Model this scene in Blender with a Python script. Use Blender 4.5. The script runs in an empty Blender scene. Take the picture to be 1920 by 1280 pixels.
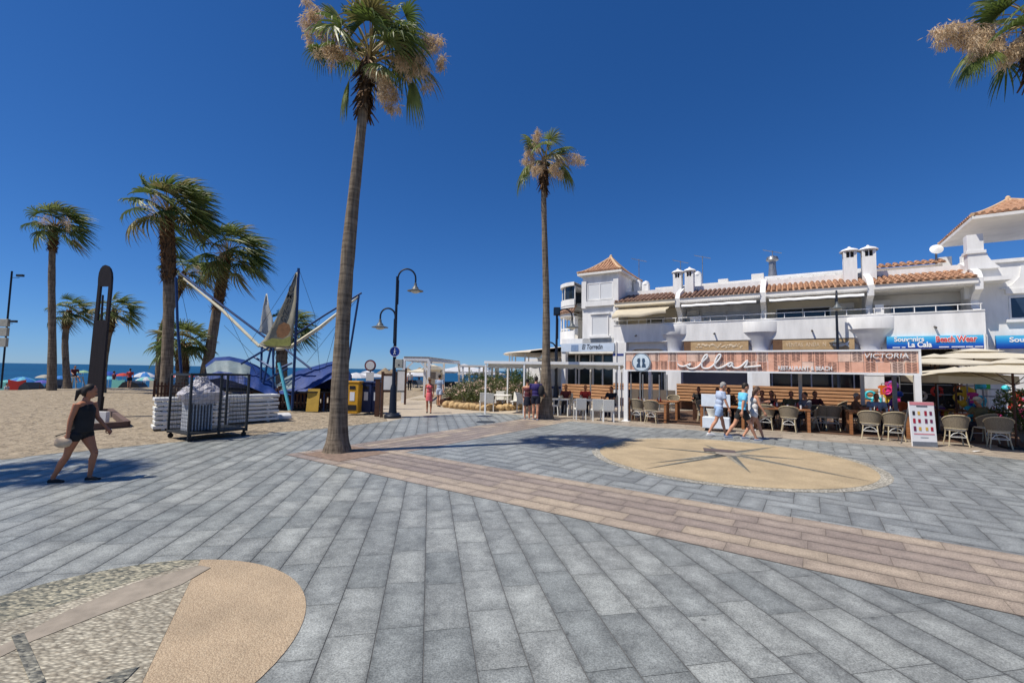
import bpy, bmesh, math, random
from mathutils import Vector, Matrix
from math import sin, cos, pi, radians, sqrt, atan2, hypot
S = bpy.context.scene
COL = S.collection
random.seed(7)

# ---------------------------------------------------------------- camera
F_PX, PITCH, ROLL, EYE = 829.0, 0.06703, 0.016455, 1.95
_fw = Vector((0, cos(PITCH), sin(PITCH))); _u0 = Vector((0, -sin(PITCH), cos(PITCH))); _r0 = Vector((1, 0, 0))
_rt = _r0 * cos(ROLL) + _u0 * sin(ROLL); _up = _u0 * cos(ROLL) - _r0 * sin(ROLL)
cd = bpy.data.cameras.new('camera'); cam = bpy.data.objects.new('camera', cd); COL.objects.link(cam)
cd.sensor_width = 36; cd.lens = F_PX / 1920 * 36; cd.clip_start = 0.05; cd.clip_end = 30000
m = Matrix((( _rt.x, _up.x, -_fw.x, 0), (_rt.y, _up.y, -_fw.y, 0), (_rt.z, _up.z, -_fw.z, EYE), (0, 0, 0, 1)))
cam.matrix_world = m
S.camera = cam

# ---------------------------------------------------------------- sky, sun, exposure
SUN_EL = radians(59); SUN_AZ = math.atan2(-0.375, -0.927)        # direction towards the sun on the ground plane
sv = Vector((cos(SUN_EL) * cos(SUN_AZ), cos(SUN_EL) * sin(SUN_AZ), sin(SUN_EL)))
w = bpy.data.worlds.new('World'); S.world = w; w.use_nodes = True
nt = w.node_tree; nt.nodes.clear()
o = nt.nodes.new('ShaderNodeOutputWorld'); bg = nt.nodes.new('ShaderNodeBackground'); sk = nt.nodes.new('ShaderNodeTexSky')
sk.sky_type = 'NISHITA'; sk.sun_disc = False; sk.sun_elevation = SUN_EL
sk.sun_rotation = math.atan2(sv.x, sv.y)
sk.altitude = 0; sk.air_density = 0.8; sk.dust_density = 0.0; sk.ozone_density = 1.5
# the clear deep blue of the day: each channel of the sky gets its own gain and gamma
spn = nt.nodes.new('ShaderNodeSeparateColor'); cmb = nt.nodes.new('ShaderNodeCombineColor'); nt.links.new(sk.outputs[0], spn.inputs[0])
for i, (g, k) in enumerate(((1.173, 0.402), (0.924, 0.600), (0.846, 1.01))):
    pw = nt.nodes.new('ShaderNodeMath'); pw.operation = 'POWER'; pw.inputs[1].default_value = g; nt.links.new(spn.outputs[i], pw.inputs[0])
    ml = nt.nodes.new('ShaderNodeMath'); ml.operation = 'MULTIPLY'; ml.inputs[1].default_value = k * 0.09 ** g / 0.09; nt.links.new(pw.outputs[0], ml.inputs[0])
    nt.links.new(ml.outputs[0], cmb.inputs[i])
nt.links.new(cmb.outputs[0], bg.inputs[0])
nt.links.new(bg.outputs[0], o.inputs[0]); bg.inputs[1].default_value = 0.084
ld = bpy.data.lights.new('sun', 'SUN'); lo = bpy.data.objects.new('sun', ld); COL.objects.link(lo)
ld.energy = 5.0; ld.angle = radians(0.5); ld.color = (1.0, 0.935, 0.83)
lo.rotation_euler = sv.to_track_quat('Z', 'Y').to_euler(); lo.location = sv * 60
S.view_settings.view_transform = 'Standard'; S.view_settings.look = 'None'
S.view_settings.exposure = 0.1; S.view_settings.gamma = 1.0
S.render.engine = 'CYCLES'

# ---------------------------------------------------------------- pixel rays of the photograph (1920 wide) into world space
def ray(x, y): return (x - 960) * _rt - (y - 640) * _up + F_PX * _fw
def G(x, y, z=0.0):
    d = ray(x, y); t = (z - EYE) / d.z
    return Vector((d.x * t, d.y * t, z))
def at(x, y, Y):
    d = ray(x, y); t = Y / d.y
    return Vector((d.x * t, Y, EYE + d.z * t))

# ---------------------------------------------------------------- materials
def lin(r, g, b):
    f = lambda c: (c / 12.92 if c <= 0.04045 else ((c + 0.055) / 1.055) ** 2.4)
    return (f(r / 255), f(g / 255), f(b / 255))
MATS = {}
def mat(name, col, rough=0.6, var=0.12, scale=6.0, bump=0.0, bscale=40.0, metal=0.0, spec=0.4, col2=None, obj_coord=True, transl=None, stretch=None, bdist=0.01):
    if name in MATS: return MATS[name]
    m = bpy.data.materials.new(name); m.use_nodes = True; n = m.node_tree.nodes; L = m.node_tree.links
    b = n['Principled BSDF']; b.inputs['Roughness'].default_value = rough; b.inputs['Metallic'].default_value = metal
    b.inputs['Specular IOR Level'].default_value = spec
    tc = n.new('ShaderNodeTexCoord'); src = tc.outputs['Object' if obj_coord else 'Generated']
    if stretch:
        mp = n.new('ShaderNodeMapping'); mp.inputs['Scale'].default_value = stretch; L.new(src, mp.inputs[0]); src = mp.outputs[0]
    nz = n.new('ShaderNodeTexNoise'); nz.inputs['Scale'].default_value = scale; nz.inputs['Detail'].default_value = 6; nz.inputs['Roughness'].default_value = 0.6
    L.new(src, nz.inputs['Vector'])
    rp = n.new('ShaderNodeValToRGB'); c2 = col2 or tuple(c * (1 - var * 2) for c in col)
    rp.color_ramp.elements[0].color = (*c2, 1); rp.color_ramp.elements[1].color = (*(tuple(min(1, c * (1 + var * 0.6)) for c in col)), 1)
    rp.color_ramp.elements[0].position = 0.3; rp.color_ramp.elements[1].position = 0.68
    L.new(nz.outputs[0], rp.inputs[0]); L.new(rp.outputs[0], b.inputs['Base Color'])
    if bump > 0:
        nb = n.new('ShaderNodeTexNoise'); nb.inputs['Scale'].default_value = bscale; nb.inputs['Detail'].default_value = 5; L.new(src, nb.inputs['Vector'])
        bp = n.new('ShaderNodeBump'); bp.inputs['Strength'].default_value = bump; bp.inputs['Distance'].default_value = bdist
        L.new(nb.outputs[0], bp.inputs['Height']); L.new(bp.outputs[0], b.inputs['Normal'])
    if transl:
        t = n.new('ShaderNodeBsdfTranslucent'); L.new(rp.outputs[0], t.inputs['Color'])
        mx = n.new('ShaderNodeMixShader'); mx.inputs[0].default_value = transl
        out = n['Material Output']; L.new(b.outputs[0], mx.inputs[1]); L.new(t.outputs[0], mx.inputs[2]); L.new(mx.outputs[0], out.inputs['Surface'])
    MATS[name] = m
    return m
def M(name): return MATS[name]

# ---------------------------------------------------------------- mesh builder
class MB:
    def __init__(s): s.v = []; s.f = []; s.mi = []; s.cur = 0; s.tone = {}; s.uv = {}
    def add(s, vs, fs):
        b = len(s.v); s.v += [tuple(p) for p in vs]
        for f in fs: s.f.append([b + i for i in f]); s.mi.append(s.cur)
        return s
    def box(s, x0, x1, y0, y1, z0, z1):
        return s.add([(x0, y0, z0), (x1, y0, z0), (x1, y1, z0), (x0, y1, z0), (x0, y0, z1), (x1, y0, z1), (x1, y1, z1), (x0, y1, z1)],
                     [(3, 2, 1, 0), (4, 5, 6, 7), (0, 1, 5, 4), (1, 2, 6, 5), (2, 3, 7, 6), (3, 0, 4, 7)])
    def cbox(s, c, dx, dy, dz, rz=0):
        vs = []
        for z in (-dz / 2, dz / 2):
            for x, y in ((-dx / 2, -dy / 2), (dx / 2, -dy / 2), (dx / 2, dy / 2), (-dx / 2, dy / 2)):
                vs.append((c[0] + x * cos(rz) - y * sin(rz), c[1] + x * sin(rz) + y * cos(rz), c[2] + z))
        return s.add(vs, [(3, 2, 1, 0), (4, 5, 6, 7), (0, 1, 5, 4), (1, 2, 6, 5), (2, 3, 7, 6), (3, 0, 4, 7)])
    def bar(s, a, b, w, h=None, upv=(0, 0, 1)):
        a = Vector(a); b = Vector(b); d = (b - a).normalized(); h = h or w
        u = Vector(upv)
        if abs(d.dot(u)) > 0.98: u = Vector((1, 0, 0))
        r = d.cross(u).normalized(); u = r.cross(d)
        vs = []
        for p in (a, b):
            for i, j in ((-1, -1), (1, -1), (1, 1), (-1, 1)): vs.append(p + r * i * w / 2 + u * j * h / 2)
        return s.add(vs, [(0, 1, 2, 3), (7, 6, 5, 4), (0, 4, 5, 1), (1, 5, 6, 2), (2, 6, 7, 3), (3, 7, 4, 0)])
    def tube(s, pts, r, n=8, cap=True):
        pts = [Vector(p) for p in pts]; k = len(pts)
        rs = r if isinstance(r, (list, tuple)) else [r] * k
        rings = []; prev = None
        for i, p in enumerate(pts):
            d = (pts[min(i + 1, k - 1)] - pts[max(i - 1, 0)])
            d = d.normalized() if d.length > 1e-9 else Vector((0, 0, 1))
            if prev is None:
                u = Vector((1, 0, 0)) if abs(d.x) < 0.9 else Vector((0, 1, 0))
                u = (u - d * u.dot(d)).normalized()
            else:
                u = prev - d * prev.dot(d)
                u = u.normalized() if u.length > 1e-6 else d.orthogonal().normalized()
            prev = u; v = d.cross(u)
            rings.append([p + (u * cos(2 * pi * j / n) + v * sin(2 * pi * j / n)) * rs[i] for j in range(n)])
        vs = [q for R in rings for q in R]; fs = []
        for i in range(k - 1):
            for j in range(n): fs.append((i * n + j, i * n + (j + 1) % n, (i + 1) * n + (j + 1) % n, (i + 1) * n + j))
        if cap: fs.append(tuple(range(n - 1, -1, -1))); fs.append(tuple((k - 1) * n + j for j in range(n)))
        return s.add(vs, fs)
    def lathe(s, prof, c=(0, 0, 0), n=20, sx=1, sy=1, a0=0, a1=2 * pi):
        full = abs(a1 - a0 - 2 * pi) < 1e-6; cols = n if full else n + 1; vs = []
        for r, z in prof:
            for j in range(cols):
                a = a0 + (a1 - a0) * j / n; vs.append((c[0] + r * cos(a) * sx, c[1] + r * sin(a) * sy, c[2] + z))
        fs = []
        for i in range(len(prof) - 1):
            for j in range(n): q = (j + 1) % cols; fs.append((i * cols + j, i * cols + q, (i + 1) * cols + q, (i + 1) * cols + j))
        return s.add(vs, fs)
    def ell(s, c, rx, ry, rz, n=12, m=8, noise=0, seed=0):
        rnd = random.Random(seed); vs = [(c[0], c[1], c[2] - rz)]
        for i in range(1, m):
            t = -pi / 2 + pi * i / m
            for j in range(n):
                a = 2 * pi * j / n; k = 1 + rnd.uniform(-noise, noise)
                vs.append((c[0] + rx * cos(t) * cos(a) * k, c[1] + ry * cos(t) * sin(a) * k, c[2] + rz * sin(t) * k))
        vs.append((c[0], c[1], c[2] + rz)); fs = []
        for j in range(n): fs.append((0, 1 + (j + 1) % n, 1 + j))
        for i in range(m - 2):
            for j in range(n): a = 1 + i * n; b = a + n; fs.append((a + j, a + (j + 1) % n, b + (j + 1) % n, b + j))
        a = 1 + (m - 2) * n
        for j in range(n): fs.append((a + j, a + (j + 1) % n, len(vs) - 1))
        return s.add(vs, fs)
    def prism(s, poly, lo, hi, axis='z'):
        # polygon extruded along an axis: 'z' -> (x,y), 'y' -> (x,z), 'x' -> (y,z)
        n = len(poly)
        def P(p, h): return {'z': (p[0], p[1], h), 'y': (p[0], h, p[1]), 'x': (h, p[0], p[1])}[axis]
        vs = [P(p, lo) for p in poly] + [P(p, hi) for p in poly]
        fs = [tuple(range(n - 1, -1, -1)), tuple(range(n, 2 * n))] + [(i, (i + 1) % n, n + (i + 1) % n, n + i) for i in range(n)]
        return s.add(vs, fs)
    def xf(s, mtx, start=0):
        for i in range(start, len(s.v)): s.v[i] = tuple(mtx @ Vector(s.v[i]))
        return s
    def build(s, name, mats, parent=None, smooth=False, loc=None, rz=None, bevel=0, norm=True):
        me = bpy.data.meshes.new(name); me.from_pydata(s.v, [], s.f)
        if not isinstance(mats, (list, tuple)): mats = [mats]
        for q in mats: me.materials.append(q)
        if len(mats) > 1: me.polygons.foreach_set('material_index', s.mi)
        if s.tone:
            at_ = me.color_attributes.new('tone', 'FLOAT_COLOR', 'CORNER')
            li = 0; data = [0.0] * (4 * len(me.loops))
            for fi, p in enumerate(me.polygons):
                t = s.tone.get(fi, (0.5, 0.5, 0.5))
                for l in p.loop_indices: data[4 * l:4 * l + 4] = [*t, 1]
            at_.data.foreach_set('color', data)
        if s.uv:
            ul = me.uv_layers.new(name='slab'); data = [0.0] * (2 * len(me.loops))
            for fi, p in enumerate(me.polygons):
                for q, l in zip(s.uv[fi], p.loop_indices): data[2 * l] = q[0]; data[2 * l + 1] = q[1]
            ul.data.foreach_set('uv', data)
        if norm:
            bm = bmesh.new(); bm.from_mesh(me); bmesh.ops.recalc_face_normals(bm, faces=bm.faces); bm.to_mesh(me); bm.free()
        if smooth:
            for p in me.polygons: p.use_smooth = True
            if smooth != 'all':
                try: me.set_sharp_from_angle(angle=radians(40))
                except Exception: pass
        ob = bpy.data.objects.new(name, me); COL.objects.link(ob)
        if parent: ob.parent = parent
        if loc is not None: ob.location = loc
        if rz is not None: ob.rotation_euler = (0, 0, rz)
        if bevel:
            bv = ob.modifiers.new('bevel', 'BEVEL'); bv.width = bevel; bv.segments = 2; bv.limit_method = 'ANGLE'
        return ob
def tag(o, label=None, cat=None, group=None, kind=None):
    if label: o['label'] = label
    if cat: o['category'] = cat
    if group: o['group'] = group
    if kind: o['kind'] = kind
    return o
def thing(name, label, cat, loc=(0, 0, 0), rz=0, group=None):
    o = bpy.data.objects.new(name, None); COL.objects.link(o); o.empty_display_size = 0.2
    o.location = loc; o.rotation_euler = (0, 0, rz)
    return tag(o, label, cat, group)
def dup(root, loc, rz=0, label=None, scale=None, group=None):
    kids = {}
    for c in root.children: kids[c] = list(c.children)
    r = root.copy(); COL.objects.link(r); r.location = loc; r.rotation_euler = (0, 0, rz)
    if scale: r.scale = (scale,) * 3 if not isinstance(scale, (tuple, list)) else scale
    if label: r['label'] = label
    if group: r['group'] = group
    for c, gs in kids.items():
        cc = c.copy(); COL.objects.link(cc); cc.parent = r
        for g in gs:
            gg = g.copy(); COL.objects.link(gg); gg.parent = cc
    return r
def text_mesh(txt, size, depth=0.01, bold=0.0, spacing=1.0, shear=0.0):
    cu = bpy.data.curves.new('t', 'FONT'); cu.body = txt; cu.size = size; cu.extrude = depth; cu.offset = bold; cu.space_character = spacing; cu.shear = shear
    cu.align_x = 'CENTER'; cu.align_y = 'CENTER'
    ob = bpy.data.objects.new('t', cu); COL.objects.link(ob)
    dg = bpy.context.evaluated_depsgraph_get(); me = bpy.data.meshes.new_from_object(ob.evaluated_get(dg))
    bpy.data.objects.remove(ob); return me
def text(name, txt, size, material, parent, loc, rot=(pi / 2, 0, 0), width=None, **k):
    me = text_mesh(txt, size, **k); me.materials.clear(); me.materials.append(material)
    o = bpy.data.objects.new(name, me); COL.objects.link(o); o.parent = parent; o.location = loc; o.rotation_euler = rot
    if width:
        xs = [v.co.x for v in me.vertices]; wd = max(xs) - min(xs)
        if wd > 0: o.scale = (width / wd, 1, 1)
    return o
# ---------------------------------------------------------------- materials used everywhere
mat('white_wall', (0.79, 0.785, 0.77), 0.75, 0.09, 1.1, 0.15, 14, stretch=(2.2, 2.2, 0.5))
mat('white_paint', (0.78, 0.78, 0.77), 0.5, 0.04, 3)
mat('cream_wall', (0.82, 0.74, 0.58), 0.8, 0.05, 1.2)
mat('soffit', (0.74, 0.72, 0.68), 0.8, 0.06, 1.5)
mat('tile_clay', lin(156, 126, 108), 0.85, 0.3, 5, 0.3, 30, col2=lin(104, 76, 62))
mat('tile_clay_warm', lin(186, 146, 116), 0.85, 0.3, 5, 0.3, 30, col2=lin(130, 92, 68))
mat('dark_metal', (0.035, 0.04, 0.045), 0.45, 0.1, 10, metal=0.3)
mat('black', (0.012, 0.012, 0.014), 0.6, 0.1, 10)
mat('grey_metal', (0.30, 0.31, 0.32), 0.4, 0.12, 8, metal=0.6)
mat('glass_dark', (0.02, 0.028, 0.035), 0.08, 0.2, 1.5, spec=0.6)
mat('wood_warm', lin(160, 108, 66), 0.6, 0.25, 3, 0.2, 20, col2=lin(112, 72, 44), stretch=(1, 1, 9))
mat('wood_slat', lin(200, 154, 112), 0.6, 0.15, 2.0, 0.2, 20, col2=lin(170, 122, 84), stretch=(1, 1, 8))
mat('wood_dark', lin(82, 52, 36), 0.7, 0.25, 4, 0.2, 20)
mat('wood_grey', lin(150, 138, 122), 0.8, 0.2, 3, 0.2, 20, stretch=(1, 1, 8))
mat('blue_stripe', lin(40, 60, 130), 0.6, 0.08, 4)
mat('fabric_cream', (0.74, 0.68, 0.55), 0.85, 0.05, 3, transl=0.25)
mat('skin', lin(196, 142, 112), 0.55, 0.06, 12)
mat('skin_tan', lin(172, 114, 84), 0.55, 0.06, 12)
mat('hair_dark', (0.02, 0.014, 0.01), 0.6, 0.2, 20)
mat('hair_brown', (0.09, 0.05, 0.03), 0.6, 0.2, 20)
mat('hair_grey', (0.35, 0.33, 0.31), 0.7, 0.2, 20)

def paving_mat(name, ca, cb, cc, grain=95.0, stain=0.5):
    """slab stone: each slab has its own tone (an attribute), fine speckle, and worn blotches"""
    m = bpy.data.materials.new(name); m.use_nodes = True; n = m.node_tree.nodes; L = m.node_tree.links; b = n['Principled BSDF']
    b.inputs['Roughness'].default_value = 0.5; b.inputs['Specular IOR Level'].default_value = 0.45
    tc = n.new('ShaderNodeTexCoord'); at_ = n.new('ShaderNodeVertexColor'); at_.layer_name = 'tone'
    sp = n.new('ShaderNodeSeparateColor'); L.new(at_.outputs[0], sp.inputs[0])
    rp = n.new('ShaderNodeValToRGB'); e = rp.color_ramp.elements; e[0].color = (*ca, 1); e[1].color = (*cb, 1); e.new(0.5).color = (*cc, 1)
    L.new(sp.outputs[0], rp.inputs[0])
    g = n.new('ShaderNodeTexNoise'); g.inputs['Scale'].default_value = grain; g.inputs['Detail'].default_value = 3; L.new(tc.outputs['Object'], g.inputs['Vector'])
    gr = n.new('ShaderNodeMapRange'); gr.inputs[1].default_value = 0.3; gr.inputs[2].default_value = 0.7; gr.inputs[3].default_value = 0.62; gr.inputs[4].default_value = 1.38; L.new(g.outputs[0], gr.inputs[0])
    g2 = n.new('ShaderNodeTexNoise'); g2.inputs['Scale'].default_value = 3.4; g2.inputs['Detail'].default_value = 9; g2.inputs['Roughness'].default_value = 0.75
    # offset the blotches per slab so that they stop at the joints
    off = n.new('ShaderNodeVectorMath'); off.operation = 'SCALE'; off.inputs['Scale'].default_value = 9.0; L.new(at_.outputs[0], off.inputs[0])
    ad = n.new('ShaderNodeVectorMath'); ad.operation = 'ADD'; L.new(tc.outputs['Object'], ad.inputs[0]); L.new(off.outputs[0], ad.inputs[1]); L.new(ad.outputs[0], g2.inputs['Vector'])
    g2r = n.new('ShaderNodeMapRange'); g2r.inputs[1].default_value = 0.34; g2r.inputs[2].default_value = 0.7; g2r.inputs[3].default_value = 1 - 0.3 * stain; g2r.inputs[4].default_value = 1 + 0.42 * stain; L.new(g2.outputs[0], g2r.inputs[0])
    g3 = n.new('ShaderNodeTexNoise'); g3.inputs['Scale'].default_value = 0.35; g3.inputs['Detail'].default_value = 4; L.new(tc.outputs['Object'], g3.inputs['Vector'])
    g3r = n.new('ShaderNodeMapRange'); g3r.inputs[1].default_value = 0.3; g3r.inputs[2].default_value = 0.7; g3r.inputs[3].default_value = 0.9; g3r.inputs[4].default_value = 1.1; L.new(g3.outputs[0], g3r.inputs[0])
    m1 = n.new('ShaderNodeMath'); m1.operation = 'MULTIPLY'; L.new(gr.outputs[0], m1.inputs[0]); L.new(g2r.outputs[0], m1.inputs[1])
    m2 = n.new('ShaderNodeMath'); m2.operation = 'MULTIPLY'; L.new(m1.outputs[0], m2.inputs[0]); L.new(g3r.outputs[0], m2.inputs[1])
    # dirt gathers along the joints, feet wear the middle pale
    uv = n.new('ShaderNodeUVMap'); uv.uv_map = 'slab'; sx = n.new('ShaderNodeSeparateXYZ'); L.new(uv.outputs[0], sx.inputs[0])
    ax = n.new('ShaderNodeMath'); ax.operation = 'ABSOLUTE'; L.new(sx.outputs[0], ax.inputs[0]); ay = n.new('ShaderNodeMath'); ay.operation = 'ABSOLUTE'; L.new(sx.outputs[1], ay.inputs[0])
    ex = n.new('ShaderNodeMapRange'); ex.inputs[1].default_value = 1; ex.inputs[2].default_value = 0; ex.inputs[3].default_value = 0.022; ex.inputs[4].default_value = 0.38; L.new(ax.outputs[0], ex.inputs[0])
    ey = n.new('ShaderNodeMapRange'); ey.inputs[1].default_value = 1; ey.inputs[2].default_value = 0; ey.inputs[3].default_value = 0; ey.inputs[4].default_value = 0.17; L.new(ay.outputs[0], ey.inputs[0])
    mn = n.new('ShaderNodeMath'); mn.operation = 'MINIMUM'; L.new(ex.outputs[0], mn.inputs[0]); L.new(ey.outputs[0], mn.inputs[1])
    wb = n.new('ShaderNodeTexNoise'); wb.inputs['Scale'].default_value = 9; wb.inputs['Detail'].default_value = 5; wb.inputs['Roughness'].default_value = 0.7; L.new(ad.outputs[0], wb.inputs['Vector'])
    wm = n.new('ShaderNodeMath'); wm.operation = 'MULTIPLY_ADD'; wm.inputs[1].default_value = 0.16; wm.inputs[2].default_value = -0.08; L.new(wb.outputs[0], wm.inputs[0])
    sm = n.new('ShaderNodeMath'); sm.operation = 'ADD'; L.new(mn.outputs[0], sm.inputs[0]); L.new(wm.outputs[0], sm.inputs[1])
    dm = n.new('ShaderNodeValToRGB'); e2 = dm.color_ramp.elements; e2[0].position = 0.0; e2[0].color = (0.64, 0.64, 0.65, 1); e2[1].position = 0.15; e2[1].color = (1.1, 1.1, 1.1, 1); e2.new(0.03).color = (0.88, 0.88, 0.88, 1); e2.new(0.08).color = (0.97, 0.97, 0.97, 1); L.new(sm.outputs[0], dm.inputs[0])
    # chewing gum and drips
    vg = n.new('ShaderNodeTexVoronoi'); vg.inputs['Scale'].default_value = 1.7; L.new(tc.outputs['Object'], vg.inputs['Vector'])
    vr = n.new('ShaderNodeMapRange'); vr.inputs[1].default_value = 0.028; vr.inputs[2].default_value = 0.042; vr.inputs[3].default_value = 0.55; vr.inputs[4].default_value = 1.0; L.new(vg.outputs['Distance'], vr.inputs[0])
    m3 = n.new('ShaderNodeMath'); m3.operation = 'MULTIPLY'; L.new(m2.outputs[0], m3.inputs[0]); L.new(vr.outputs[0], m3.inputs[1])
    m4 = n.new('ShaderNodeMath'); m4.operation = 'MULTIPLY'; L.new(m3.outputs[0], m4.inputs[0]); L.new(dm.outputs[0], m4.inputs[1])
    v = n.new('ShaderNodeVectorMath'); v.operation = 'SCALE'; L.new(rp.outputs[0], v.inputs[0]); L.new(m4.outputs[0], v.inputs['Scale'])
    L.new(v.outputs[0], b.inputs['Base Color'])
    bp = n.new('ShaderNodeBump'); bp.inputs['Strength'].default_value = 0.35; bp.inputs['Distance'].default_value = 0.004; L.new(g.outputs[0], bp.inputs['Height']); L.new(bp.outputs[0], b.inputs['Normal'])
    MATS[name] = m; return m
paving_mat('slab_grey', lin(121, 125, 123), lin(143, 146, 142), lin(133, 136, 133), stain=1.0)
paving_mat('slab_far', lin(120, 124, 124), lin(141, 145, 144), lin(131, 135, 134), stain=0.6)
paving_mat('slab_brown', lin(134, 122, 113), lin(168, 153, 133), lin(149, 136, 124))
paving_mat('slab_beige', lin(150, 138, 124), lin(172, 160, 144), lin(161, 149, 134), stain=0.3)
mat('grout', lin(98, 99, 100), 0.95, 0.2, 8)
mat('grout_brown', lin(120, 106, 96), 0.95, 0.2, 8)
mat('concrete', lin(176, 164, 146), 0.9, 0.1, 1.5, 0.2, 30)
mat('kerb_stone', lin(184, 182, 176), 0.85, 0.08, 3)

def sand_mat():
    m = bpy.data.materials.new('sand'); m.use_nodes = True; n = m.node_tree.nodes; L = m.node_tree.links; b = n['Principled BSDF']
    b.inputs['Roughness'].default_value = 0.95; b.inputs['Specular IOR Level'].default_value = 0.1
    tc = n.new('ShaderNodeTexCoord')
    a = n.new('ShaderNodeTexNoise'); a.inputs['Scale'].default_value = 2.5; a.inputs['Detail'].default_value = 8; a.inputs['Roughness'].default_value = 0.7; L.new(tc.outputs['Object'], a.inputs['Vector'])
    rp = n.new('ShaderNodeValToRGB'); rp.color_ramp.elements[0].color = (*lin(134, 122, 105), 1); rp.color_ramp.elements[1].color = (*lin(163, 150, 130), 1)
    rp.color_ramp.elements[0].position = 0.36; rp.color_ramp.elements[1].position = 0.6; L.new(a.outputs[0], rp.inputs[0]); L.new(rp.outputs[0], b.inputs['Base Color'])
    c = n.new('ShaderNodeTexNoise'); c.inputs['Scale'].default_value = 5; c.inputs['Detail'].default_value = 6; L.new(tc.outputs['Object'], c.inputs['Vector'])
    v = n.new('ShaderNodeTexNoise'); v.inputs['Scale'].default_value = 1.7; v.inputs['Detail'].default_value = 3; v.inputs['Distortion'].default_value = 0.6; L.new(tc.outputs['Object'], v.inputs['Vector'])
    ad = n.new('ShaderNodeMath'); ad.operation = 'ADD'; L.new(c.outputs[0], ad.inputs[0]); L.new(v.outputs[0], ad.inputs[1])
    bp = n.new('ShaderNodeBump'); bp.inputs['Strength'].default_value = 1.0; bp.inputs['Distance'].default_value = 0.17; L.new(ad.outputs[0], bp.inputs['Height']); L.new(bp.outputs[0], b.inputs['Normal'])
    MATS['sand'] = m; return m
sand_mat()
def sea_mat():
    m = bpy.data.materials.new('sea_water'); m.use_nodes = True; n = m.node_tree.nodes; L = m.node_tree.links; b = n['Principled BSDF']
    b.inputs['Roughness'].default_value = 0.35; b.inputs['Specular IOR Level'].default_value = 0.25; b.inputs['IOR'].default_value = 1.33
    tc = n.new('ShaderNodeTexCoord'); a = n.new('ShaderNodeTexNoise'); a.inputs['Scale'].default_value = 0.02; a.inputs['Detail'].default_value = 5; L.new(tc.outputs['Object'], a.inputs['Vector'])
    rp = n.new('ShaderNodeValToRGB'); rp.color_ramp.elements[0].color = (*lin(8, 58, 92), 1); rp.color_ramp.elements[1].color = (*lin(16, 76, 108), 1)
    rp.color_ramp.elements[0].position = 0.35; rp.color_ramp.elements[1].position = 0.65
    L.new(a.outputs[0], rp.inputs[0]); L.new(rp.outputs[0], b.inputs['Base Color'])
    mp = n.new('ShaderNodeMapping'); mp.inputs['Scale'].default_value = (1, 0.35, 1); L.new(tc.outputs['Object'], mp.inputs[0])
    c = n.new('ShaderNodeTexNoise'); c.inputs['Scale'].default_value = 0.9; c.inputs['Detail'].default_value = 5; L.new(mp.outputs[0], c.inputs['Vector'])
    bp = n.new('ShaderNodeBump'); bp.inputs['Strength'].default_value = 1; bp.inputs['Distance'].default_value = 0.6; L.new(c.outputs[0], bp.inputs['Height']); L.new(bp.outputs[0], b.inputs['Normal'])
    MATS['sea_water'] = m
sea_mat()

# ---------------------------------------------------------------- terrain: sand shelf that falls to the sea
CU = Vector((0.55, 0.835)).normalized(); CN = Vector((-CU.y, CU.x))      # along the coast, towards the sea
def terrain(x, y):
    n = x * CN.x + y * CN.y
    t = max(0, min(1, (n - 48) / 20)); t = t * t * (3 - 2 * t)
    d = 3.2 * t
    # low undulation of the open beach, none under the paving
    sd = max(0, min(1, (n - 17) / 6)); h = 0.05 * sd * (sin(x * 0.7 + 1.3) * sin(y * 0.55) + 0.5 * sin(x * 1.9 + y * 1.1))
    return h - d
mb = MB()
ns = [-3000, -800, -200, -60, -20, 0, 8] + [8 + i * 0.75 for i in range(1, 90)] + [90, 200, 9000]
us = [-6000, -1000, -200, -80] + [-60 + i * 1.5 for i in range(110)] + [150, 250, 1000, 9000]
vs = []
for a in us:
    for b in ns:
        x = CU.x * a + CN.x * b; y = CU.y * a + CN.y * b; vs.append((x, y, terrain(x, y) - 0.006))
fs = [(i * len(ns) + j, (i + 1) * len(ns) + j, (i + 1) * len(ns) + j + 1, i * len(ns) + j + 1) for i in range(len(us) - 1) for j in range(len(ns) - 1)]
mb.add(vs, fs); tag(mb.build('ground', M('sand'), smooth='all'), kind='structure')
mb = MB(); q = []
for a, b in ((-9000, 60), (9000, 60), (9000, 20000), (-9000, 20000)): q.append((CU.x * a + CN.x * b, CU.y * a + CN.y * b, -2.0))
mb.add(q, [(0, 1, 2, 3)]); tag(mb.build('sea', M('sea_water')), kind='structure')

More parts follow.
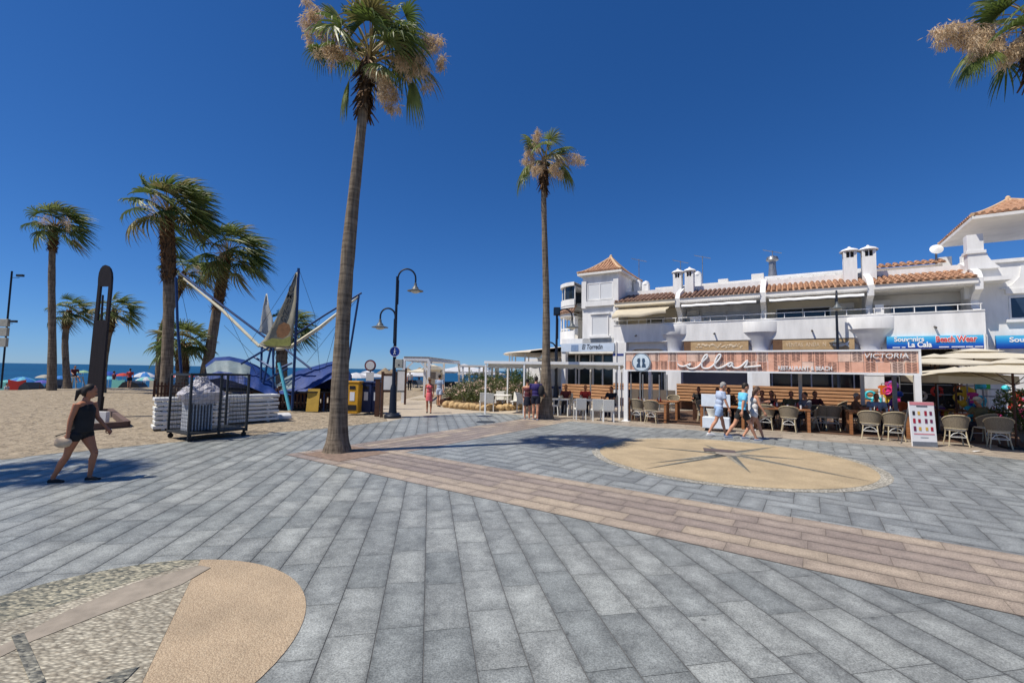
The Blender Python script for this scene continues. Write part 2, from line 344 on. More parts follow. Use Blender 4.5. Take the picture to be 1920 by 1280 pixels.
# ---------------------------------------------------------------- paving
def clip_poly(poly, a, b):
    """keep the part of poly left of a->b"""
    out = []; n = len(poly)
    def sd(p): return (b[0] - a[0]) * (p[1] - a[1]) - (b[1] - a[1]) * (p[0] - a[0])
    for i in range(n):
        p, q = poly[i], poly[(i + 1) % n]; sp, sq = sd(p), sd(q)
        if sp >= 0: out.append(p)
        if (sp > 0 > sq) or (sp < 0 < sq):
            t = sp / (sp - sq); out.append((p[0] + (q[0] - p[0]) * t, p[1] + (q[1] - p[1]) * t))
    return out
def inside(p, poly):
    c = False; n = len(poly)
    for i in range(n):
        a, b = poly[i], poly[(i + 1) % n]
        if (a[1] > p[1]) != (b[1] > p[1]) and p[0] < (b[0] - a[0]) * (p[1] - a[1]) / (b[1] - a[1]) + a[0]: c = not c
    return c
def slabs(region, ox, oy, ang, wid, ln, mode, z, gap=0.008, seed=1, hole=None, tonefn=None):
    rnd = random.Random(seed); e = (cos(ang), sin(ang)); f = (-sin(ang), cos(ang)); mb = MB()
    loc = [((p[0] - ox) * e[0] + (p[1] - oy) * e[1], (p[0] - ox) * f[0] + (p[1] - oy) * f[1]) for p in region]
    x0 = min(p[0] for p in loc); x1 = max(p[0] for p in loc); y0 = min(p[1] for p in loc); y1 = max(p[1] for p in loc)
    rects = []
    if mode == 'rows':
        j = math.floor(y0 / wid)
        while j * wid < y1:
            o = rnd.uniform(0, ln) if mode == 'rows' else 0
            i = math.floor((x0 - o) / ln)
            while o + i * ln < x1: rects.append((o + i * ln, o + (i + 1) * ln, j * wid, (j + 1) * wid)); i += 1
            j += 1
    else:                                   # herringbone of 2:1 slabs
        w_ = wid
        for i in range(math.floor(x0 / w_) - 2, math.ceil(x1 / w_) + 2):
            for j in range(math.floor(y0 / w_) - 2, math.ceil(y1 / w_) + 2):
                k = (i - j) % 4
                if k == 0: rects.append((i * w_, (i + 2) * w_, j * w_, (j + 1) * w_))
                elif k == 3: rects.append((i * w_, (i + 1) * w_, j * w_, (j + 2) * w_))
    for (a, b, c, d) in rects:
        g = gap / 2; ga, gc = (g * 0.45, g) if (b - a) > (d - c) else (g, g * 0.45); R = [(a + ga, c + gc), (b - ga, c + gc), (b - ga, d - gc), (a + ga, d - gc)]
        allin = all(inside(p, loc) for p in R)
        if allin: P = R
        else:
            if b < x0 or a > x1 or d < y0 or c > y1: continue
            P = loc
            for i in range(4):
                P = clip_poly(P, R[i], R[(i + 1) % 4])
                if len(P) < 3: break
            if len(P) < 3: continue
        W = [(ox + p[0] * e[0] + p[1] * f[0], oy + p[0] * e[1] + p[1] * f[1]) for p in P]
        if hole and all(hole(*p) for p in W): continue
        mb.tone[len(mb.f)] = (rnd.random() if not tonefn else tonefn(rnd, (a + b) / 2, (c + d) / 2), rnd.random(), rnd.random())
        hl = (b - a) / 2; hw = (d - c) / 2; sw_ = hw > hl
        # metres to the nearest joint, kept as signed offsets from the slab centre scaled so that 1 is the joint
        mb.uv[len(mb.f)] = [(((p[0] - (a + b) / 2) / hl), ((p[1] - (c + d) / 2) / hw)) if not sw_ else (((p[1] - (c + d) / 2) / hw), ((p[0] - (a + b) / 2) / hl)) for p in P]
        mb.add([(p[0], p[1], z) for p in W], [tuple(range(len(W)))])
    return mb
def flat(name, poly, z, material):
    mb = MB(); mb.add([(p[0], p[1], z) for p in poly], [tuple(range(len(poly)))]); return tag(mb.build(name, material), kind='structure')
xy = lambda v: (v[0], v[1])
edge = [(-40, -22), xy(G(0, 861)), xy(G(133, 847)), xy(G(317, 830)), xy(G(500, 812)), xy(G(610, 802)), xy(G(727, 790)), xy(G(770, 781)), xy(G(900, 773)), xy(G(1000, 779))]
terr = [xy(G(1060, 789)), xy(G(1180, 799)), xy(G(1300, 806)), xy(G(1454, 821)), xy(G(1698, 838)), xy(G(1915, 862)), (17.2, 7.2), (24, 2)]
BD = Vector((0.829, -0.559)); BP = Vector((0.559, 0.829))               # the brown band's own axes
A0 = Vector((-5.05, 10.05))                                             # outer corner of the band at the palm
low_a = A0; low_b = A0 + BD * 30
plaza = edge + terr + [(24, -22)]
flat('plaza_bed', plaza, 0.0, M('grout'))
near = [edge[0], edge[1], edge[2], edge[3], edge[4], edge[5], edge[6], (A0.x + BP.x * 8, A0.y + BP.y * 8), xy(A0), xy(low_b), (24, -22)]
ua = radians(90 + 10.5)
tag(slabs([(-40, -22)] + edge[1:6] + [xy(A0), xy(A0 + BD * 30), (24, -22)], 0.05 * cos(ua - pi / 2) - 0.034, 0, ua, 0.345, 0.72, 'rows', 0.004, seed=3).build('plaza_paving', M('slab_grey')), kind='structure')
# paving between the sand and the second band
b2 = A0 + BP * 9.2
tag(slabs([edge[5], xy(A0), xy(b2), edge[9], edge[8], edge[7], edge[6]], 0, 0, ua, 0.345, 0.72, 'rows', 0.004, seed=5).build('plaza_paving', M('slab_far')), kind='structure')
# herringbone field right of the bands
C1 = Vector((5.04, 10.61)); R1 = 3.06
c0 = A0 + BD * 1.86 + BP * 1.86
tag(slabs([xy(c0), xy(c0 + BD * 30), (24, 2)] + terr[::-1][1:] + [xy(c0 + BP * 6.4)], 0, 0, ua - radians(45), 0.34, 0.68, 'herring', 0.004, seed=8,
          hole=lambda x, y: hypot(x - C1.x, y - C1.y) < R1 - 0.15).build('plaza_herringbone_paving', M('slab_far')), kind='structure')
# brown bands
def band(name, P, seed, ang, ori, tf=None):
    flat(name + '_bed', P, 0.002, M('grout_brown'))
    tag(slabs(P, ori[0], ori[1], ang, 0.31, 0.74, 'rows', 0.008, seed=seed, tonefn=tf).build(name, M('slab_brown')), kind='structure')
bang = atan2(BD.y, BD.x)
# tones: outer rows yellower
tf = lambda r, x, y: (r.uniform(0.55, 1) if (y < 0.62 or y > 1.7) else r.uniform(0, 0.62)) if r.random() < 0.85 else r.random()
pitw = 1.35
band('brown_paving_band', [xy(A0 + BD * 1.86), xy(A0 + BD * 26), xy(A0 + BD * 26 + BP * 1.86), xy(A0 + BD * 1.86 + BP * 1.86)], 4, bang, xy(A0), tf)
band('brown_paving_band', [xy(A0 + BP * 1.86), xy(A0 + BD * 1.86 + BP * 1.86), xy(A0 + BD * 1.86 + BP * 10.8), xy(A0 + BP * 11.2)], 6, bang + pi / 2, xy(A0), None)
band('brown_paving_band', [xy(A0), xy(A0 + BD * 1.86), xy(A0 + BD * 1.86 + BP * 1.86), xy(A0 + BP * 1.86)], 9, bang, xy(A0), None)
# earth in the palm's pit
mat('pit_earth', lin(136, 116, 102), 0.95, 0.2, 9, 0.6, 60)
flat('palm_pit_earth', [xy(A0 + BD * 0.26 + BP * 0.26), xy(A0 + BD * 1.6 + BP * 0.26), xy(A0 + BD * 1.6 + BP * 1.6), xy(A0 + BD * 0.26 + BP * 1.6)], 0.013, M('pit_earth'))
# pale terrace strip and restaurant floor
tb = [(p[0] + 0.35, p[1] + 0.9) for p in terr]
flat('terrace_bed', terr + [(60, 20), (40, 60), (0.3, 40), xy(G(1000, 779))], 0.0, M('grout_brown')) if False else None
tag(slabs(terr + [(30, 12), (26, 30), (9, 36), (1.0, 24), xy(G(1000, 779))], 0, 0, radians(-28), 0.4, 0.6, 'rows', 0.004, seed=12).build('terrace_paving', M('slab_beige')), kind='structure')
flat('terrace_bed', terr + [(30, 12), (26, 30), (9, 36), (1.0, 24), xy(G(1000, 779))], -0.0005, M('grout_brown'))
# sandy promenade beyond the lamp
P0 = [xy(G(727, 790)), xy(G(770, 781)), xy(G(900, 773)), xy(G(1000, 779)), (1.0, 24), (9, 36), (6, 60), (2, 75), (-7, 75), (-7.2, 50), (-6.9, 35), (-7.0, 24)]
flat('promenade_path', P0, 0.001, M('concrete'))
# pale kerb between sand and paving
mb = MB()
for a, b in zip(edge[:6], edge[1:7]):
    a = Vector(a); b = Vector(b); d = (b - a).normalized(); nn = Vector((-d.y, d.x)) * 0.22
    mb.add([(a.x, a.y, 0.006), (b.x, b.y, 0.006), (b.x + nn.x, b.y + nn.y, 0.006), (a.x + nn.x, a.y + nn.y, 0.006)], [(0, 1, 2, 3)])
tag(mb.build('kerb', M('kerb_stone')), kind='structure')

# sand blown over the kerb onto the paving
mb = MB(); rr = random.Random(44)
for a, b in zip(edge[1:6], edge[2:7]):
    a = Vector(a); b = Vector(b); d = (b - a); L_ = d.length; d.normalize(); nn = Vector((-d.y, d.x)); k = int(L_ / 0.12); pts = []
    for i in range(k + 1):
        x = a + d * L_ * i / k; w_ = max(0, 0.03 + 0.10 * sin(i * 0.23 + a.x) + rr.uniform(-0.05, 0.09)); pts.append((x, x - nn * w_))
    for p, q in zip(pts[:-1], pts[1:]): mb.add([(p[0].x + nn.x * 0.22, p[0].y + nn.y * 0.22, 0.0095), (q[0].x + nn.x * 0.22, q[0].y + nn.y * 0.22, 0.0095), (q[1].x, q[1].y, 0.0085), (p[1].x, p[1].y, 0.0085)], [(0, 1, 2, 3)])
tag(mb.build('sand_drift', M('sand')), kind='structure')

# ---------------------------------------------------------------- pebble mosaics
def pebble_mat(name, ca, cb, scale, contrast=0.5, st=None):
    m = bpy.data.materials.new(name); m.use_nodes = True; n = m.node_tree.nodes; L = m.node_tree.links; b = n['Principled BSDF']
    b.inputs['Roughness'].default_value = 0.7
    tc = n.new('ShaderNodeTexCoord'); v = n.new('ShaderNodeTexVoronoi'); v.inputs['Scale'].default_value = scale; mp = n.new('ShaderNodeMapping'); mp.inputs['Rotation'].default_value = (0, 0, radians(-38)); mp.inputs['Scale'].default_value = st or (1, 1, 1); L.new(tc.outputs['Object'], mp.inputs[0]); L.new(mp.outputs[0], v.inputs['Vector'])
    sp = n.new('ShaderNodeSeparateColor'); L.new(v.outputs['Color'], sp.inputs[0])
    rp = n.new('ShaderNodeValToRGB'); rp.color_ramp.elements[0].color = (*ca, 1); rp.color_ramp.elements[1].color = (*cb, 1); L.new(sp.outputs[0], rp.inputs[0])
    dr = n.new('ShaderNodeMapRange'); dr.inputs[1].default_value = 0.0; dr.inputs[2].default_value = 0.62; dr.inputs[3].default_value = 1.1; dr.inputs[4].default_value = 1 - contrast; L.new(v.outputs['Distance'], dr.inputs[0])
    g3 = n.new('ShaderNodeTexNoise'); g3.inputs['Scale'].default_value = 1.6; g3.inputs['Detail'].default_value = 5; L.new(tc.outputs['Object'], g3.inputs['Vector'])
    g3r = n.new('ShaderNodeMapRange'); g3r.inputs[1].default_value = 0.3; g3r.inputs[2].default_value = 0.7; g3r.inputs[3].default_value = 0.8; g3r.inputs[4].default_value = 1.12; L.new(g3.outputs[0], g3r.inputs[0])
    mm = n.new('ShaderNodeMath'); mm.operation = 'MULTIPLY'; L.new(dr.outputs[0], mm.inputs[0]); L.new(g3r.outputs[0], mm.inputs[1])
    s = n.new('ShaderNodeVectorMath'); s.operation = 'SCALE'; L.new(rp.outputs[0], s.inputs[0]); L.new(mm.outputs[0], s.inputs['Scale']); L.new(s.outputs[0], b.inputs['Base Color'])
    bp = n.new('ShaderNodeBump'); bp.invert = True; bp.inputs['Strength'].default_value = 0.6; bp.inputs['Distance'].default_value = 0.008; L.new(v.outputs['Distance'], bp.inputs['Height']); L.new(bp.outputs[0], b.inputs['Normal'])
    MATS[name] = m; return m
pebble_mat('gravel_gold', lin(178, 157, 122), lin(202, 182, 148), 90, 0.25)
pebble_mat('gravel_pink', lin(176, 153, 124), lin(196, 175, 145), 90, 0.25)
pebble_mat('pebble_white', lin(158, 148, 128), lin(214, 206, 184), 44, 0.55, (0.55, 1.3, 1))
pebble_mat('pebble_border', lin(176, 170, 152), lin(226, 220, 204), 30, 0.6)
pebble_mat('pebble_dark', lin(84, 88, 86), lin(138, 140, 132), 46, 0.45)
pebble_mat('pebble_mixed', lin(92, 96, 88), lin(206, 198, 170), 42, 0.5, (0.6, 1.2, 1))
mat('mosaic_grey', lin(152, 142, 128), 0.85, 0.15, 6)
mat('manhole', lin(104, 92, 90), 0.7, 0.15, 20, metal=0.2)
pebble_mat('pebble_coal', lin(66, 70, 70), lin(176, 172, 154), 44, 0.5, (0.6, 1.2, 1))
def disc(c, r, n=72): return [(c[0] + r * cos(2 * pi * i / n), c[1] + r * sin(2 * pi * i / n)) for i in range(n)]
flat('mosaic_border', disc(C1, R1), 0.009, M('pebble_border'))
flat('mosaic_field', disc(C1, R1 - 0.2), 0.013, M('gravel_gold'))
mb = MB(); mc = G(1365, 852); mc = Vector((mc.x, mc.y))
tips = [G(1208, 838), G(1215, 870), G(1205, 881), G(1408, 888), G(1640, 905), G(1515, 863), G(1455, 838), G(1320, 834)]
rim = 0.34
mbw = MB()
angs = sorted([(atan2(t.y - mc.y, t.x - mc.x), hypot(t.x - mc.x, t.y - mc.y)) for t in tips])
for k, (a, r) in enumerate(angs):
    d = Vector((cos(a), sin(a))); p = Vector((-d.y, d.x))
    wv = 0.13
    t = mc + d * r; b0 = mc + d * rim * 0.4
    mb.add([(b0.x, b0.y, 0.021), (b0.x + p.x * wv, b0.y + p.y * wv, 0.021), (t.x, t.y, 0.021)], [(0, 1, 2)])
    mbw.add([(b0.x - p.x * wv, b0.y - p.y * wv, 0.017), (b0.x, b0.y, 0.017), (t.x, t.y, 0.017)], [(0, 1, 2)])
tag(mb.build('mosaic_star_dark', M('pebble_dark')), kind='structure'); tag(mbw.build('mosaic_star_pale', M('pebble_white')), kind='structure')
flat('mosaic_star_centre', disc(mc, 0.3, 8), 0.025, M('mosaic_grey'))
q = [G(1318, 841), G(1378, 846), G(1380, 851), G(1320, 847)]
flat('drain_cover', [xy(p) for p in q], 0.030, M('manhole'))
# the near mosaic, cut by the picture's corner
C2 = Vector((-2.96, 3.16)); R2 = 1.44
flat('mosaic_field', disc(C2, R2), 0.009, M('gravel_pink'))
def clipdisc(c, r, a, b, z, name, material):
    P = disc(c, r); P = clip_poly(P, a, b); flat(name, P, z, material)
# pale pebble sector left of the line
la, lb = xy(G(375, 1055)), xy(G(268, 1290))
def P2(x, y): return xy(G(x, y))
d0 = disc(C2, R2 - 0.002)
pp = clip_poly(d0, P2(375, 1052), P2(262, 1290)); 
if not inside(P2(100, 1150), pp): pp = clip_poly(d0, P2(262, 1290), P2(375, 1052))
flat('mosaic_sector', pp, 0.011, M('pebble_white'))
# dark outer pebbles along the rim, warm arc
def half(poly, a, b, keep):
    r = clip_poly(poly, a, b)
    return r if (len(r) > 2 and inside(keep, r)) else clip_poly(poly, b, a)
rimp = half(pp, P2(-60, 1190), P2(375, 1052), P2(60, 1120)); flat('mosaic_rim', rimp, 0.013, M('pebble_mixed'))
flat('mosaic_arc', [P2(-40, 1232), P2(20, 1205), P2(120, 1150), P2(250, 1095), P2(375, 1062), P2(395, 1066), P2(340, 1098), P2(200, 1150), P2(60, 1205), P2(-40, 1255)], 0.015, M('mosaic_grey'))
flat('mosaic_dark_line', [P2(20, 1195), P2(45, 1190), P2(86, 1282), P2(58, 1290)], 0.017, M('pebble_coal'))
flat('mosaic_dark_tip', [P2(180, 1285), P2(225, 1262), P2(262, 1252), P2(240, 1275), P2(210, 1300)], 0.017, M('pebble_coal'))
# ================================================================ the white apartment complex
FO = Vector((6.45, 28.0, 0)); FA = math.atan2(19.2 - 28.0, 20.5 - 6.45)    # facade origin and angle
FE = Vector((cos(FA), sin(FA), 0)); FB = Vector((-sin(FA), cos(FA), 0))  # along the facade, into the building
def FP(px, py, d=0.0):
    """pixel -> (s, z) on the plane d metres behind the balcony front"""
    r = ray(px, py); o = Vector((0, 0, EYE)) - FO
    t = (d - o.dot(FB)) / r.dot(FB); p = o + r * t
    return p.dot(FE), p.z
def FS(px, d=0.0): return FP(px, 640, d)[0]
mat('scupper', (0.10, 0.09, 0.08), 0.6)
mat('shutter_white', (0.66, 0.68, 0.70), 0.6, 0.06, 4, stretch=(1, 1, 30))
mat('glass_blue', (0.03, 0.05, 0.09), 0.1, 0.2, 1.2, spec=0.6)
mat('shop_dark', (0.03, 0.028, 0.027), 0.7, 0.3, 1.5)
mat('sign_board', lin(190, 162, 122), 0.7, 0.12, 5, col2=lin(168, 138, 100))
mat('sign_brown', lin(112, 82, 58), 0.7, 0.12, 5)
mat('awning_cream', (0.74, 0.66, 0.50), 0.85, 0.04, 3, transl=0.3)

def fthing(name, label, cat, **k): return thing(name, label, cat, FO, FA, **k)

def tile_roof(mb, x0, x1, ya, za, yb, zb, pitch=0.25, r=0.085, over=0.0):
    """barrel tiles: rows of half round covers lying up the slope from (ya,za) to (yb,zb)"""
    ln = hypot(yb - ya, zb - za); k = max(1, int(ln / 0.42)); n = max(1, int((x1 - x0) / pitch)); p = (x1 - x0) / n
    mb.add([(x0, ya, za - 0.03), (x1, ya, za - 0.03), (x1, yb, zb - 0.03), (x0, yb, zb - 0.03)], [(0, 1, 2, 3)])
    ny, nz = -(zb - za) / ln, (yb - ya) / ln
    for i in range(n):
        cx = x0 + (i + 0.5) * p + random.uniform(-0.008, 0.008)
        for j in range(k):
            vs = []
            for q, (rr, lift) in enumerate(((r * 1.08, 0.02), (r * 0.9, 0.0))):
                t = (j + q * 1.06) / k; y = ya + (yb - ya) * t; z = za + (zb - za) * t
                for a in range(6):
                    an = pi * a / 5; h = rr * sin(an) + lift
                    vs.append((cx + rr * cos(an), y + ny * h, z + nz * h))
            mb.add(vs, [(a, a + 1, a + 7, a + 6) for a in range(5)] + [tuple(range(6))])

# ---------------------------------------------------------------- middle block: four flats over the shops
blk = fthing('apartment_building', 'long white two storey apartment block with four tiled terraces over the restaurants', 'building')
XS = [FS(1151), FS(1270), FS(1432), FS(1637), FS(1850)]
ZP0, ZP1, ZE0, ZE1 = 3.98, 4.93, 6.12, 6.42
x0, x1 = XS[0], XS[-1]
mb = MB()
mb.box(x0, x1, 0.25, 9, 3.86, 3.98)                               # terrace slab
mb.box(x0, x1, 2.3, 9, 0.0, 3.86)                                 # ground floor body
mb.box(x0, x1, 2.3, 9, 3.985, 7.25)                               # first floor body
mb.box(x0 + 1.5, x1 - 0.3, 4.6, 9, 7.252, 7.95)                     # set back roof terrace
mb.box(x0, x1, 2.05, 2.2, 6.95, 7.42)                             # low wall above the tiles
mb.box(x0, x1, 1.0, 1.12, 3.3, 3.858)                             # fascia behind arches
mb.box(x0, x1, 0.55, 0.85, 3.55, 3.857)
mb.build('wall', M('white_wall'), blk)
mb = MB(); mb.box(x0 + 0.02, x1 - 0.02, 2.24, 2.29, 4.0, 6.4)
for i, (mt, lab) in enumerate((('cream_wall', None), ('white_wall', None), ('cream_wall', None), ('soffit', None))):
    q = MB(); q.box(XS[i] + 0.12, XS[i + 1] - 0.12, 2.2, 2.28, 4.0, 6.5); q.build('terrace_wall', M(mt), blk)
# parapets, rounded corbels, columns
for i in range(4):
    mb = MB(); mb.box(XS[i], XS[i + 1], 0, 0.16, ZP0 - 0.12, ZP1); mb.box(XS[i], XS[i + 1], -0.03, 0.2, ZP1, ZP1 + 0.05)
    pr = mb.build('parapet', M('white_wall'), blk)
    mb = MB(); n = 5 if i else 4
    a = XS[i] + (0.9 if i else 0.4); b = XS[i + 1] - 0.8
    mb.tube([(XS[i] + 0.05, 0.08, ZP1 + 0.32), (XS[i + 1] - 0.05, 0.08, ZP1 + 0.32)], 0.022, 6)
    for k in range(6): x = XS[i] + 0.1 + (XS[i + 1] - XS[i] - 0.2) * k / 5; mb.tube([(x, 0.08, ZP1 + 0.04), (x, 0.08, ZP1 + 0.32)], 0.018, 6)
    mb.build('railing', M('white_paint'), blk)
    cx = FS((1193, 1340, 1523, 1754)[i]); mb = MB(); mb.tube([(cx, 0.0, ZP0 + 0.3), (cx, -0.22, ZP0 + 0.24)], 0.045, 8); mb.build('scupper', M('scupper'), blk)
mb = MB(); mb.box(XS[4] - 0.16, XS[4], 0.16, 2.3, ZP0 - 0.1, ZP1); mb.build('parapet', M('white_wall'), blk)
for cx, wd in ((FS(1263), 0.98), (FS(1425), 1.04), (FS(1633), 1.12)):
    mb = MB(); k = wd
    mb.lathe([(0.42, 2.7), (0.42, 3.3), (0.48, 3.5), (0.6 * k, 3.75), (0.74 * k, 4.0), (0.88 * k, 4.24), (0.92 * k, 4.27), (0.94 * k, 4.8), (0.92 * k, 4.84), (0, 4.84)], (cx, 0.36, 0), 32, 1, 0.66)
    mb.build('round_corbel', M('white_wall'), blk, smooth=True)
    mb = MB(); mb.box(cx - 0.42, cx + 0.42, -0.15, 0.5, 0, 2.7); mb.build('column', M('white_wall'), blk)
    mb = MB(); mb.box(cx - 0.43, cx + 0.43, -0.16, 0.51, 3.02, 3.16); mb.lathe([(0.475, 3.04), (0.48, 3.17)], (cx, 0.1, 0), 24, 1, 0.66); mb.build('blue_band', M('blue_stripe'), blk)
for cx in (FS(1162), XS[4] - 0.4):
    mb = MB(); mb.box(cx - 0.42, cx + 0.42, -0.05, 0.5, 0, 3.86); mb.build('column', M('white_wall'), blk)
    mb = MB(); mb.box(cx - 0.43, cx + 0.43, -0.06, 0.51, 3.02, 3.16); mb.build('blue_band', M('blue_stripe'), blk)
# arched soffit brackets between the columns
cols = [FS(1162), FS(1263), FS(1425), FS(1633), XS[4] - 0.4]
for i in range(4):
    a, b = cols[i] + 0.45, cols[i + 1] - 0.45; r = 0.55
    pts = [(a, 3.858), (a, 3.45 - r)] + [(a + r - r * cos(t * pi / 16), 3.45 - r + r * sin(t * pi / 16)) for t in range(1, 9)] + [(b - r + r * sin(t * pi / 16), 3.45 - r + r * cos(t * pi / 16)) for t in range(0, 8)] + [(b, 3.45 - r), (b, 3.858)]
    mb = MB(); mb.prism(pts, 0.28, 0.5, 'y'); mb.build('arch', M('soffit'), blk)
# divider walls with the stepped profile
for i in range(1, 5):
    x = XS[i] - (0.1 if i == 4 else 0); mb = MB()
    mb.prism([(2.3, 3.99), (0.3, 3.99), (0.35, 4.9), (0.75, 5.2), (0.8, 5.5), (0.5, 5.75), (0.12, 5.9), (0.08, 6.42), (0.3, 6.75), (2.1, 7.5), (2.3, 7.5)], x - 0.13, x + 0.13, 'x')
    mb.build('divider_wall', M('white_wall'), blk)
mb = MB(); mb.prism([(2.3, 3.99), (0.3, 3.99), (0.3, 6.42), (2.3, 6.42)], x0 + 0.002, x0 + 0.2, 'x'); mb.build('divider_wall', M('white_wall'), blk)
# eaves and tiled roofs
for i in range(4):
    a, b = XS[i] + (0.13 if i else 0), XS[i + 1] - 0.13
    mb = MB(); mb.box(a, b, 0.12, 2.18, ZE0, ZE1 - 0.02); mb.box(a, b, 0.04, 0.12, ZE0 + 0.06, ZE1); mb.build('eave', M('soffit' if i != 0 else 'cream_wall'), blk)
    mb = MB(); tile_roof(mb, a, b, -0.02, ZE1 + 0.02, 2.04, 7.12); mb.build('roof', M('tile_clay' if i < 2 else 'tile_clay_warm'), blk, smooth=True)
# the last eave turns a rounded white corner
mb = MB(); mb.box(XS[4] - 0.13, XS[4] + 0.9, 0.1, 2.0, ZE0 + 0.12, ZE1); mb.build('eave', M('white_wall'), blk)
# windows of the flats: (px0, py_top, px1, py_bot, frame material, pane material, mullions)
def window(parent, a, b, z0, z1, y, pane, mull=1, fr=0.06, frame='white_paint', sill=False, rails=0):
    mb = MB(); mb.box(a, b, y - 0.05, y, z0, z0 + fr); mb.box(a, b, y - 0.05, y, z1 - fr, z1)
    for k in range(mull + 2):
        x = a + (b - a - fr) * k / (mull + 1); mb.box(x, x + fr, y - 0.06, y, z0 + fr, z1 - fr)
    if sill: mb.box(a - 0.12, b + 0.12, y - 0.14, y + 0.0, z0 - 0.14, z0 - 0.01)
    for k in range(rails): z = z0 + (z1 - z0) * (k + 1) / (rails + 1); mb.box(a, b, y - 0.045, y - 0.01, z - 0.02, z + 0.02)
    w_ = mb.build('window', M(frame), parent)
    mb = MB(); mb.box(a + fr * 0.5, b - fr * 0.5, y - 0.03, y - 0.015, z0 + fr * 0.5, z1 - fr * 0.5); mb.build('pane', M(pane), w_)
    return w_
def winpx(parent, p0, p1, y, z0, z1, pane, **k): return window(parent, FS(p0, y), FS(p1, y), z0, z1, y, pane, **k)
winpx(blk, 1212, 1248, 2.19, 4.2, 5.65, 'glass_dark', mull=0, rails=3)
winpx(blk, 1318, 1362, 2.19, 4.5, 5.8, 'shutter_white', mull=0, frame='white_wall'); winpx(blk, 1364, 1408, 2.19, 4.5, 5.8, 'shutter_white', mull=0, frame='white_wall')
winpx(blk, 1456, 1560, 2.19, 4.1, 5.75, 'glass_dark', mull=1, rails=1)
winpx(blk, 1672, 1805, 2.19, 4.1, 5.6, 'glass_blue', mull=2, frame='grey_metal', rails=0)
mb = MB(); mb.box(FS(1296, 0.6), FS(1317, 0.6), 0.3, 1.2, 4.0, 5.32); mb.build('terrace_cupboard', M('white_wall'), blk)
mb = MB(); mb.box(FS(1641, 0.9), FS(1657, 0.9), 0.5, 1.5, 4.0, 5.5); mb.build('terrace_cupboard', M('white_wall'), blk)
# rolled and drooping awnings
mb = MB(); a, b = FS(1152, -0.3), FS(1252, -0.3); N = 14
rows = []
for j, (y, z) in enumerate(((0.3, 6.02), (-0.1, 5.85), (-0.75, 5.5), (-0.78, 5.38), (-0.74, 5.28))):
    for i in range(N + 1):
        t = i / N; rows.append((a + (b - a) * t, y, z + 0.05 * sin(t * 9) * (j > 1) + (0.16 * t if j > 1 else 0)))
mb.add(rows, [(j * (N + 1) + i, j * (N + 1) + i + 1, (j + 1) * (N + 1) + i + 1, (j + 1) * (N + 1) + i) for j in range(4) for i in range(N)])
mb.build('awning', M('awning_cream'), blk, smooth='all')
for i in (1, 2):
    a, b = XS[i] + 0.3, XS[i + 1] - 0.3; mb = MB(); rows = []
    for j, (y, z) in enumerate(((0.1, 6.02), (-0.25, 5.97), (-0.3, 5.9), (-0.3, 5.84))):
        for k in range(N + 1): rows.append((a + (b - a) * k / N, y, z + 0.012 * sin(k * 2.1 + i)))
    mb.add(rows, [(j * (N + 1) + k, j * (N + 1) + k + 1, (j + 1) * (N + 1) + k + 1, (j + 1) * (N + 1) + k) for j in range(3) for k in range(N)])
    mb.build('awning', M('white_paint'), blk, smooth='all')
# chimneys: in pairs over the dividers
def chimney(parent, x, y, z0, z1, w=0.52):
    mb = MB(); mb.box(x - w / 2, x + w / 2, y - w / 2, y + w / 2, z0, z1 - 0.62)
    for i, j in ((-1, -1), (1, -1), (1, 1), (-1, 1), (0, -1), (0, 1), (1, 0), (-1, 0)):
        k = 0.10 if i and j else 0.035
        cx, cy = x + i * (w / 2 - 0.06), y + j * (w / 2 - 0.06); mb.box(cx - k / 1.6, cx + k / 1.6, cy - k / 1.6, cy + k / 1.6, z1 - 0.62, z1 - 0.30)
    mb.lathe([(w * 0.72, z1 - 0.30), (w * 0.78, z1 - 0.25), (w * 0.6, z1 - 0.16), (w * 0.25, z1 - 0.08), (0.07, z1 - 0.05), (0.06, z1), (0, z1 + 0.02)], (x, y, 0), 16)
    c = mb.build('chimney', M('white_wall'), parent, smooth=True)
    q = MB(); q.box(x - w / 2 + 0.13, x + w / 2 - 0.13, y - w / 2 + 0.13, y + w / 2 - 0.13, z1 - 0.62, z1 - 0.31); q.build('flue', M('shop_dark'), c)
for px, top, y, w in ((1271, 504, 1.6, 0.5), (1293, 501, 1.6, 0.5), (1592, 463, 1.6, 0.56), (1627, 460, 1.6, 0.56)):
    s_, z = FP(px, top, y); chimney(blk, s_, y, 6.5, z, w)
for px, top, y in ((1308, 508, 3.6), (1196, 524, 3.4), (1211, 526, 3.4)):
    s_, z = FP(px, top, y); mb = MB(); mb.box(s_ - 0.22, s_ + 0.22, y - 0.22, y + 0.22, 7.24, z - 0.3); mb.lathe([(0.26, z - 0.3), (0.22, z - 0.12), (0.07, z - 0.04), (0, z)], (s_, y, 0), 12); mb.build('chimney', M('white_wall'), blk, smooth=True)
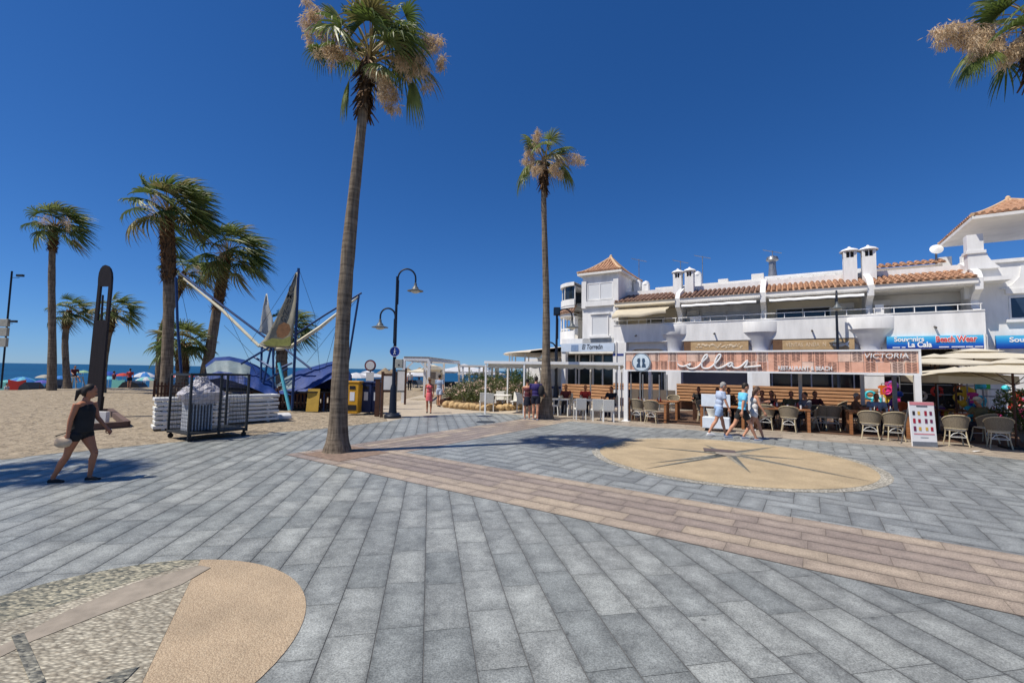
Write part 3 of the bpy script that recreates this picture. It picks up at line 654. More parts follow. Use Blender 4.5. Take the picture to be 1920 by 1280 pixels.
# roof terrace trims: pergola fins, grey coping, cable boxes
mb = MB(); mb.box(x0 + 1.5, x1 - 0.3, 4.4, 4.6, 7.72, 8.0); mb.build('coping', M('soffit'), blk)
mb = MB()
for k in range(9):
    s_ = FS(1440 + k * 22, 4.2); mb.box(s_ - 0.05, s_ + 0.05, 3.4, 4.42, 7.78, 7.9)
mb.box(FS(1440, 3.4) - 0.1, FS(1620, 3.4), 3.3, 3.4, 7.78, 7.9)
mb.build('pergola_fins', M('white_wall'), blk)
mb = MB(); tile_roof(mb, FS(1640, 4.3), x1 - 0.2, 4.0, 7.99, 4.9, 8.3, pitch=0.3, r=0.1); mb.build('roof', M('tile_clay_warm'), blk, smooth=True)
s_, z = FP(1448, 488, 4.8); mb = MB(); mb.lathe([(0.28, 7.9), (0.2, z - 0.45), (0.2, z - 0.1), (0.36, z), (0.3, z + 0.2), (0.05, z + 0.3)], (s_, 4.8, 0), 12); mb.build('roof_vent', M('grey_metal'), blk, smooth=True)
for px, dx, h in ((1420, 0.35, 0.5), (1355, 0.3, 0.35)):
    s_, z = FP(px, 506, 4.8); mb = MB(); mb.box(s_ - dx, s_ + dx, 4.9, 5.4, 7.95, 7.95 + h); mb.build('roof_box', M('soffit'), blk, bevel=0.02)
# aerials
def aerial(px, top, y, seed, base=7.95):
    s_, z = FP(px, top, y); a = fthing('tv_aerial', {1: 'rod television aerial left of the first pair of chimneys, beside the tower roof', 2: 'forked television aerial right behind the first pair of white chimneys', 3: 'tall television aerial on the roof between the two pairs of chimneys', 4: 'television aerial above the grey roof vent in the middle of the block'}[seed], 'aerial', group='television aerials on the roof')
    r = random.Random(seed); mb = MB(); mb.tube([(s_, y, base), (s_, y, z)], 0.025, 5); mb.build('mast', M('grey_metal'), a)
    mb = MB()
    for k in range(7): 
        t = k / 6 - 0.5; mb.tube([(s_ + t * 0.9 - 0.03, y - 0.28 + t * 0.1, z - 0.1 - t * 0.3), (s_ + t * 0.9 + 0.03, y + 0.28, z - 0.02 - t * 0.3)], 0.014, 4)
    mb.tube([(s_ - 0.5, y, z + 0.1), (s_ + 0.5, y, z - 0.22)], 0.018, 4)
    mb.build('antenna_bars', M('grey_metal'), a)
aerial(1198, 486, 4.0, 1, 7.2); aerial(1276, 489, 5.0, 2); aerial(1317, 480, 5.0, 3); aerial(1448, 470, 4.6, 4, 7.9)

# ---------------------------------------------------------------- shop fronts behind the arches
BSY = 2.26
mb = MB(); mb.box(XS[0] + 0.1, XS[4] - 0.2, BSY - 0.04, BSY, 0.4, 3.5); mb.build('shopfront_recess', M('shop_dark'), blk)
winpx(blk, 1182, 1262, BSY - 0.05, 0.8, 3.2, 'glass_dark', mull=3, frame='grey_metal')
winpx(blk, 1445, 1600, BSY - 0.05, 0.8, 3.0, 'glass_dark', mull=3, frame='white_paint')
mb = MB(); mb.box(FS(1280, 2.0), FS(1410, 2.0), 1.9, 2.15, 0.4, 2.75); mb.build('grey_kiosk_wall', M('grey_metal') if False else mat('grey_panel', lin(128, 124, 124), 0.7, 0.05, 2), blk)
# signs hung under the terraces
def fsign(px0, px1, z0, z1, y, label, board, name='shop_sign'):
    t = fthing(name, label, 'sign'); a, b = FS(px0, y), FS(px1, y)
    mb = MB(); mb.box(a, b, y, y + 0.14, z0, z1); mb.build('board', board, t); return t, a, b
t, a, b = fsign(1295, 1403, 3.3, 3.8, -0.02, 'worn tan signboard with faint script, under the second balcony from the left', M('sign_board'))
for k in range(3): text('lettering', ('Venta', 'de', 'Playa')[k], 0.3, M('white_paint'), t, (a + (b - a) * (0.25 + 0.25 * k), -0.03, 3.55), depth=0.004) if False else None
mb = MB(); rr = random.Random(4)
for k in range(34):
    s_ = a + 0.3 + (b - a - 0.6) * k / 33; mb.ell((s_, -0.03, 3.55 + rr.uniform(-0.1, 0.1)), rr.uniform(0.03, 0.1), 0.01, rr.uniform(0.02, 0.07), 6, 4)
tag(mb.build('faded_ornament', mat('faded_white', lin(226, 206, 176), 0.8), t), kind='stuff')
mb = MB(); a0, b0 = FS(1283, 0.1), FS(1296, 0.1); mb.box(a0, a - 0.003, -0.01, 0.1, 3.25, 3.82); mb.build('side_panel', M('sign_brown'), t)
t, a, b = fsign(1467, 1602, 3.3, 3.8, -0.02, 'tan signboard with white lettering and a pale fish shape, behind the street lamp', M('sign_board'))
text('lettering', 'VENTAS  ANDA  N  A', 0.3, M('faded_white'), t, (a + (b - a) * 0.38, -0.03, 3.55), depth=0.004, width=(b - a) * 0.66)
mb = MB(); mb.ell((b - 0.62, -0.03, 3.55), 0.26, 0.02, 0.13, 10, 6); mb.add([(b - 0.42, -0.045, 3.55), (b - 0.2, -0.045, 3.72), (b - 0.25, -0.045, 3.55), (b - 0.2, -0.045, 3.4)], [(0, 1, 2, 3)]); mb.build('fish_shape', M('white_paint'), t)
mb = MB(); mb.box(FS(1449, 0.1), a - 0.003, -0.01, 0.1, 3.25, 3.82); mb.build('side_panel', M('sign_brown'), t)
def blue_sign_mat():
    m = bpy.data.materials.new('blue_sign'); m.use_nodes = True; n = m.node_tree.nodes; L = m.node_tree.links; b = n['Principled BSDF']; b.inputs['Roughness'].default_value = 0.35
    tc = n.new('ShaderNodeTexCoord'); sp = n.new('ShaderNodeSeparateXYZ'); L.new(tc.outputs['Generated'], sp.inputs[0])
    rp = n.new('ShaderNodeValToRGB'); e = rp.color_ramp.elements; e[0].color = (*lin(16, 44, 130), 1); e[1].color = (*lin(90, 190, 226), 1); e.new(0.3).color = (*lin(20, 84, 176), 1); e.new(0.68).color = (*lin(44, 150, 214), 1)
    L.new(sp.outputs[2], rp.inputs[0]); L.new(rp.outputs[0], b.inputs['Base Color']); MATS['blue_sign'] = m
blue_sign_mat()
mat('sign_red', lin(210, 60, 56), 0.5); mat('sign_white', (0.8, 0.8, 0.8), 0.5, 0.02)
t, a, b = fsign(1663, 1847, 3.28, 3.86, -0.1, 'blue souvenir shop sign reading Souvenirs La Cala and Beach Wear', M('blue_sign'))
W_ = b - a
text('lettering', 'Souvenirs', 0.3, M('sign_white'), t, (a + W_ * 0.24, -0.115, 3.72), depth=0.006, bold=0.008, width=W_ * 0.32)
text('lettering', 'La Cala', 0.34, M('sign_white'), t, (a + W_ * 0.35, -0.115, 3.46), depth=0.006, bold=0.01, width=W_ * 0.25)
text('lettering', 'Beach Wear', 0.36, M('sign_white'), t, (a + W_ * 0.72, -0.113, 3.69), depth=0.004, bold=0.03, width=W_ * 0.41)
text('lettering', 'Beach Wear', 0.36, M('sign_red'), t, (a + W_ * 0.72, -0.122, 3.69), depth=0.006, bold=0.006, width=W_ * 0.40)
for k, (wd, u) in enumerate(((0.08, 0.1), (0.04, 0.18), (0.1, 0.6), (0.13, 0.74), (0.07, 0.85), (0.08, 0.94))):
    mb = MB(); mb.box(a + W_ * (u - wd / 2), a + W_ * (u + wd / 2), -0.11, -0.101, 3.335, 3.375); mb.build('small_print', M('sign_white'), t)

# ---------------------------------------------------------------- tower building at the left end
tw = fthing('tower_building', 'white three storey corner building with a square tiled tower and rounded glazed verandas', 'building')
a, b = FS(1092, 0.3), FS(1160, 0.3); TZ = 8.42; sw = FS(1193, 3.2)
mb = MB(); mb.box(a, b, 0.3, 4.4, 3.86, TZ); mb.box(a, b, 2.7, 4.4, 0, 3.86)
mb.box(a - 0.02, a + 0.3, 0.16, 0.3, 6.2, 8.0); mb.box(b - 0.32, b + 0.02, 0.16, 0.3, 5.3, 8.0)
mb.box(a + 0.25, b - 0.2, 0.1, 0.3, 6.3, 6.62)
mb.box(a - 2.2, a, 4.0, 7, 0, 7.2); mb.box(b, b + 1.2, 3.0, 6, 4, 7.4)
mb.build('wall', M('white_wall'), tw)
# hip roof with a curved, pagoda like slope
def hip(parent, a, b, y0, y1, z, apex, over=0.28, name='roof', m='tile_clay_warm', power=1.5, ax=None, ay=None, pitch=0.2, ridge=True):
    cx, cy = (a + b) / 2 if ax is None else ax, (y0 + y1) / 2 if ay is None else ay
    P = [(a - over, y0 - over), (b + over, y0 - over), (b + over, y1 + over), (a - over, y1 + over)]
    mb = MB(); mb.prism(P, z - 0.14, z, 'z'); e = mb.build('eave', M('soffit'), parent)
    mb = MB(); rr = MB()
    for k in range(4):
        p, q = Vector((*P[k], 0)), Vector((*P[(k + 1) % 4], 0)); c = Vector((cx, cy, 0)); n = int((q - p).length / pitch)
        for i in range(n):
            u = (i + 0.5) / n; st = p.lerp(q, u); tmax = 1 - abs(2 * u - 1)
            # the course runs straight up the face until it meets a hip
            mid = p.lerp(q, 0.5); inward = (c - mid)
            pts = []
            for s__ in range(7):
                t = tmax * s__ / 6; xy_ = st + inward * t; h = z + 0.02 + (apex - z) * (t ** power)
                pts.append((xy_.x, xy_.y, h + 0.03))
            mb.tube(pts, (q - p).length / n * 0.42, 6)
        G_ = 8; vs = []; fs = []
        for s__ in range(G_ + 1):
            t = s__ / G_
            for e_ in (p.lerp(c, t), q.lerp(c, t)): vs.append((e_.x, e_.y, z + 0.015 + (apex - z) * t ** power))
        fs = [(2 * s__, 2 * s__ + 1, 2 * s__ + 3, 2 * s__ + 2) for s__ in range(G_)]; mb.add(vs, fs)
        rr.tube([(p.lerp(c, s__ / 8).x, p.lerp(c, s__ / 8).y, z + 0.07 + (apex - z) * (s__ / 8) ** power) for s__ in range(9)], 0.085, 6)
    r = mb.build(name, M(m), parent, smooth=True)
    rr.ell((cx, cy, apex + 0.12), 0.1, 0.1, 0.14); rr.build('ridge_tiles', mat('ridge_pale', lin(206, 176, 140), 0.85, 0.1, 8), r, smooth=True)
    return r
hip(tw, a, b, 0.3, 4.4, TZ + 0.12, 9.95, power=1.35)
window(tw, a + 0.35, b - 0.36, 6.72, 7.85, 0.298, 'shutter_white', mull=1, frame='white_wall')
window(tw, FS(1109, 0.3), FS(1141, 0.3), 4.35, 5.65, 0.298, 'shutter_white', mull=0, frame='white_wall', sill=True)
mb = MB(); mb.box(FS(1107, .3), FS(1144, .3), 0.18, 0.29, 5.75, 5.86); mb.build('window_hood', M('white_wall'), tw)
# rounded veranda wing at the left: stacked half round balconies
wc = FS(1092, 2.6) - 0.05; wy = 2.9
def arc(r0, r1, z0, z1, m, name, a0=pi * 0.5, a1=pi * 1.5, sx=1.0, sy=1.0, n=20, parent=None):
    mb = MB(); mb.lathe([(r0, z0), (r1, z0), (r1, z1), (r0, z1), (r0, z0)], (wc, wy, 0), n, sx, sy, a0, a1); return mb.build(name, m, parent or tw, smooth=True)
R_ = wc - FS(1052, 2.6)
arc(0, R_ * 1.02, 3.95, 4.1, M('white_wall'), 'balcony_floor')
arc(R_ * 0.93, R_ * 1.02, 4.1, 4.85, M('white_wall'), 'balcony_parapet')
arc(R_ * 0.93, R_ * 0.99, 4.95, 5.05, M('white_wall'), 'balcony_rail')
arc(0, R_ * 1.04, 5.9, 6.1, M('soffit'), 'balcony_ceiling')
mb = MB(); mb.lathe([(R_ * 1.1, 6.1), (R_ * 1.08, 6.16), (R_ * 0.75, 6.62), (R_ * 0.7, 6.6)], (wc, wy, 0), 24, 1, 1, pi * 0.5, pi * 1.5)
for k in range(26):
    t = pi * 0.5 + pi * (k + 0.5) / 26; mb.tube([(wc + R_ * 1.1 * cos(t), wy + R_ * 1.1 * sin(t), 6.17), (wc + R_ * 0.74 * cos(t), wy + R_ * 0.74 * sin(t), 6.66)], 0.075, 6)
mb.build('roof', M('tile_clay'), tw, smooth=True)
arc(0, R_ * 0.98, 6.5, 6.66, M('white_wall'), 'upper_floor')
arc(R_ * 0.94, R_ * 1.0, 6.66, 7.1, M('white_wall'), 'balcony_parapet')
g = arc(R_ * 0.9, R_ * 0.92, 7.1, 8.05, M('glass_dark'), 'veranda_glazing')
mb = MB()
for k in range(6):
    t = pi * 0.5 + pi * k / 5; mb.tube([(wc + R_ * 0.94 * cos(t), wy + R_ * 0.94 * sin(t), 6.7), (wc + R_ * 0.94 * cos(t), wy + R_ * 0.94 * sin(t), 8.06)], 0.04, 6)
    mb.tube([(wc + R_ * 0.98 * cos(t), wy + R_ * 0.98 * sin(t), 4.1), (wc + R_ * 0.98 * cos(t), wy + R_ * 0.98 * sin(t), 5.9)], 0.06, 6)
mb.build('veranda_posts', M('white_wall'), tw)
arc(0, R_ * 1.03, 8.05, 8.3, M('white_wall'), 'veranda_roof')
arc(0, R_ * 0.6, 4.1, 6.0, M('soffit'), 'veranda_wall')
# ground floor: great round canopy of the corner restaurant
cc = (FS(1105, 3.0), 3.4); cr = cc[0] - FS(968, 3.4)
mb = MB(); mb.lathe([(0.1, 3.45), (cr * 0.55, 3.3), (cr * 0.98, 3.12), (cr, 3.18), (cr * 0.98, 3.26), (cr * 0.55, 3.62), (0.1, 4.05)], (cc[0], cc[1], 0), 48, 1, 1, pi * 0.55, pi * 1.42)
mb.build('round_canopy', mat('canopy_pale', lin(206, 196, 180), 0.8, 0.06, 2), tw, smooth=True)
mb = MB()
for k in range(8):
    t = pi * 0.62 + pi * 0.75 * k / 7; x, y = cc[0] + cr * 0.93 * cos(t), cc[1] + cr * 0.93 * sin(t)
    q = MB(); q.tube([(x, y, 0), (x, y, 3.15)], 0.05, 6); q.build('canopy_post', M('white_paint'), tw)

a2, b2 = FS(1053, -0.1), FS(1152, -0.1)
mb = MB(); mb.box(FS(1053, .3), b2, 0.3, 4, 3.2, 4.2); mb.box(a2, a2 + 0.3, -0.1, 0.3, 0, 3.45); mb.box(b2 - 0.3, b2, 2.0, 2.2, 0, 3.2); mb.build('ground_floor_beam', M('white_wall'), tw)
mb = MB(); mb.box(FS(1053, 2.0), b2, 2.5, 2.6, 0, 3.2); mb.build('restaurant_glazing', M('glass_dark'), tw)
mb = MB()
for px in (1062, 1080, 1086, 1107, 1112, 1130): s_ = FS(px, 2.4); mb.box(s_ - 0.05, s_ + 0.05, 2.38, 2.48, 0, 3.2)
mb.build('glazing_bars', M('white_paint'), tw)
mb = MB(); mb.box(FS(975, 5), FS(1053, 5), 5.0, 5.2, 0, 1.1); mb.box(FS(985, 6), FS(1053, 6), 6.0, 6.2, 0, 3.1); mb.build('garden_wall', M('white_wall'), tw)
mb = MB(); mb.box(FS(1003, 4.9), FS(1052, 4.9), 4.96, 4.995, 0.62, 0.78); mb.build('blue_band', M('blue_stripe'), tw)
t = fthing('restaurant_sign', 'pale blue fascia sign reading El Torreon below the tower', 'sign')
mb = MB(); mb.box(a2, b2, -0.16, -0.02, 3.3, 3.84); mb.build('board', mat('sign_paleblue', lin(196, 210, 226), 0.6, 0.04, 2), t)
text('lettering', 'El Torreón', 0.46, M('dark_metal'), t, (a2 + (b2 - a2) * 0.6, -0.17, 3.6), depth=0.004, bold=0.004, width=(b2 - a2) * 0.38, shear=0.2)
mb = MB(); mb.box(a2 + (b2 - a2) * 0.2, a2 + (b2 - a2) * 0.34, -0.172, -0.161, 3.34, 3.76); mb.build('emblem', mat('emblem_blue', lin(128, 152, 186), 0.6), t)

# ---------------------------------------------------------------- corner building at the right
cb = fthing('corner_building', 'tall white corner building with an open tiled loggia at the right edge of the photo', 'building')
a = FS(1850) + 0.02; E_ = a + 9
mb = MB(); mb.box(a + 0.002, E_, 1.0, 9, 0, 7.15); mb.box(a + 0.0, E_, 0.9, 1.15, 7.15, 7.3)
mb.box(a + 0.05, a + 0.4, 1.15, 9, 7.15, 7.3)
mb.box(a + 0.9, E_, 0.86, 1.0, 5.72, 5.95)
mb.build('wall', M('white_wall'), cb)
pil = FS(1836, 0.9)
mb = MB(); mb.prism([(pil - 0.28, 6.9), (pil + 0.75, 6.9), (pil + 0.5, 7.2), (pil + 0.36, 7.5), (pil + 0.26, 7.7), (pil + 0.26, 8.5), (pil - 0.28, 8.5)], 0.7, 1.2, 'y'); mb.box(pil - 0.34, pil + 0.32, 0.64, 1.26, 7.62, 7.75); mb.box(pil - 0.4, pil + 0.1, 0.9, 1.4, 5.6, 6.9)
mb.build('loggia_pillar', M('white_wall'), cb)
mb = MB(); mb.box(pil - 0.25, pil + 0.25, 5.2, 5.7, 7.0, 8.5); mb.build('loggia_pillar', M('white_wall'), cb)
lx_, lz_ = FP(1823, 411, 0.25); ya_ = 0.25; yb_ = max((y for y in [0.25 + 0.05 * k for k in range(200)] if FS(1769, y) <= lx_ + 0.0), default=5.0)
for k in range(400):
    y = 0.25 + 0.05 * k
    if FS(1769, y) > lx_: yb_ = y; break
ym_ = (ya_ + yb_) / 2; ap_s, ap_z = FP(1890, 377, ym_)
hip(cb, lx_ + 0.3, 2 * ap_s - lx_ - 0.3, ya_ + 0.3, yb_ - 0.3, lz_ + 0.14, ap_z, over=0.3, power=1.2, pitch=0.24, ax=ap_s)
window(cb, FS(1895, 1.0), FS(1895, 1.0) + 1.7, 4.6, 5.6, 0.998, 'glass_blue', mull=1, sill=True)
mb = MB(); c_ = FS(1880, 0.95); mb.prism([(c_, 5.95), (c_ + 0.35, 6.1), (c_ + 0.62, 6.45), (c_ + 0.7, 6.95), (E_, 6.95), (E_, 5.95)], 0.92, 0.998, 'y'); mb.build('wall_relief', M('white_wall'), cb)
mb = MB(); mb.box(FS(1808, 3), FS(1808, 3) + 0.9, 2.7, 3.1, 7.3, 8.0); mb.build('air_conditioner', M('soffit'), blk, bevel=0.03)
t, a, b = fsign(1868, 1990, 3.28, 3.86, 0.6, 'second blue shop sign in the shade at the right edge of the photo', M('blue_sign'))
text('lettering', 'Souvenirs', 0.3, M('sign_white'), t, (a + (b - a) * 0.52, 0.59, 3.66), depth=0.006, bold=0.008)
dish = fthing('satellite_dish', 'white satellite dish on the roof ridge left of the loggia', 'satellite dish')
s_, z = FP(1755, 468, 4.5); mb = MB()
mb.lathe([(0.0, 0.1), (0.15, 0.05), (0.27, 0.0), (0.28, 0.0), (0.15, 0.065), (0.0, 0.12)], (0, 0, 0), 20); mb.xf(Matrix.Translation((s_, 4.4, z)) @ Matrix.Rotation(radians(70), 4, 'X') @ Matrix.Rotation(radians(0), 4, 'Y')); mb.build('dish', M('white_paint'), dish, smooth=True)
mb = MB(); mb.tube([(s_, 4.55, 7.9), (s_, 4.5, z)], 0.05, 6); mb.build('mast', M('grey_metal'), dish)

# fittings on the terraces: split units, a cable run and rain pipes
for i, (px, z_) in enumerate(((1300, 5.75), (1588, 5.7), (1655, 5.75))):
    s_ = FS(px, 2.0); mb = MB(); mb.box(s_ - 0.35, s_ + 0.35, 1.88, 2.19, z_ - 0.15, z_ + 0.15); mb.build('air_conditioner', M('soffit'), blk, bevel=0.02)
for px in (1156, 1846):
    s_ = FS(px, -0.04); mb = MB(); mb.tube([(s_, -0.09, 0.1), (s_, -0.09, 3.9)], 0.04, 8); mb.build('rain_pipe', M('soffit'), blk)
# ================================================================ palms
def bark(name, a, b, ring=14):
    m = bpy.data.materials.new(name); m.use_nodes = True; n = m.node_tree.nodes; L = m.node_tree.links; p = n['Principled BSDF']; p.inputs['Roughness'].default_value = 0.9; p.inputs['Specular IOR Level'].default_value = 0.15
    tc = n.new('ShaderNodeTexCoord'); mp = n.new('ShaderNodeMapping'); mp.inputs['Scale'].default_value = (1.6, 1.6, ring); L.new(tc.outputs['Object'], mp.inputs[0])
    z = n.new('ShaderNodeTexNoise'); z.inputs['Scale'].default_value = 1.0; z.inputs['Detail'].default_value = 7; z.inputs['Roughness'].default_value = 0.65; L.new(mp.outputs[0], z.inputs['Vector'])
    mp2 = n.new('ShaderNodeMapping'); mp2.inputs['Scale'].default_value = (9, 9, 0.8); L.new(tc.outputs['Object'], mp2.inputs[0])
    z2 = n.new('ShaderNodeTexNoise'); z2.inputs['Scale'].default_value = 2.0; z2.inputs['Detail'].default_value = 4; L.new(mp2.outputs[0], z2.inputs['Vector'])
    ad = n.new('ShaderNodeMath'); ad.operation = 'ADD'; L.new(z.outputs[0], ad.inputs[0]); L.new(z2.outputs[0], ad.inputs[1])
    hf = n.new('ShaderNodeMath'); hf.operation = 'MULTIPLY'; hf.inputs[1].default_value = 0.5; L.new(ad.outputs[0], hf.inputs[0])
    r = n.new('ShaderNodeValToRGB'); r.color_ramp.elements[0].color = (*a, 1); r.color_ramp.elements[1].color = (*b, 1); r.color_ramp.elements[0].position = 0.38; r.color_ramp.elements[1].position = 0.62
    L.new(hf.outputs[0], r.inputs[0]); L.new(r.outputs[0], p.inputs['Base Color'])
    bp = n.new('ShaderNodeBump'); bp.inputs['Strength'].default_value = 0.9; bp.inputs['Distance'].default_value = 0.03; L.new(hf.outputs[0], bp.inputs['Height']); L.new(bp.outputs[0], p.inputs['Normal'])
    MATS[name] = m
bark('bark_grey', lin(84, 74, 64), lin(142, 128, 110))
bark('bark_brown', lin(58, 44, 34), lin(120, 94, 70), 8)
mat('leaf_a', lin(94, 112, 52), 0.5, 0.25, 3, spec=0.35, transl=0.4)
mat('leaf_b', lin(126, 138, 74), 0.45, 0.25, 3, spec=0.4, transl=0.4)
mat('leaf_c', lin(138, 130, 82), 0.5, 0.2, 3, spec=0.35, transl=0.3)
mat('leaf_dry', lin(188, 152, 110), 0.8, 0.2, 6, transl=0.2)
mat('flower_tan', lin(222, 198, 164), 0.85, 0.14, 8, transl=0.35)
mat('stalk', lin(150, 132, 84), 0.6, 0.2, 6)
LEAFM = ['leaf_a', 'leaf_b', 'leaf_c']
UP = Vector((0, 0, 1))
def frond(mb, st, base, hub, aim, L, wind, rnd, droop=0.35, n=22, spread=100, mi=None):
    """a fan leaf: stalk from base to hub, blades fanned about the aim direction"""
    base = Vector(base); hub = Vector(hub); d = Vector(aim).normalized()
    mid = base.lerp(hub, 0.5) + UP * (hub - base).length * 0.10
    st.tube([base, base.lerp(mid, 0.5) + UP * 0.02, mid, mid.lerp(hub, 0.55) + UP * 0.015, hub], [0.03 * L, 0.022 * L, 0.018 * L, 0.015 * L, 0.014 * L], 4, cap=False)
    s = d.cross(UP)
    if s.length < 0.1: s = Vector((rnd.uniform(-1, 1), rnd.uniform(-1, 1), 0))
    s.normalize(); tw = rnd.uniform(-0.5, 0.5); nrm = s.cross(d).normalized()
    s = (s * cos(tw) + nrm * sin(tw)).normalized(); nrm = s.cross(d).normalized()
    mb.cur = mi if mi is not None else (0 if rnd.random() < 0.55 else (1 if rnd.random() < 0.75 else 2))
    for k in range(n):
        ph = radians(spread) * (2 * (k + 0.5) / n - 1); l = (d * cos(ph) + s * sin(ph)).normalized()
        # pleated cone: outer blades tip backwards
        l = (l + nrm * (0.22 * abs(sin(ph))) * -1).normalized()
        Lk = L * (1 - 0.22 * (abs(ph) / radians(spread)) ** 2) * rnd.uniform(0.88, 1.06)
        w = l.cross(nrm).normalized(); tilt = 0.7 if k % 2 else -0.7; w1 = (w * cos(tilt) + nrm * sin(tilt))
        g = (Vector((0, 0, -1)) * rnd.uniform(0.75, 1.2) * droop + wind * rnd.uniform(0.6, 1.2)) * Lk
        pts = [hub, hub + l * Lk * 0.38 + g * 0.05, hub + l * Lk * 0.62 + g * 0.22, hub + l * Lk * 0.8 + g * 0.55, hub + l * Lk * 0.9 + g * 1.0]
        ws = [0.006 * L, 0.034 * L, 0.026 * L, 0.014 * L, 0.002]
        vs = []
        for p, q in zip(pts, ws): vs += [p - w1 * q, p + w1 * q]
        mb.add(vs, [(2 * j, 2 * j + 1, 2 * j + 3, 2 * j + 2) for j in range(4)])
def plume(mb, pts, rnd, dens=26, size=0.22, drop=0.5):
    """dry flower spray: an arching stalk with hanging, bushy side sprays"""
    pts = [Vector(p) for p in pts]; mb.cur = 0
    mb.tube(pts, [0.016] * (len(pts) - 1) + [0.006], 4, cap=False)
    for k in range(dens):
        t = (0.28 + 0.72 * (k + rnd.random()) / dens) * (len(pts) - 1); i = min(int(t), len(pts) - 2); p = pts[i].lerp(pts[i + 1], t - i)
        c = p + Vector((rnd.gauss(0, 0.08), rnd.gauss(0, 0.08), -rnd.uniform(0.02, drop)))
        mb.tube([p, p.lerp(c, 0.6) + Vector((rnd.gauss(0, .03), rnd.gauss(0, .03), 0)), c], 0.005, 3, cap=False)
        for q in range(70):
            o = c + Vector((rnd.gauss(0, size * 0.33), rnd.gauss(0, size * 0.33), rnd.gauss(0, size * 0.4)))
            a = Vector((rnd.uniform(-0.7, 0.7), rnd.uniform(-0.7, 0.7), rnd.uniform(-1.6, 0.1))).normalized() * rnd.uniform(0.07, 0.2); b = a.cross(Vector((rnd.random(), rnd.random(), 1))).normalized() * rnd.uniform(0.005, 0.012)
            mb.add([o, o + a * 0.5 + b, o + a, o + a * 0.5 - b], [(0, 1, 2, 3)])
def palm(label, path, radii, crown, size, seed, wind=(0.25, 0.05, 0), nf=34, shag=0.0, bark_='bark_grey', plumes=3, extra=None, low=-55, boots=True, group='palm trees', nblade=20, hide_trunk=False, droop=0.24):
    rnd = random.Random(seed); base = Vector(path[0]); t = thing('palm_tree', label, 'palm tree', base, 0, group)
    P = [Vector(p) - base for p in path]
    # resample the trunk
    pts = []; rr = []; K = 34
    for i in range(K + 1):
        u = i / K * (len(P) - 1); j = min(int(u), len(P) - 2); f = u - j
        p0 = P[max(j - 1, 0)]; p1 = P[j]; p2 = P[j + 1]; p3 = P[min(j + 2, len(P) - 1)]
        pts.append(0.5 * ((2 * p1) + (p2 - p0) * f + (2 * p0 - 5 * p1 + 4 * p2 - p3) * f * f + (3 * p1 - p0 - 3 * p2 + p3) * f ** 3))
        rr.append((radii[j] * (1 - f) + radii[j + 1] * f) * rnd.uniform(0.96, 1.04))
    mb = MB(); mb.tube(pts, rr, 16); mb.build('trunk', M(bark_), t, smooth=True)
    C = Vector(crown) - base; W = Vector(wind)
    if boots:                                     # ragged old leaf bases below the crown
        mb = MB(); h = max(0.9 * size, shag); k = int(150 * max(1, h))
        for i in range(k):
            u = rnd.random(); z = C.z - h * u - 0.05
            f = min(range(len(pts)), key=lambda q: abs(pts[q].z - z)); c = Vector((pts[f].x, pts[f].y, z)); a = rnd.uniform(0, 2 * pi); r0 = rr[f] * 0.95 + 0.02
            o = Vector((cos(a), sin(a), 0)); ln = rnd.uniform(0.14, 0.34) * (0.7 + size * 0.25); tg = Vector((-sin(a), cos(a), 0)); wd = rnd.uniform(0.025, 0.06)
            up = rnd.random() < 0.75 and shag > 0
            p = c + o * r0; e = p + o * ln * rnd.uniform(0.3, 0.75) + UP * (ln * 0.8 if up else -ln * 0.9)
            mb.add([p - tg * wd, p + tg * wd, e + tg * wd * 0.35, e - tg * wd * 0.35, p - o * 0.03 + tg * wd], [(0, 1, 2, 3), (1, 4, 2)])
        sk = []
        for u in (1.0, 0.85, 0.6, 0.35, 0.15):
            z = C.z - h * u; f = min(range(len(pts)), key=lambda q: abs(pts[q].z - z)); sk.append((Vector((pts[f].x, pts[f].y, z)), rr[f] * (0.97 if u == 1.0 else 1.16)))
        mb.tube([p for p, _ in sk] + [C + UP * 0.1 * size], [r_ for _, r_ in sk] + [rr[-1] * 0.6], 12)
        mb.build('leaf_bases', M('bark_brown'), t)
    mb = MB(); st = MB()
    for i in range(nf):
        u = (i + rnd.random()) / nf; el = radians(82 - (82 - low) * u ** 0.8); az = i * 2.39996 + rnd.uniform(-0.3, 0.3)
        d = Vector((cos(el) * cos(az), cos(el) * sin(az), sin(el))); d = (d + W * 0.9).normalized()
        lp = size * rnd.uniform(0.5, 0.72); hub = C + d * lp; aim = (d + W * 0.8 + Vector((0, 0, -0.25 - 0.35 * u))).normalized()
        frond(mb, st, C + UP * rnd.uniform(-0.2, 0.1) * size, hub, aim, size * rnd.uniform(0.5, 0.66), W, rnd, droop=droop + 0.3 * u, n=nblade, mi=(None if u < 0.85 else 2 if rnd.random() < 0.5 else None))
    for e in (extra or []):
        frond(mb, st, C, Vector(e[0]) - base, Vector(e[1]), e[2], W * 0.5, rnd, droop=e[3], n=24, spread=e[4] if len(e) > 4 else 95, mi=0 if rnd.random() < 0.7 else 1)
    cr = mb.build('crown', [M(q) for q in LEAFM], t, norm=False)
    st.build('leaf_stalks', M('stalk'), cr, norm=False)
    mb = MB()
    for q in (plumes if isinstance(plumes, list) else []): plume(mb, [Vector(p) - base for p in q[0]], rnd, dens=q[1], size=q[2], drop=q[3])
    if isinstance(plumes, int):
        for i in range(plumes):
            az = rnd.uniform(0, 2 * pi) ; d = Vector((cos(az), sin(az), 0)) + W
            plume(mb, [C, C + d * size * 0.4 + UP * 0.25 * size, C + d * size * 0.8 + UP * 0.15 * size, C + d * size * 1.05 - UP * 0.1 * size], rnd, dens=9, size=0.16 * size, drop=0.3 * size)
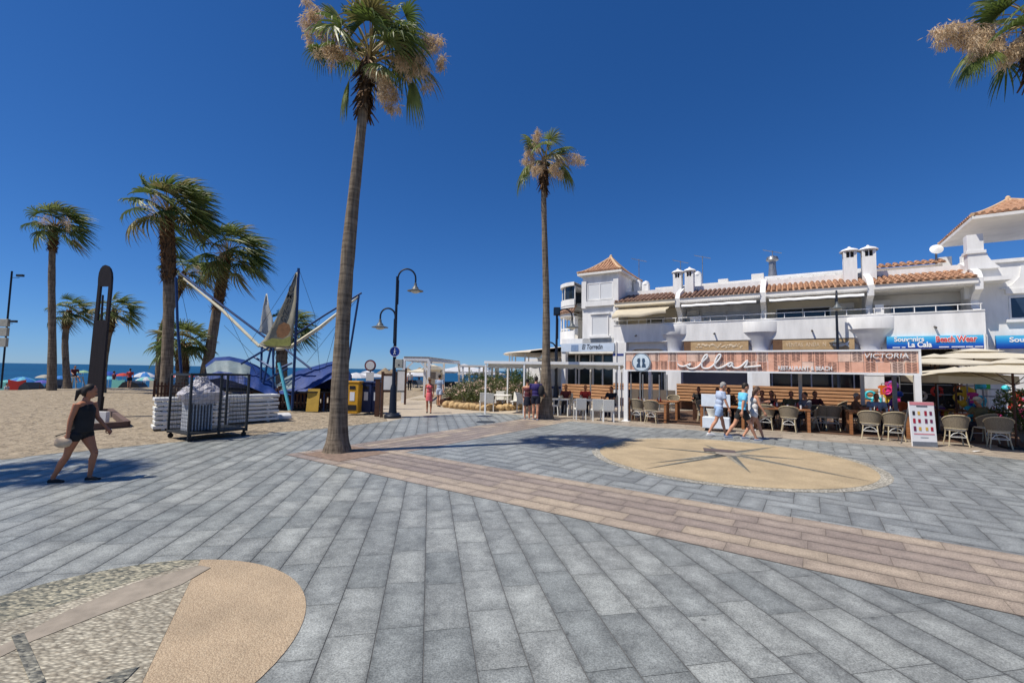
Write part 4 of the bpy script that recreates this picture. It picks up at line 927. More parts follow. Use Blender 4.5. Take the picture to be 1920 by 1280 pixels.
    if mb.v: mb.build('dry_flower_sprays', M('flower_tan'), t, norm=False)
    return t
def colpath(Y, pix, z0=0.0):
    r = []
    for i, (x, y) in enumerate(pix):
        p = at(x, y, Y); 
        if i == 0: p.z = z0
        r.append(p)
    return r
# 1: tall palm in its paved pit
b1 = G(632, 847); Y1 = b1.y
q = lambda x, y, dy=0.0: at(x, y, Y1 + dy)
palm('tallest palm with ragged tan flower sprays, standing in the earth pit of the paving', [b1, q(634, 800), q(641, 640), q(649, 520), q(660, 400), q(672, 290), q(683, 190), q(690, 120)], [0.34, 0.215, 0.17, 0.16, 0.145, 0.125, 0.105, 0.12], q(694, 108), 1.45, 11, wind=(0.12, 0.05, 0), nf=22, low=5, plumes=[
    ([q(680, 110), q(640, 60), q(600, 20), q(572, -8, .1)], 26, 0.13, 0.75), ([q(680, 115), q(650, 90, -.1), q(625, 85, -.15), q(600, 90, -.2)], 14, 0.15, 0.35), ([q(620, 40), q(598, 20), q(580, 30), q(585, 80)], 10, 0.12, 0.3),
    ([q(700, 110), q(755, 75, .1), q(800, 62, .2), q(825, 80, .2)], 30, 0.14, 0.65), ([q(700, 115), q(745, 95), q(785, 110), q(805, 130)], 16, 0.14, 0.5),
    ([q(700, 115), q(722, 135), q(735, 160), q(738, 180)], 16, 0.12, 0.35), ([q(690, 110), q(700, 120, -.3), q(715, 150, -.4), q(720, 170, -.4)], 12, 0.12, 0.3)],
    extra=[(q(700, 55), (0.1, 0.1, 1), 0.85, 0.15), (q(722, 45, .2), (0.45, 0.2, 1), 0.85, 0.2), (q(672, 48, .3), (-0.5, 0.3, 1), 0.8, 0.15), (q(735, 70, -.3), (0.8, -0.3, 0.6), 0.85, 0.35), (q(700, 40, -.5), (0.1, -0.6, 0.9), 0.85, 0.2),
           (q(715, 75, .5), (0.4, 0.8, 0.5), 0.8, 0.35), (q(740, 95, .1), (1, 0.1, 0.05), 0.8, 0.5), (q(727, 80, -.6), (0.6, -0.7, 0.1), 0.8, 0.5), (q(748, 60, 0), (0.9, 0.1, 0.8), 0.75, 0.45), (q(660, 75, -.2), (-0.8, 0.1, 0.7), 0.6, 0.4),
           (q(768, 157, .1), (0.5, 0.1, -1), 0.85, 0.5, 60), (q(655, 150, -.1), (-0.35, 0, -1), 0.75, 0.5, 45), (q(602, 92, 0), (-0.9, 0, -0.25), 0.55, 0.6, 90), (q(712, 120, -.5), (0.3, -0.5, -0.6), 0.6, 0.5), (q(745, 115, .4), (0.7, 0.4, -0.5), 0.7, 0.5),
           (q(640, 40, .1), (-0.6, 0.1, 1), 0.75, 0.15), (q(760, 30, .2), (0.8, 0.1, 0.9), 0.7, 0.5), (q(690, 90, .6), (-0.2, 0.8, 0.5), 0.75, 0.4), (q(640, 100, .5), (-0.6, 0.5, 0.1), 0.65, 0.5)])
# 2: palm by the restaurants
b2_ = G(1022, 785); Y2 = b2_.y
q2 = lambda x, y, dy=0.0: at(x, y, Y2 + dy)
palm('slim tall palm with a small pale crown beside the couple at the menu stand', [b2_, q2(1023, 760), q2(1024, 680), q2(1024, 560), q2(1021, 440), q2(1019, 340), q2(1020, 300)], [0.40, 0.29, 0.18, 0.14, 0.12, 0.11, 0.12], q2(1021, 300), 1.4, 12, wind=(0.1, 0, 0), nf=12, low=-10, plumes=[
    ([q2(1020, 300), q2(1008, 275), q2(1006, 250), q2(1008, 238)], 14, 0.16, 0.35), ([q2(1020, 300), q2(1000, 290), q2(990, 280), q2(982, 275)], 16, 0.16, 0.6), ([q2(1022, 300), q2(1050, 290), q2(1072, 288), q2(1094, 294)], 18, 0.17, 0.4), ([q2(1020, 305), q2(1010, 300, -.4), q2(1005, 310, -.5), q2(1000, 318, -.5)], 12, 0.16, 0.3), ([q2(1022, 300), q2(1038, 305, -.4), q2(1045, 315, -.5), q2(1050, 325, -.5)], 10, 0.15, 0.3)],
    extra=[(q2(990, 315), (-0.7, 0, -0.6), 0.8, 0.6), (q2(978, 330), (-0.3, 0, -1), 0.7, 0.5), (q2(1052, 315), (0.7, 0, -0.6), 0.85, 0.6), (q2(1062, 322), (0.5, 0.2, -0.9), 0.75, 0.5), (q2(1040, 290), (0.8, -0.3, 0.3), 0.8, 0.5), (q2(1000, 280), (-0.4, 0.1, 0.9), 0.7, 0.3), (q2(1025, 275), (0.2, 0, 1), 0.7, 0.3)])
# 3: the crown hanging in from the top right; its trunk stands just outside the frame
Y3 = 9.2; q3 = lambda x, y, dy=0.0: at(x, y, Y3 + dy)
c3 = q3(1938, 40)
palm('palm crown hanging into the top right corner of the photo', [Vector((c3.x + 0.25, c3.y, 0)), Vector((c3.x + 0.2, c3.y, 2)), Vector((c3.x + 0.1, c3.y, 5)), Vector((c3.x, c3.y, c3.z - 1)), c3], [0.34, 0.22, 0.19, 0.15, 0.15], c3, 1.25, 13, wind=(-0.1, 0, 0), nf=12, low=-35, plumes=[
    ([q3(1915, 50), q3(1850, 45), q3(1800, 45), q3(1760, 50)], 30, 0.13, 0.35), ([q3(1915, 60), q3(1870, 65), q3(1840, 70), q3(1815, 75)], 20, 0.13, 0.35), ([q3(1925, 60), q3(1900, 80), q3(1890, 90), q3(1885, 95)], 14, 0.15, 0.3)],
    extra=[(q3(1870, 30), (-1, 0, 0.1), 0.85, 0.25), (q3(1850, 95), (-0.5, 0, -0.9), 0.6, 0.5, 70), (q3(1822, 118), (-0.4, 0, -1), 0.45, 0.5, 60), (q3(1890, 10), (-0.5, 0.2, 0.8), 0.8, 0.2), (q3(1900, 50, -.5), (-0.3, -0.7, 0.1), 0.7, 0.4)])
# the palm outside the frame at the left whose crown shades the paving behind the walking woman
pl = Vector((-13.5, 6.1, 0))
palm('palm outside the left edge, its crown shading the paving behind the walking woman', [pl, pl + Vector((0.1, 0, 3)), pl + Vector((0.1, 0, 6)), pl + Vector((0.2, 0, 8.6))], [0.34, 0.22, 0.19, 0.16], pl + Vector((0.2, 0, 8.8)), 1.45, 14, wind=(0.25, 0, 0), nf=34, plumes=2)
# left group on the sand
def side_palm(label, base_px, pix, radii, crown_px, size, seed, Y=None, **k):
    b = G(*base_px) if Y is None else at(base_px[0], base_px[1], Y)
    Yb = b.y; b.z = terrain(b.x, b.y) - 0.05; ck = cos(math.atan((base_px[0] - 960) / F_PX)); radii = [r_ * ck for r_ in radii]; size *= ck ** 0.55
    return palm(label, [b] + [at(x, y, Yb) for x, y in pix], radii, at(*crown_px, Yb), size, seed, **k)
W1 = (0.5, 0.0, 0.04)
side_palm('leftmost palm on the sand, slim grey trunk and windblown crown', (97, 731), [(98, 640), (97, 540), (98, 470), (100, 440)], [0.42, 0.33, 0.30, 0.28, 0.3], (104, 425), 2.5, 21, wind=W1, nf=30, plumes=2, shag=1.2, low=-35)
side_palm('lower palm with a shaggy neck between the leftmost palm and the dark sculpture', (127, 728), [(124, 690), (122, 640), (126, 600), (128, 590)], [0.4, 0.3, 0.28, 0.3, 0.32], (130, 585), 1.9, 22, wind=W1, nf=24, plumes=1, shag=1.3, low=-40)
side_palm('palm leaning behind the dark sculpture', (188, 735), [(192, 690), (200, 640), (208, 605), (212, 590)], [0.45, 0.36, 0.3, 0.3, 0.3], (214, 585), 1.9, 23, wind=W1, nf=22, plumes=0, shag=0.8, low=-40)
side_palm('tall thick palm with shaggy brown trunk, behind the stacked sunbeds', (312, 745), [(313, 690), (316, 600), (317, 530), (315, 470), (313, 425)], [0.5, 0.4, 0.36, 0.4, 0.42, 0.4], (316, 400), 3.0, 24, wind=W1, nf=44, plumes=1, shag=4.3, low=-30, bark_='bark_grey')
side_palm('palm leaning right beside the tall shaggy palm, above the wire cage', (378, 738), [(388, 690), (400, 620), (410, 560), (420, 505), (424, 490)], [0.55, 0.45, 0.38, 0.34, 0.36, 0.36], (428, 478), 2.8, 25, wind=(0.5, 0, 0), nf=40, plumes=1, shag=4.0, low=-40)
side_palm('short young palm with upright fan leaves between the two shaggy palms', (342, 725), [(342, 700), (342, 690), (342, 665)], [0.5, 0.45, 0.42, 0.4], (342, 648), 2.3, 26, Y=31, wind=(0.05, 0, 0), nf=34, plumes=0, shag=1.5, low=-20, droop=0.12)
side_palm('thin palm half hidden behind the tall shaggy palm', (296, 742), [(298, 690), (303, 620), (330, 560), (342, 530)], [0.35, 0.28, 0.26, 0.25, 0.25], (346, 512), 2.0, 27, Y=33, wind=W1, nf=24, plumes=1, shag=0.8, low=-40)
side_palm('palm behind the trampoline frame and its lettered sail', (528, 745), [(528, 710), (528, 680), (530, 640), (532, 622)], [0.5, 0.42, 0.4, 0.38, 0.36], (536, 615), 1.9, 28, Y=30, wind=(0.5, 0, 0), nf=26, plumes=0, shag=0.8, low=-40)
# ================================================================ restaurant fronts
class Plane:
    """a vertical working plane: origin on the ground, direction along it; px() gives (s, z) for a pixel at offset d behind it"""
    def __init__(s, o, p):
        s.o = Vector((o[0], o[1], 0)); d = Vector((p[0] - o[0], p[1] - o[1], 0)); s.len = d.length; s.e = d.normalized(); s.b = Vector((-s.e.y, s.e.x, 0)); s.a = math.atan2(s.e.y, s.e.x)
        if s.b.y < 0: s.b = -s.b
    def px(s, x, y, d=0.0):
        r = ray(x, y); o = Vector((0, 0, EYE)) - s.o; t = (d - o.dot(s.b)) / r.dot(s.b); p = o + r * t; return p.dot(s.e), p.z
    def S(s, x, d=0.0): return s.px(x, 700, d)[0]
    def W(s, a, d, z=0.0): return s.o + s.e * a + s.b * d + Vector((0, 0, z))
L0 = G(1173, 789); R0 = at(1723, 700, 13.75)
BP_ = Plane(L0, R0)
mat('terracotta', lin(226, 174, 148), 0.75, 0.1, 4, 0.2, 30, col2=lin(206, 152, 128)); mat('terracotta_pale', lin(226, 192, 172), 0.75, 0.12, 4)
mat('slit_dark', lin(104, 74, 64), 0.8); mat('deck_brown', lin(96, 72, 56), 0.8, 0.2, 3, stretch=(1, 8, 1))
mat('rattan', lin(196, 182, 150), 0.6, 0.2, 30); mat('rattan_weave', lin(138, 126, 106), 0.75, 0.35, 90, 0.5, 120); mat('white_plastic', (0.76, 0.76, 0.72), 0.4, 0.04, 8)
mat('cushion', (0.72, 0.68, 0.58), 0.85, 0.05, 6); mat('table_white', (0.8, 0.79, 0.74), 0.5, 0.03, 5)
fr = thing('restaurant_banner_frame', 'long white steel frame carrying a terracotta perforated banner with white script lettering', 'sign frame', BP_.o, BP_.a)
zb, zt = 2.08, 2.82; LN = BP_.len
mb = MB(); mb.box(-0.06, LN + 0.06, -0.06, 0.06, zt - 0.04, zt + 0.02); mb.box(-0.06, LN + 0.06, -0.06, 0.06, zb - 0.05, zb + 0.01); mb.box(-0.06, 0.0, -0.055, 0.055, zb, zt - 0.04); mb.box(LN, LN + 0.06, -0.055, 0.055, zb, zt - 0.04)
mb.build('banner_rim', M('white_paint'), fr)
for s_ in (0.02, BP_.S(1406), LN - 0.05):
    q_ = MB(); q_.box(s_ - 0.08, s_ + 0.08, -0.07 + 0.0, 0.07, 0, zb - 0.05); q_.box(s_ - 0.16, s_ + 0.16, -0.15, 0.15, 0, 0.02); q_.build('post', M('white_paint'), fr)
for s_, d_ in ((0.3, 3.2), (BP_.S(1500, 3.2), 3.2), (BP_.S(1616, 3.2), 3.2), (BP_.S(1676, 3.0), 3.0)):
    q_ = MB(); q_.box(s_ - 0.06, s_ + 0.06, d_ - 0.06, d_ + 0.06, 0, 2.75); q_.build('post', M('grey_metal' if d_ == 3.0 else 'white_paint'), fr)
mb = MB(); rr = random.Random(5); n = int(LN / 0.33); w = LN / n
sl = MB(); jt = MB()
for i in range(n):
    for j in range(2):
        x0_, x1_ = i * w, (i + 1) * w; z0_ = zb + 0.012 + j * (zt - zb - 0.05) / 2; z1_ = z0_ + (zt - zb - 0.05) / 2
        mb.cur = 0 if rr.random() < (0.45 if j else 0.8) else 1
        mb.box(x0_ + 0.006, x1_ - 0.006, -0.02, 0.0, z0_ + 0.004, z1_ - 0.004)
        kind = rr.random()
        if kind < 0.86:
            rows = 7; sg = 1 if (i // 3) % 2 else -1
            for k in range(rows):
                zc = z0_ + 0.035 + (z1_ - z0_ - 0.06) * k / (rows - 1)
                for half in ((-1, 1) if i % 3 else (1,)):
                    xa = (x0_ + x1_) / 2 - half * 0.0; wd = w * 0.36; h = 0.03 * sg
                    xs = [xa + half * 0.012, xa + half * wd]
                    sl.add([(xs[0], -0.026, zc - 0.009), (xs[1], -0.026, zc - 0.009 + h), (xs[1], -0.026, zc + 0.009 + h), (xs[0], -0.026, zc + 0.009)], [(0, 1, 2, 3)])
b_ = mb.build('perforated_panels', [M('terracotta'), M('terracotta_pale')], fr); tag(sl.build('perforations', M('slit_dark'), b_, norm=False), kind='stuff')
# white script lettering, drawn as one raised stroke
def catmull(P, k=6):
    out = []
    for i in range(len(P) - 1):
        p0, p1, p2, p3 = P[max(i - 1, 0)], P[i], P[i + 1], P[min(i + 2, len(P) - 1)]
        for j in range(k):
            f = j / k; out.append(tuple(0.5 * ((2 * p1[c]) + (p2[c] - p0[c]) * f + (2 * p0[c] - 5 * p1[c] + 4 * p2[c] - p3[c]) * f * f + (3 * p1[c] - p0[c] - 3 * p2[c] + p3[c]) * f ** 3) for c in range(len(p1))))
    out.append(tuple(P[-1])); return out
sc = [(770, 268), (795, 290), (830, 298), (875, 290), (925, 268), (915, 285), (890, 280), (885, 300), (910, 322), (960, 325), (1020, 300), (1075, 240), (1125, 190), (1125, 160), (1095, 175), (1065, 240), (1065, 300), (1090, 322), (1150, 318), (1200, 285), (1260, 225), (1290, 175), (1275, 155), (1245, 185), (1220, 250), (1222, 300), (1250, 320), (1300, 310), (1350, 285), (1395, 258), (1430, 270), (1400, 300), (1375, 285), (1400, 258), (1430, 262), (1432, 300), (1470, 318), (1530, 300), (1600, 235), (1608, 245), (1590, 290), (1575, 310), (1620, 305), (1690, 300), (1770, 290)]
P_ = []
for x, y in sc:
    s_, z = BP_.px(1150 + x / 6.4, 640 + y / 6.4, -0.05); P_.append((s_, -0.07, z))
P_ = catmull(P_, 5); mb = MB(); mb.tube(P_, 0.032, 6); mb.build('script_lettering', M('white_paint'), fr, smooth=True)
s0, z0 = BP_.px(1508, 690, -0.05)
text('small_lettering', 'RESTAURANT & BEACH', 0.19, M('white_paint'), fr, (s0, -0.06, zb + 0.13), depth=0.015, bold=0.004, width=BP_.S(1558) - BP_.S(1457))
text('beer_lettering', 'VICTORIA', 0.22, M('white_paint'), fr, (BP_.S(1661), -0.06, zb + 0.55), depth=0.015, bold=0.0, width=BP_.S(1702) - BP_.S(1620), shear=0.15)
s0, z0 = BP_.px(1202, 679, -0.1)
mb = MB(); mb.lathe([(0, 0), (0.36, 0), (0.37, 0.03), (0.0, 0.03)], (0, 0, 0), 36); mb.xf(Matrix.Translation((s0, -0.06, z0)) @ Matrix.Rotation(radians(90), 4, 'X'))
em = mb.build('round_emblem', mat('emblem_pale', lin(206, 220, 228), 0.6), fr)
mb = MB(); mb.lathe([(0.33, 0.03), (0.345, 0.034), (0.36, 0.03)], (0, 0, 0), 36); mb.xf(Matrix.Translation((s0, -0.06, z0)) @ Matrix.Rotation(radians(90), 4, 'X')); mb.build('emblem_ring', mat('emblem_navy', lin(54, 78, 104), 0.6), em)
for sg in (-1, 1):            # two heads facing each other
    mb = MB(); yy = -0.095
    mb.prism([(s0 + sg * 0.02, z0 - 0.2), (s0 + sg * 0.19, z0 - 0.2), (s0 + sg * 0.17, z0 - 0.08), (s0 + sg * 0.11, z0 - 0.02), (s0 + sg * 0.16, z0 + 0.04), (s0 + sg * 0.14, z0 + 0.15), (s0 + sg * 0.06, z0 + 0.17), (s0 + sg * 0.03, z0 + 0.08), (s0 + sg * 0.05, z0 + 0.0), (s0 + sg * 0.05, z0 - 0.06)], yy - 0.006, yy, 'y'); mb.build('head_silhouette', M('emblem_navy'), em)
# canopy that shades the tables behind the banner
cn = thing('terrace_canopy', 'flat fabric canopy shading the tables behind the terracotta banner', 'canopy', BP_.o, BP_.a)
mb = MB(); mb.box(BP_.S(1262, 0.4), LN - 0.1, 0.2, 3.9, 2.66, 2.69); mb.build('fabric', mat('canopy_fabric', lin(190, 176, 156), 0.9, 0.05, 3), cn)
for k in range(7):
    s_ = BP_.S(1262, 0.4) + (LN - BP_.S(1262, 0.4) - 0.2) * k / 6; mb = MB(); mb.box(s_, s_ + 0.05, 0.1, 3.9, 2.58, 2.655); mb.build('batten', M('white_paint'), cn)
flat('deck_floor', [xy(BP_.W(-0.1, 0.12)), xy(BP_.W(LN + 6.5, 0.5)), xy(BP_.W(LN + 6.5, 5.5)), xy(BP_.W(2, 8)), xy(BP_.W(0.2, 5))], 0.012, M('deck_brown'))
# slatted wooden wall of the raised terrace, in facade coordinates
sw_ = fthing('slatted_terrace_wall', 'long wall of horizontal wooden slats at the back of the restaurant terrace', 'slatted wall')
def slat_run(a, b, y, z0, z1, n):
    h = (z1 - z0) / n
    mb = MB()
    for k in range(n): mb.box(a, b, y - 0.03, y, z0 + k * h + 0.05, z0 + (k + 1) * h)
    mb.build('slats', M('wood_slat'), sw_)
    mb = MB(); mb.box(a, b, y + 0.01, y + 0.05, z0, z1 - 0.01); mb.build('backing', M('wood_dark'), sw_)
slat_run(FS(1268, -1.5), FS(1643, -1.5), -1.5, 0.45, 1.42, 6)
slat_run(FS(1055, -1.3), FS(1150, -1.3), -1.3, 0.3, 1.2, 5)
slat_run(FS(1150, -1.32), FS(1236, -1.32), -1.32, 0.95, 1.35, 2)
mb = MB(); mb.box(FS(1150, -1.2), FS(1643, -1.2), -1.2, 2.2, 0.02, 0.42); mb.build('terrace_base', M('wood_dark'), sw_)
for px in (1155, 1200, 1246):
    s_ = FS(px, -1.4); mb = MB(); mb.box(s_ - 0.04, s_ + 0.04, -1.42, -1.36, 0.0, 2.0); mb.build('post', M('grey_metal'), sw_)
for px in (1183, 1205, 1222, 1236, 1250):
    s_ = FS(px, -3.2); t = fthing('wind_screen_panel', 'grey glass wind screen panel behind the first tables, %s from the left' % {1183: 'first', 1205: 'second', 1222: 'third', 1236: 'fourth', 1250: 'fifth'}[px], 'wind screen', group='wind screens')
    mb = MB(); mb.box(s_ - 0.03, s_ + 0.03, -3.23, -3.17, 0, 1.9); mb.build('post', M('grey_metal'), t)
    mb = MB(); mb.box(s_ + 0.03, s_ + 0.42, -3.21, -3.19, 0.15, 1.1); mb.build('panel', mat('smoked_panel', lin(112, 102, 92), 0.3, 0.05, 3), t)

# ---------------------------------------------------------------- furniture prototypes (origin at the floor, facing +y away from the back)
def bistro_chair(loc, rz, label, first=[]):
    if first:
        r = dup(first[0], loc, rz, label); return r
    t = thing('bistro_chair', label, 'chair', (0, 0, 0), 0, 'rattan bistro chairs'); first.append(t)
    mb = MB(); mb.lathe([(0, 0.43), (0.2, 0.43), (0.225, 0.45), (0.22, 0.475), (0, 0.48)], (0, 0.02, 0), 20, 1, 1.0); mb.build('seat', M('cushion'), t, smooth=True)
    N = 14; rows = []; 
    def bp(u, v):   # barrel back, wraps round
        a = radians(-200 + 220 * u) if False else radians(180 + 180 * u); h = 0.50 + 0.38 * v
        r = 0.235 + 0.05 * v; dip = 0.16 * (abs(2 * u - 1) ** 2.2) * v
        return (r * cos(a) * 1.05, r * sin(a) * 0.92 - 0.02, h - dip)
    mb = MB()
    for v in range(5):
        for u in range(N + 1): mb.v.append(bp(u / N, v / 4))
    for v in range(4):
        for u in range(N): mb.f.append([v * (N + 1) + u, v * (N + 1) + u + 1, (v + 1) * (N + 1) + u + 1, (v + 1) * (N + 1) + u]); mb.mi.append(0)
    bk = mb.build('backrest', M('rattan_weave'), t, smooth='all')
    mb = MB(); mb.tube([bp(u / 20, 1.03) for u in range(21)], 0.016, 6); mb.tube([bp(u / 20, 0) for u in range(21)], 0.012, 6)
    mb.tube([bp(0, 1.03), (0.2, 0.12, 0.45)], 0.014, 6); mb.tube([bp(1, 1.03), (-0.2, 0.12, 0.45)], 0.014, 6); mb.build('back_frame', M('rattan'), bk, smooth=True)
    for sx, sy in ((-1, -1), (1, -1), (-1, 1), (1, 1)):
        mb = MB(); mb.tube([(sx * 0.17, sy * 0.16, 0.44), (sx * 0.19, sy * 0.19, 0.2), (sx * 0.22, sy * 0.23, 0)], 0.016, 6); mb.build('leg', M('rattan'), t)
    mb = MB()
    for s_ in (-1, 1): mb.tube([(s_ * 0.185, -0.18, 0.26), (s_ * 0.1, -0.19, 0.36), (0, -0.19, 0.4)], 0.01, 5); mb.tube([(-0.185, s_ * 0.18, 0.26), (0.185, s_ * 0.18, 0.26)], 0.009, 5)
    mb.build('stretcher', M('white_plastic'), t)
    t.location = loc; t.rotation_euler = (0, 0, rz); return t
def white_chair(loc, rz, label, first=[]):
    if first: return dup(first[0], loc, rz, label)
    t = thing('white_chair', label, 'chair', (0, 0, 0), 0, 'white woven dining chairs'); first.append(t)
    mb = MB(); mb.box(-0.22, 0.22, -0.2, 0.24, 0.40, 0.46); mb.build('seat', M('white_plastic'), t, bevel=0.015)
    mb = MB(); mb.prism([(-0.24, 0.44), (-0.19, 0.44), (-0.24, 0.88), (-0.28, 0.88)], -0.22, 0.22, 'x'); mb.build('backrest', mat('white_weave', (0.70, 0.69, 0.63), 0.7, 0.15, 60, 0.5, 90), t, bevel=0.012)
    for sx, sy in ((-1, -1), (1, -1), (-1, 1), (1, 1)):
        mb = MB(); mb.bar((sx * 0.195, sy * 0.195 + 0.01, 0.4), (sx * 0.2, sy * 0.22 + 0.01, 0), 0.04); mb.build('leg', M('white_plastic'), t)
    t.location = loc; t.rotation_euler = (0, 0, rz); return t
def table(loc, rz, lx, ly, label, wood='wood_warm', h=0.76, cat='table', leg=0.09, group=None, setting=True, seed=0):
    t = thing('dining_table' if wood != 'table_white' else 'white_table', label, cat, loc, rz, group)
    mb = MB(); mb.box(-lx / 2, lx / 2, -ly / 2, ly / 2, h - 0.05, h); mb.build('tabletop', M(wood), t, bevel=0.006)
    for sx in (-1, 1):
        for sy in (-1, 1):
            x, y = sx * (lx / 2 - leg * 0.7), sy * (ly / 2 - leg * 0.7); mb = MB(); mb.box(x - leg / 2, x + leg / 2, y - leg / 2, y + leg / 2, 0, h - 0.051); mb.build('leg', M(wood), t)
    return t
mat('bottle_brown', lin(110, 60, 30), 0.2, 0.1, 5); mat('napkin', (0.8, 0.79, 0.76), 0.8); mat('plate', (0.8, 0.8, 0.8), 0.3)
def caddy(loc, label, seed):
    r = random.Random(seed); t = thing('condiment_caddy', label, 'condiments', loc, r.uniform(0, 3), 'condiment caddies on the tables')
    mb = MB(); mb.box(-0.12, 0.12, -0.08, 0.08, 0, 0.05); mb.build('rack', M('wood_warm'), t)
    for k, (x, y) in enumerate(((-0.07, 0), (0.0, 0.03), (0.07, -0.02))):
        mb = MB(); mb.lathe([(0, 0.02), (0.025, 0.02), (0.025, 0.12), (0.01, 0.16), (0.01, 0.2), (0, 0.2)], (x, y, 0), 8); mb.build('bottle', M(('bottle_brown', 'napkin', 'sign_red')[k]), t, smooth=True)
A_ = BP_.a
def bs(s, d): w = BP_.W(s, d); return (w.x, w.y, 0.012)
# wooden tables by the pixel of their centre front edge
def tb(px, d, lx, ly, label, h=0.78): s = BP_.S(px, d); return table(bs(s, d + ly / 2), A_, lx, ly, label, h=h, group='wooden restaurant tables')
tb(1212, 0.15, 1.55, 0.75, 'leftmost wooden table, in front of the glass wind screens')
tb(1240, 1.5, 1.3, 0.75, 'wooden table in the second row behind the leftmost table', h=0.78)
tb(1352, -0.1, 1.5, 0.75, 'wooden table partly hidden by the white serving cart')
tb(1463, 0.2, 1.75, 0.8, 'wooden table between the walking group and the seated man in grey')
tb(1645, 0.55, 1.6, 0.8, 'wooden table right of the street lamp with two chairs before it')
for px, lb in ((1250, 'two small seats'),): pass
# right hand tables beyond the banner
RT = [(1800, 812, 'wooden table just right of the menu board'), (1885, 818, 'wooden table at the right edge of the photo, in front of the parasols')]
for i, (px, py, lb) in enumerate(RT):
    g_ = G(px, py); table((g_.x + 0.2, g_.y + 0.3, 0.012), A_ - radians(8), 1.5, 0.85, lb, h=0.8, leg=0.14, group='wooden restaurant tables')
g_ = G(1800, 790); table((g_.x + 0.4, g_.y + 0.6, 0.012), A_ - radians(8), 1.6, 0.8, 'wooden table in the second row beyond the menu board', group='wooden restaurant tables')
# bistro chairs with their backs to the square
BC = [(1196, 790, 'leftmost rattan bistro chair beside the white post'), (1222, 794, 'second rattan bistro chair from the left'), (1440, 806, 'bistro chair just right of the walking woman in white'), (1484, 811, 'bistro chair in front of the seated man in grey'), (1639, 825, 'bistro chair two places left of the menu board'), (1683, 828, 'bistro chair next to the left side of the menu board'), (1803, 838, 'bistro chair right of the menu board'), (1886, 843, 'bistro chair at the far right edge of the photo')]
for px, py, lb in BC:
    g_ = G(px, py); bistro_chair((g_.x + 0.05, g_.y + 0.2, 0.01), A_ + random.Random(px).uniform(-0.18, 0.18), lb)
for px, py, rz, lb in ((1348, 796, 0.4, 'bistro chair between the panels of the white cart'), (1418, 778, 2.9, 'bistro chair on the far side of the long middle table'), (1575, 790, 1.2, 'bistro chair in the shade behind the black street lamp'), (1610, 800, 1.5, 'bistro chair at the left end of the table right of the lamp'), (1262, 775, 3.0, 'bistro chair beyond the second row table on the left'), (1770, 800, 2.8, 'bistro chair behind the menu board')):
    g_ = G(px, py); bistro_chair((g_.x, g_.y, 0.01), A_ + rz, lb)
# menu board
g_ = G(1734, 837); t = thing('menu_board', 'standing pink and white menu board with rows of ice cream pictures', 'menu board', (g_.x, g_.y, 0), A_ + radians(20))
mb = MB(); mb.prism([(-0.02, 0.0), (0.03, 0.0), (0.11, 1.26), (0.06, 1.26)], -0.31, 0.31, 'x'); mb.build('panel', M('sign_white'), t)
mb = MB(); mb.prism([(-0.03, 0.0), (-0.022, 0.0), (-0.01, 0.14), (-0.02, 0.14)], -0.31, 0.31, 'x'); mb.bar((-0.28, 0.1, 1.2), (-0.28, 0.5, 0), 0.03); mb.bar((0.28, 0.1, 1.2), (0.28, 0.5, 0), 0.03); mb.build('stand', M('grey_metal'), t)
mat('menu_pink', lin(222, 140, 146), 0.6)
MENU = [mat('menu_fruit_' + c, lin(*v), 0.6) for c, v in (('red', (170, 40, 60)), ('amber', (222, 176, 80)), ('dark', (60, 50, 52)), ('purple', (120, 50, 84)))]
def mz(z, e=0.006): return -0.02 + 0.08 * z / 1.26 - e
def mslab(name, x0_, x1_, za, zb_, m, e=0.006): q_ = MB(); q_.add([(x0_, mz(za, e), za), (x1_, mz(za, e), za), (x1_, mz(zb_, e), zb_), (x0_, mz(zb_, e), zb_)], [(0, 1, 2, 3)]); return q_.build(name, m, t)
mslab('header', -0.31, 0.31, 1.17, 1.26, M('menu_pink')); mslab('title', -0.14, 0.14, 1.12, 1.15, MENU[2]); mslab('footer', -0.26, 0.26, 0.34, 0.37, M('menu_pink')); mslab('footer_text', -0.1, 0.1, 0.25, 0.265, M('grey_metal'))
rr = random.Random(9)
for r_ in range(3):
    for c_ in range(4):
        x = -0.2 + 0.13 * c_ + (0.02 if c_ > 1 else -0.02); z = 0.94 - 0.22 * r_; h = rr.uniform(0.09, 0.14)
        mslab('picture', x - 0.035, x + 0.03, z - h / 2, z + h / 2, MENU[rr.choice([0, 1, 2, 3, 0])], 0.008)
# paper on the ground
g_ = G(1834, 847); mb = MB(); mb.add([(-0.16, -0.05, 0.015), (0.0, -0.07, 0.05), (0.17, -0.03, 0.02), (0.12, 0.08, 0.03), (-0.1, 0.06, 0.02)], [(0, 1, 2, 3, 4)]); tag(mb.build('crumpled_napkin', M('napkin'), loc=(g_.x, g_.y, 0)), 'crumpled white napkin lying on the terrace paving at the right', 'napkin')
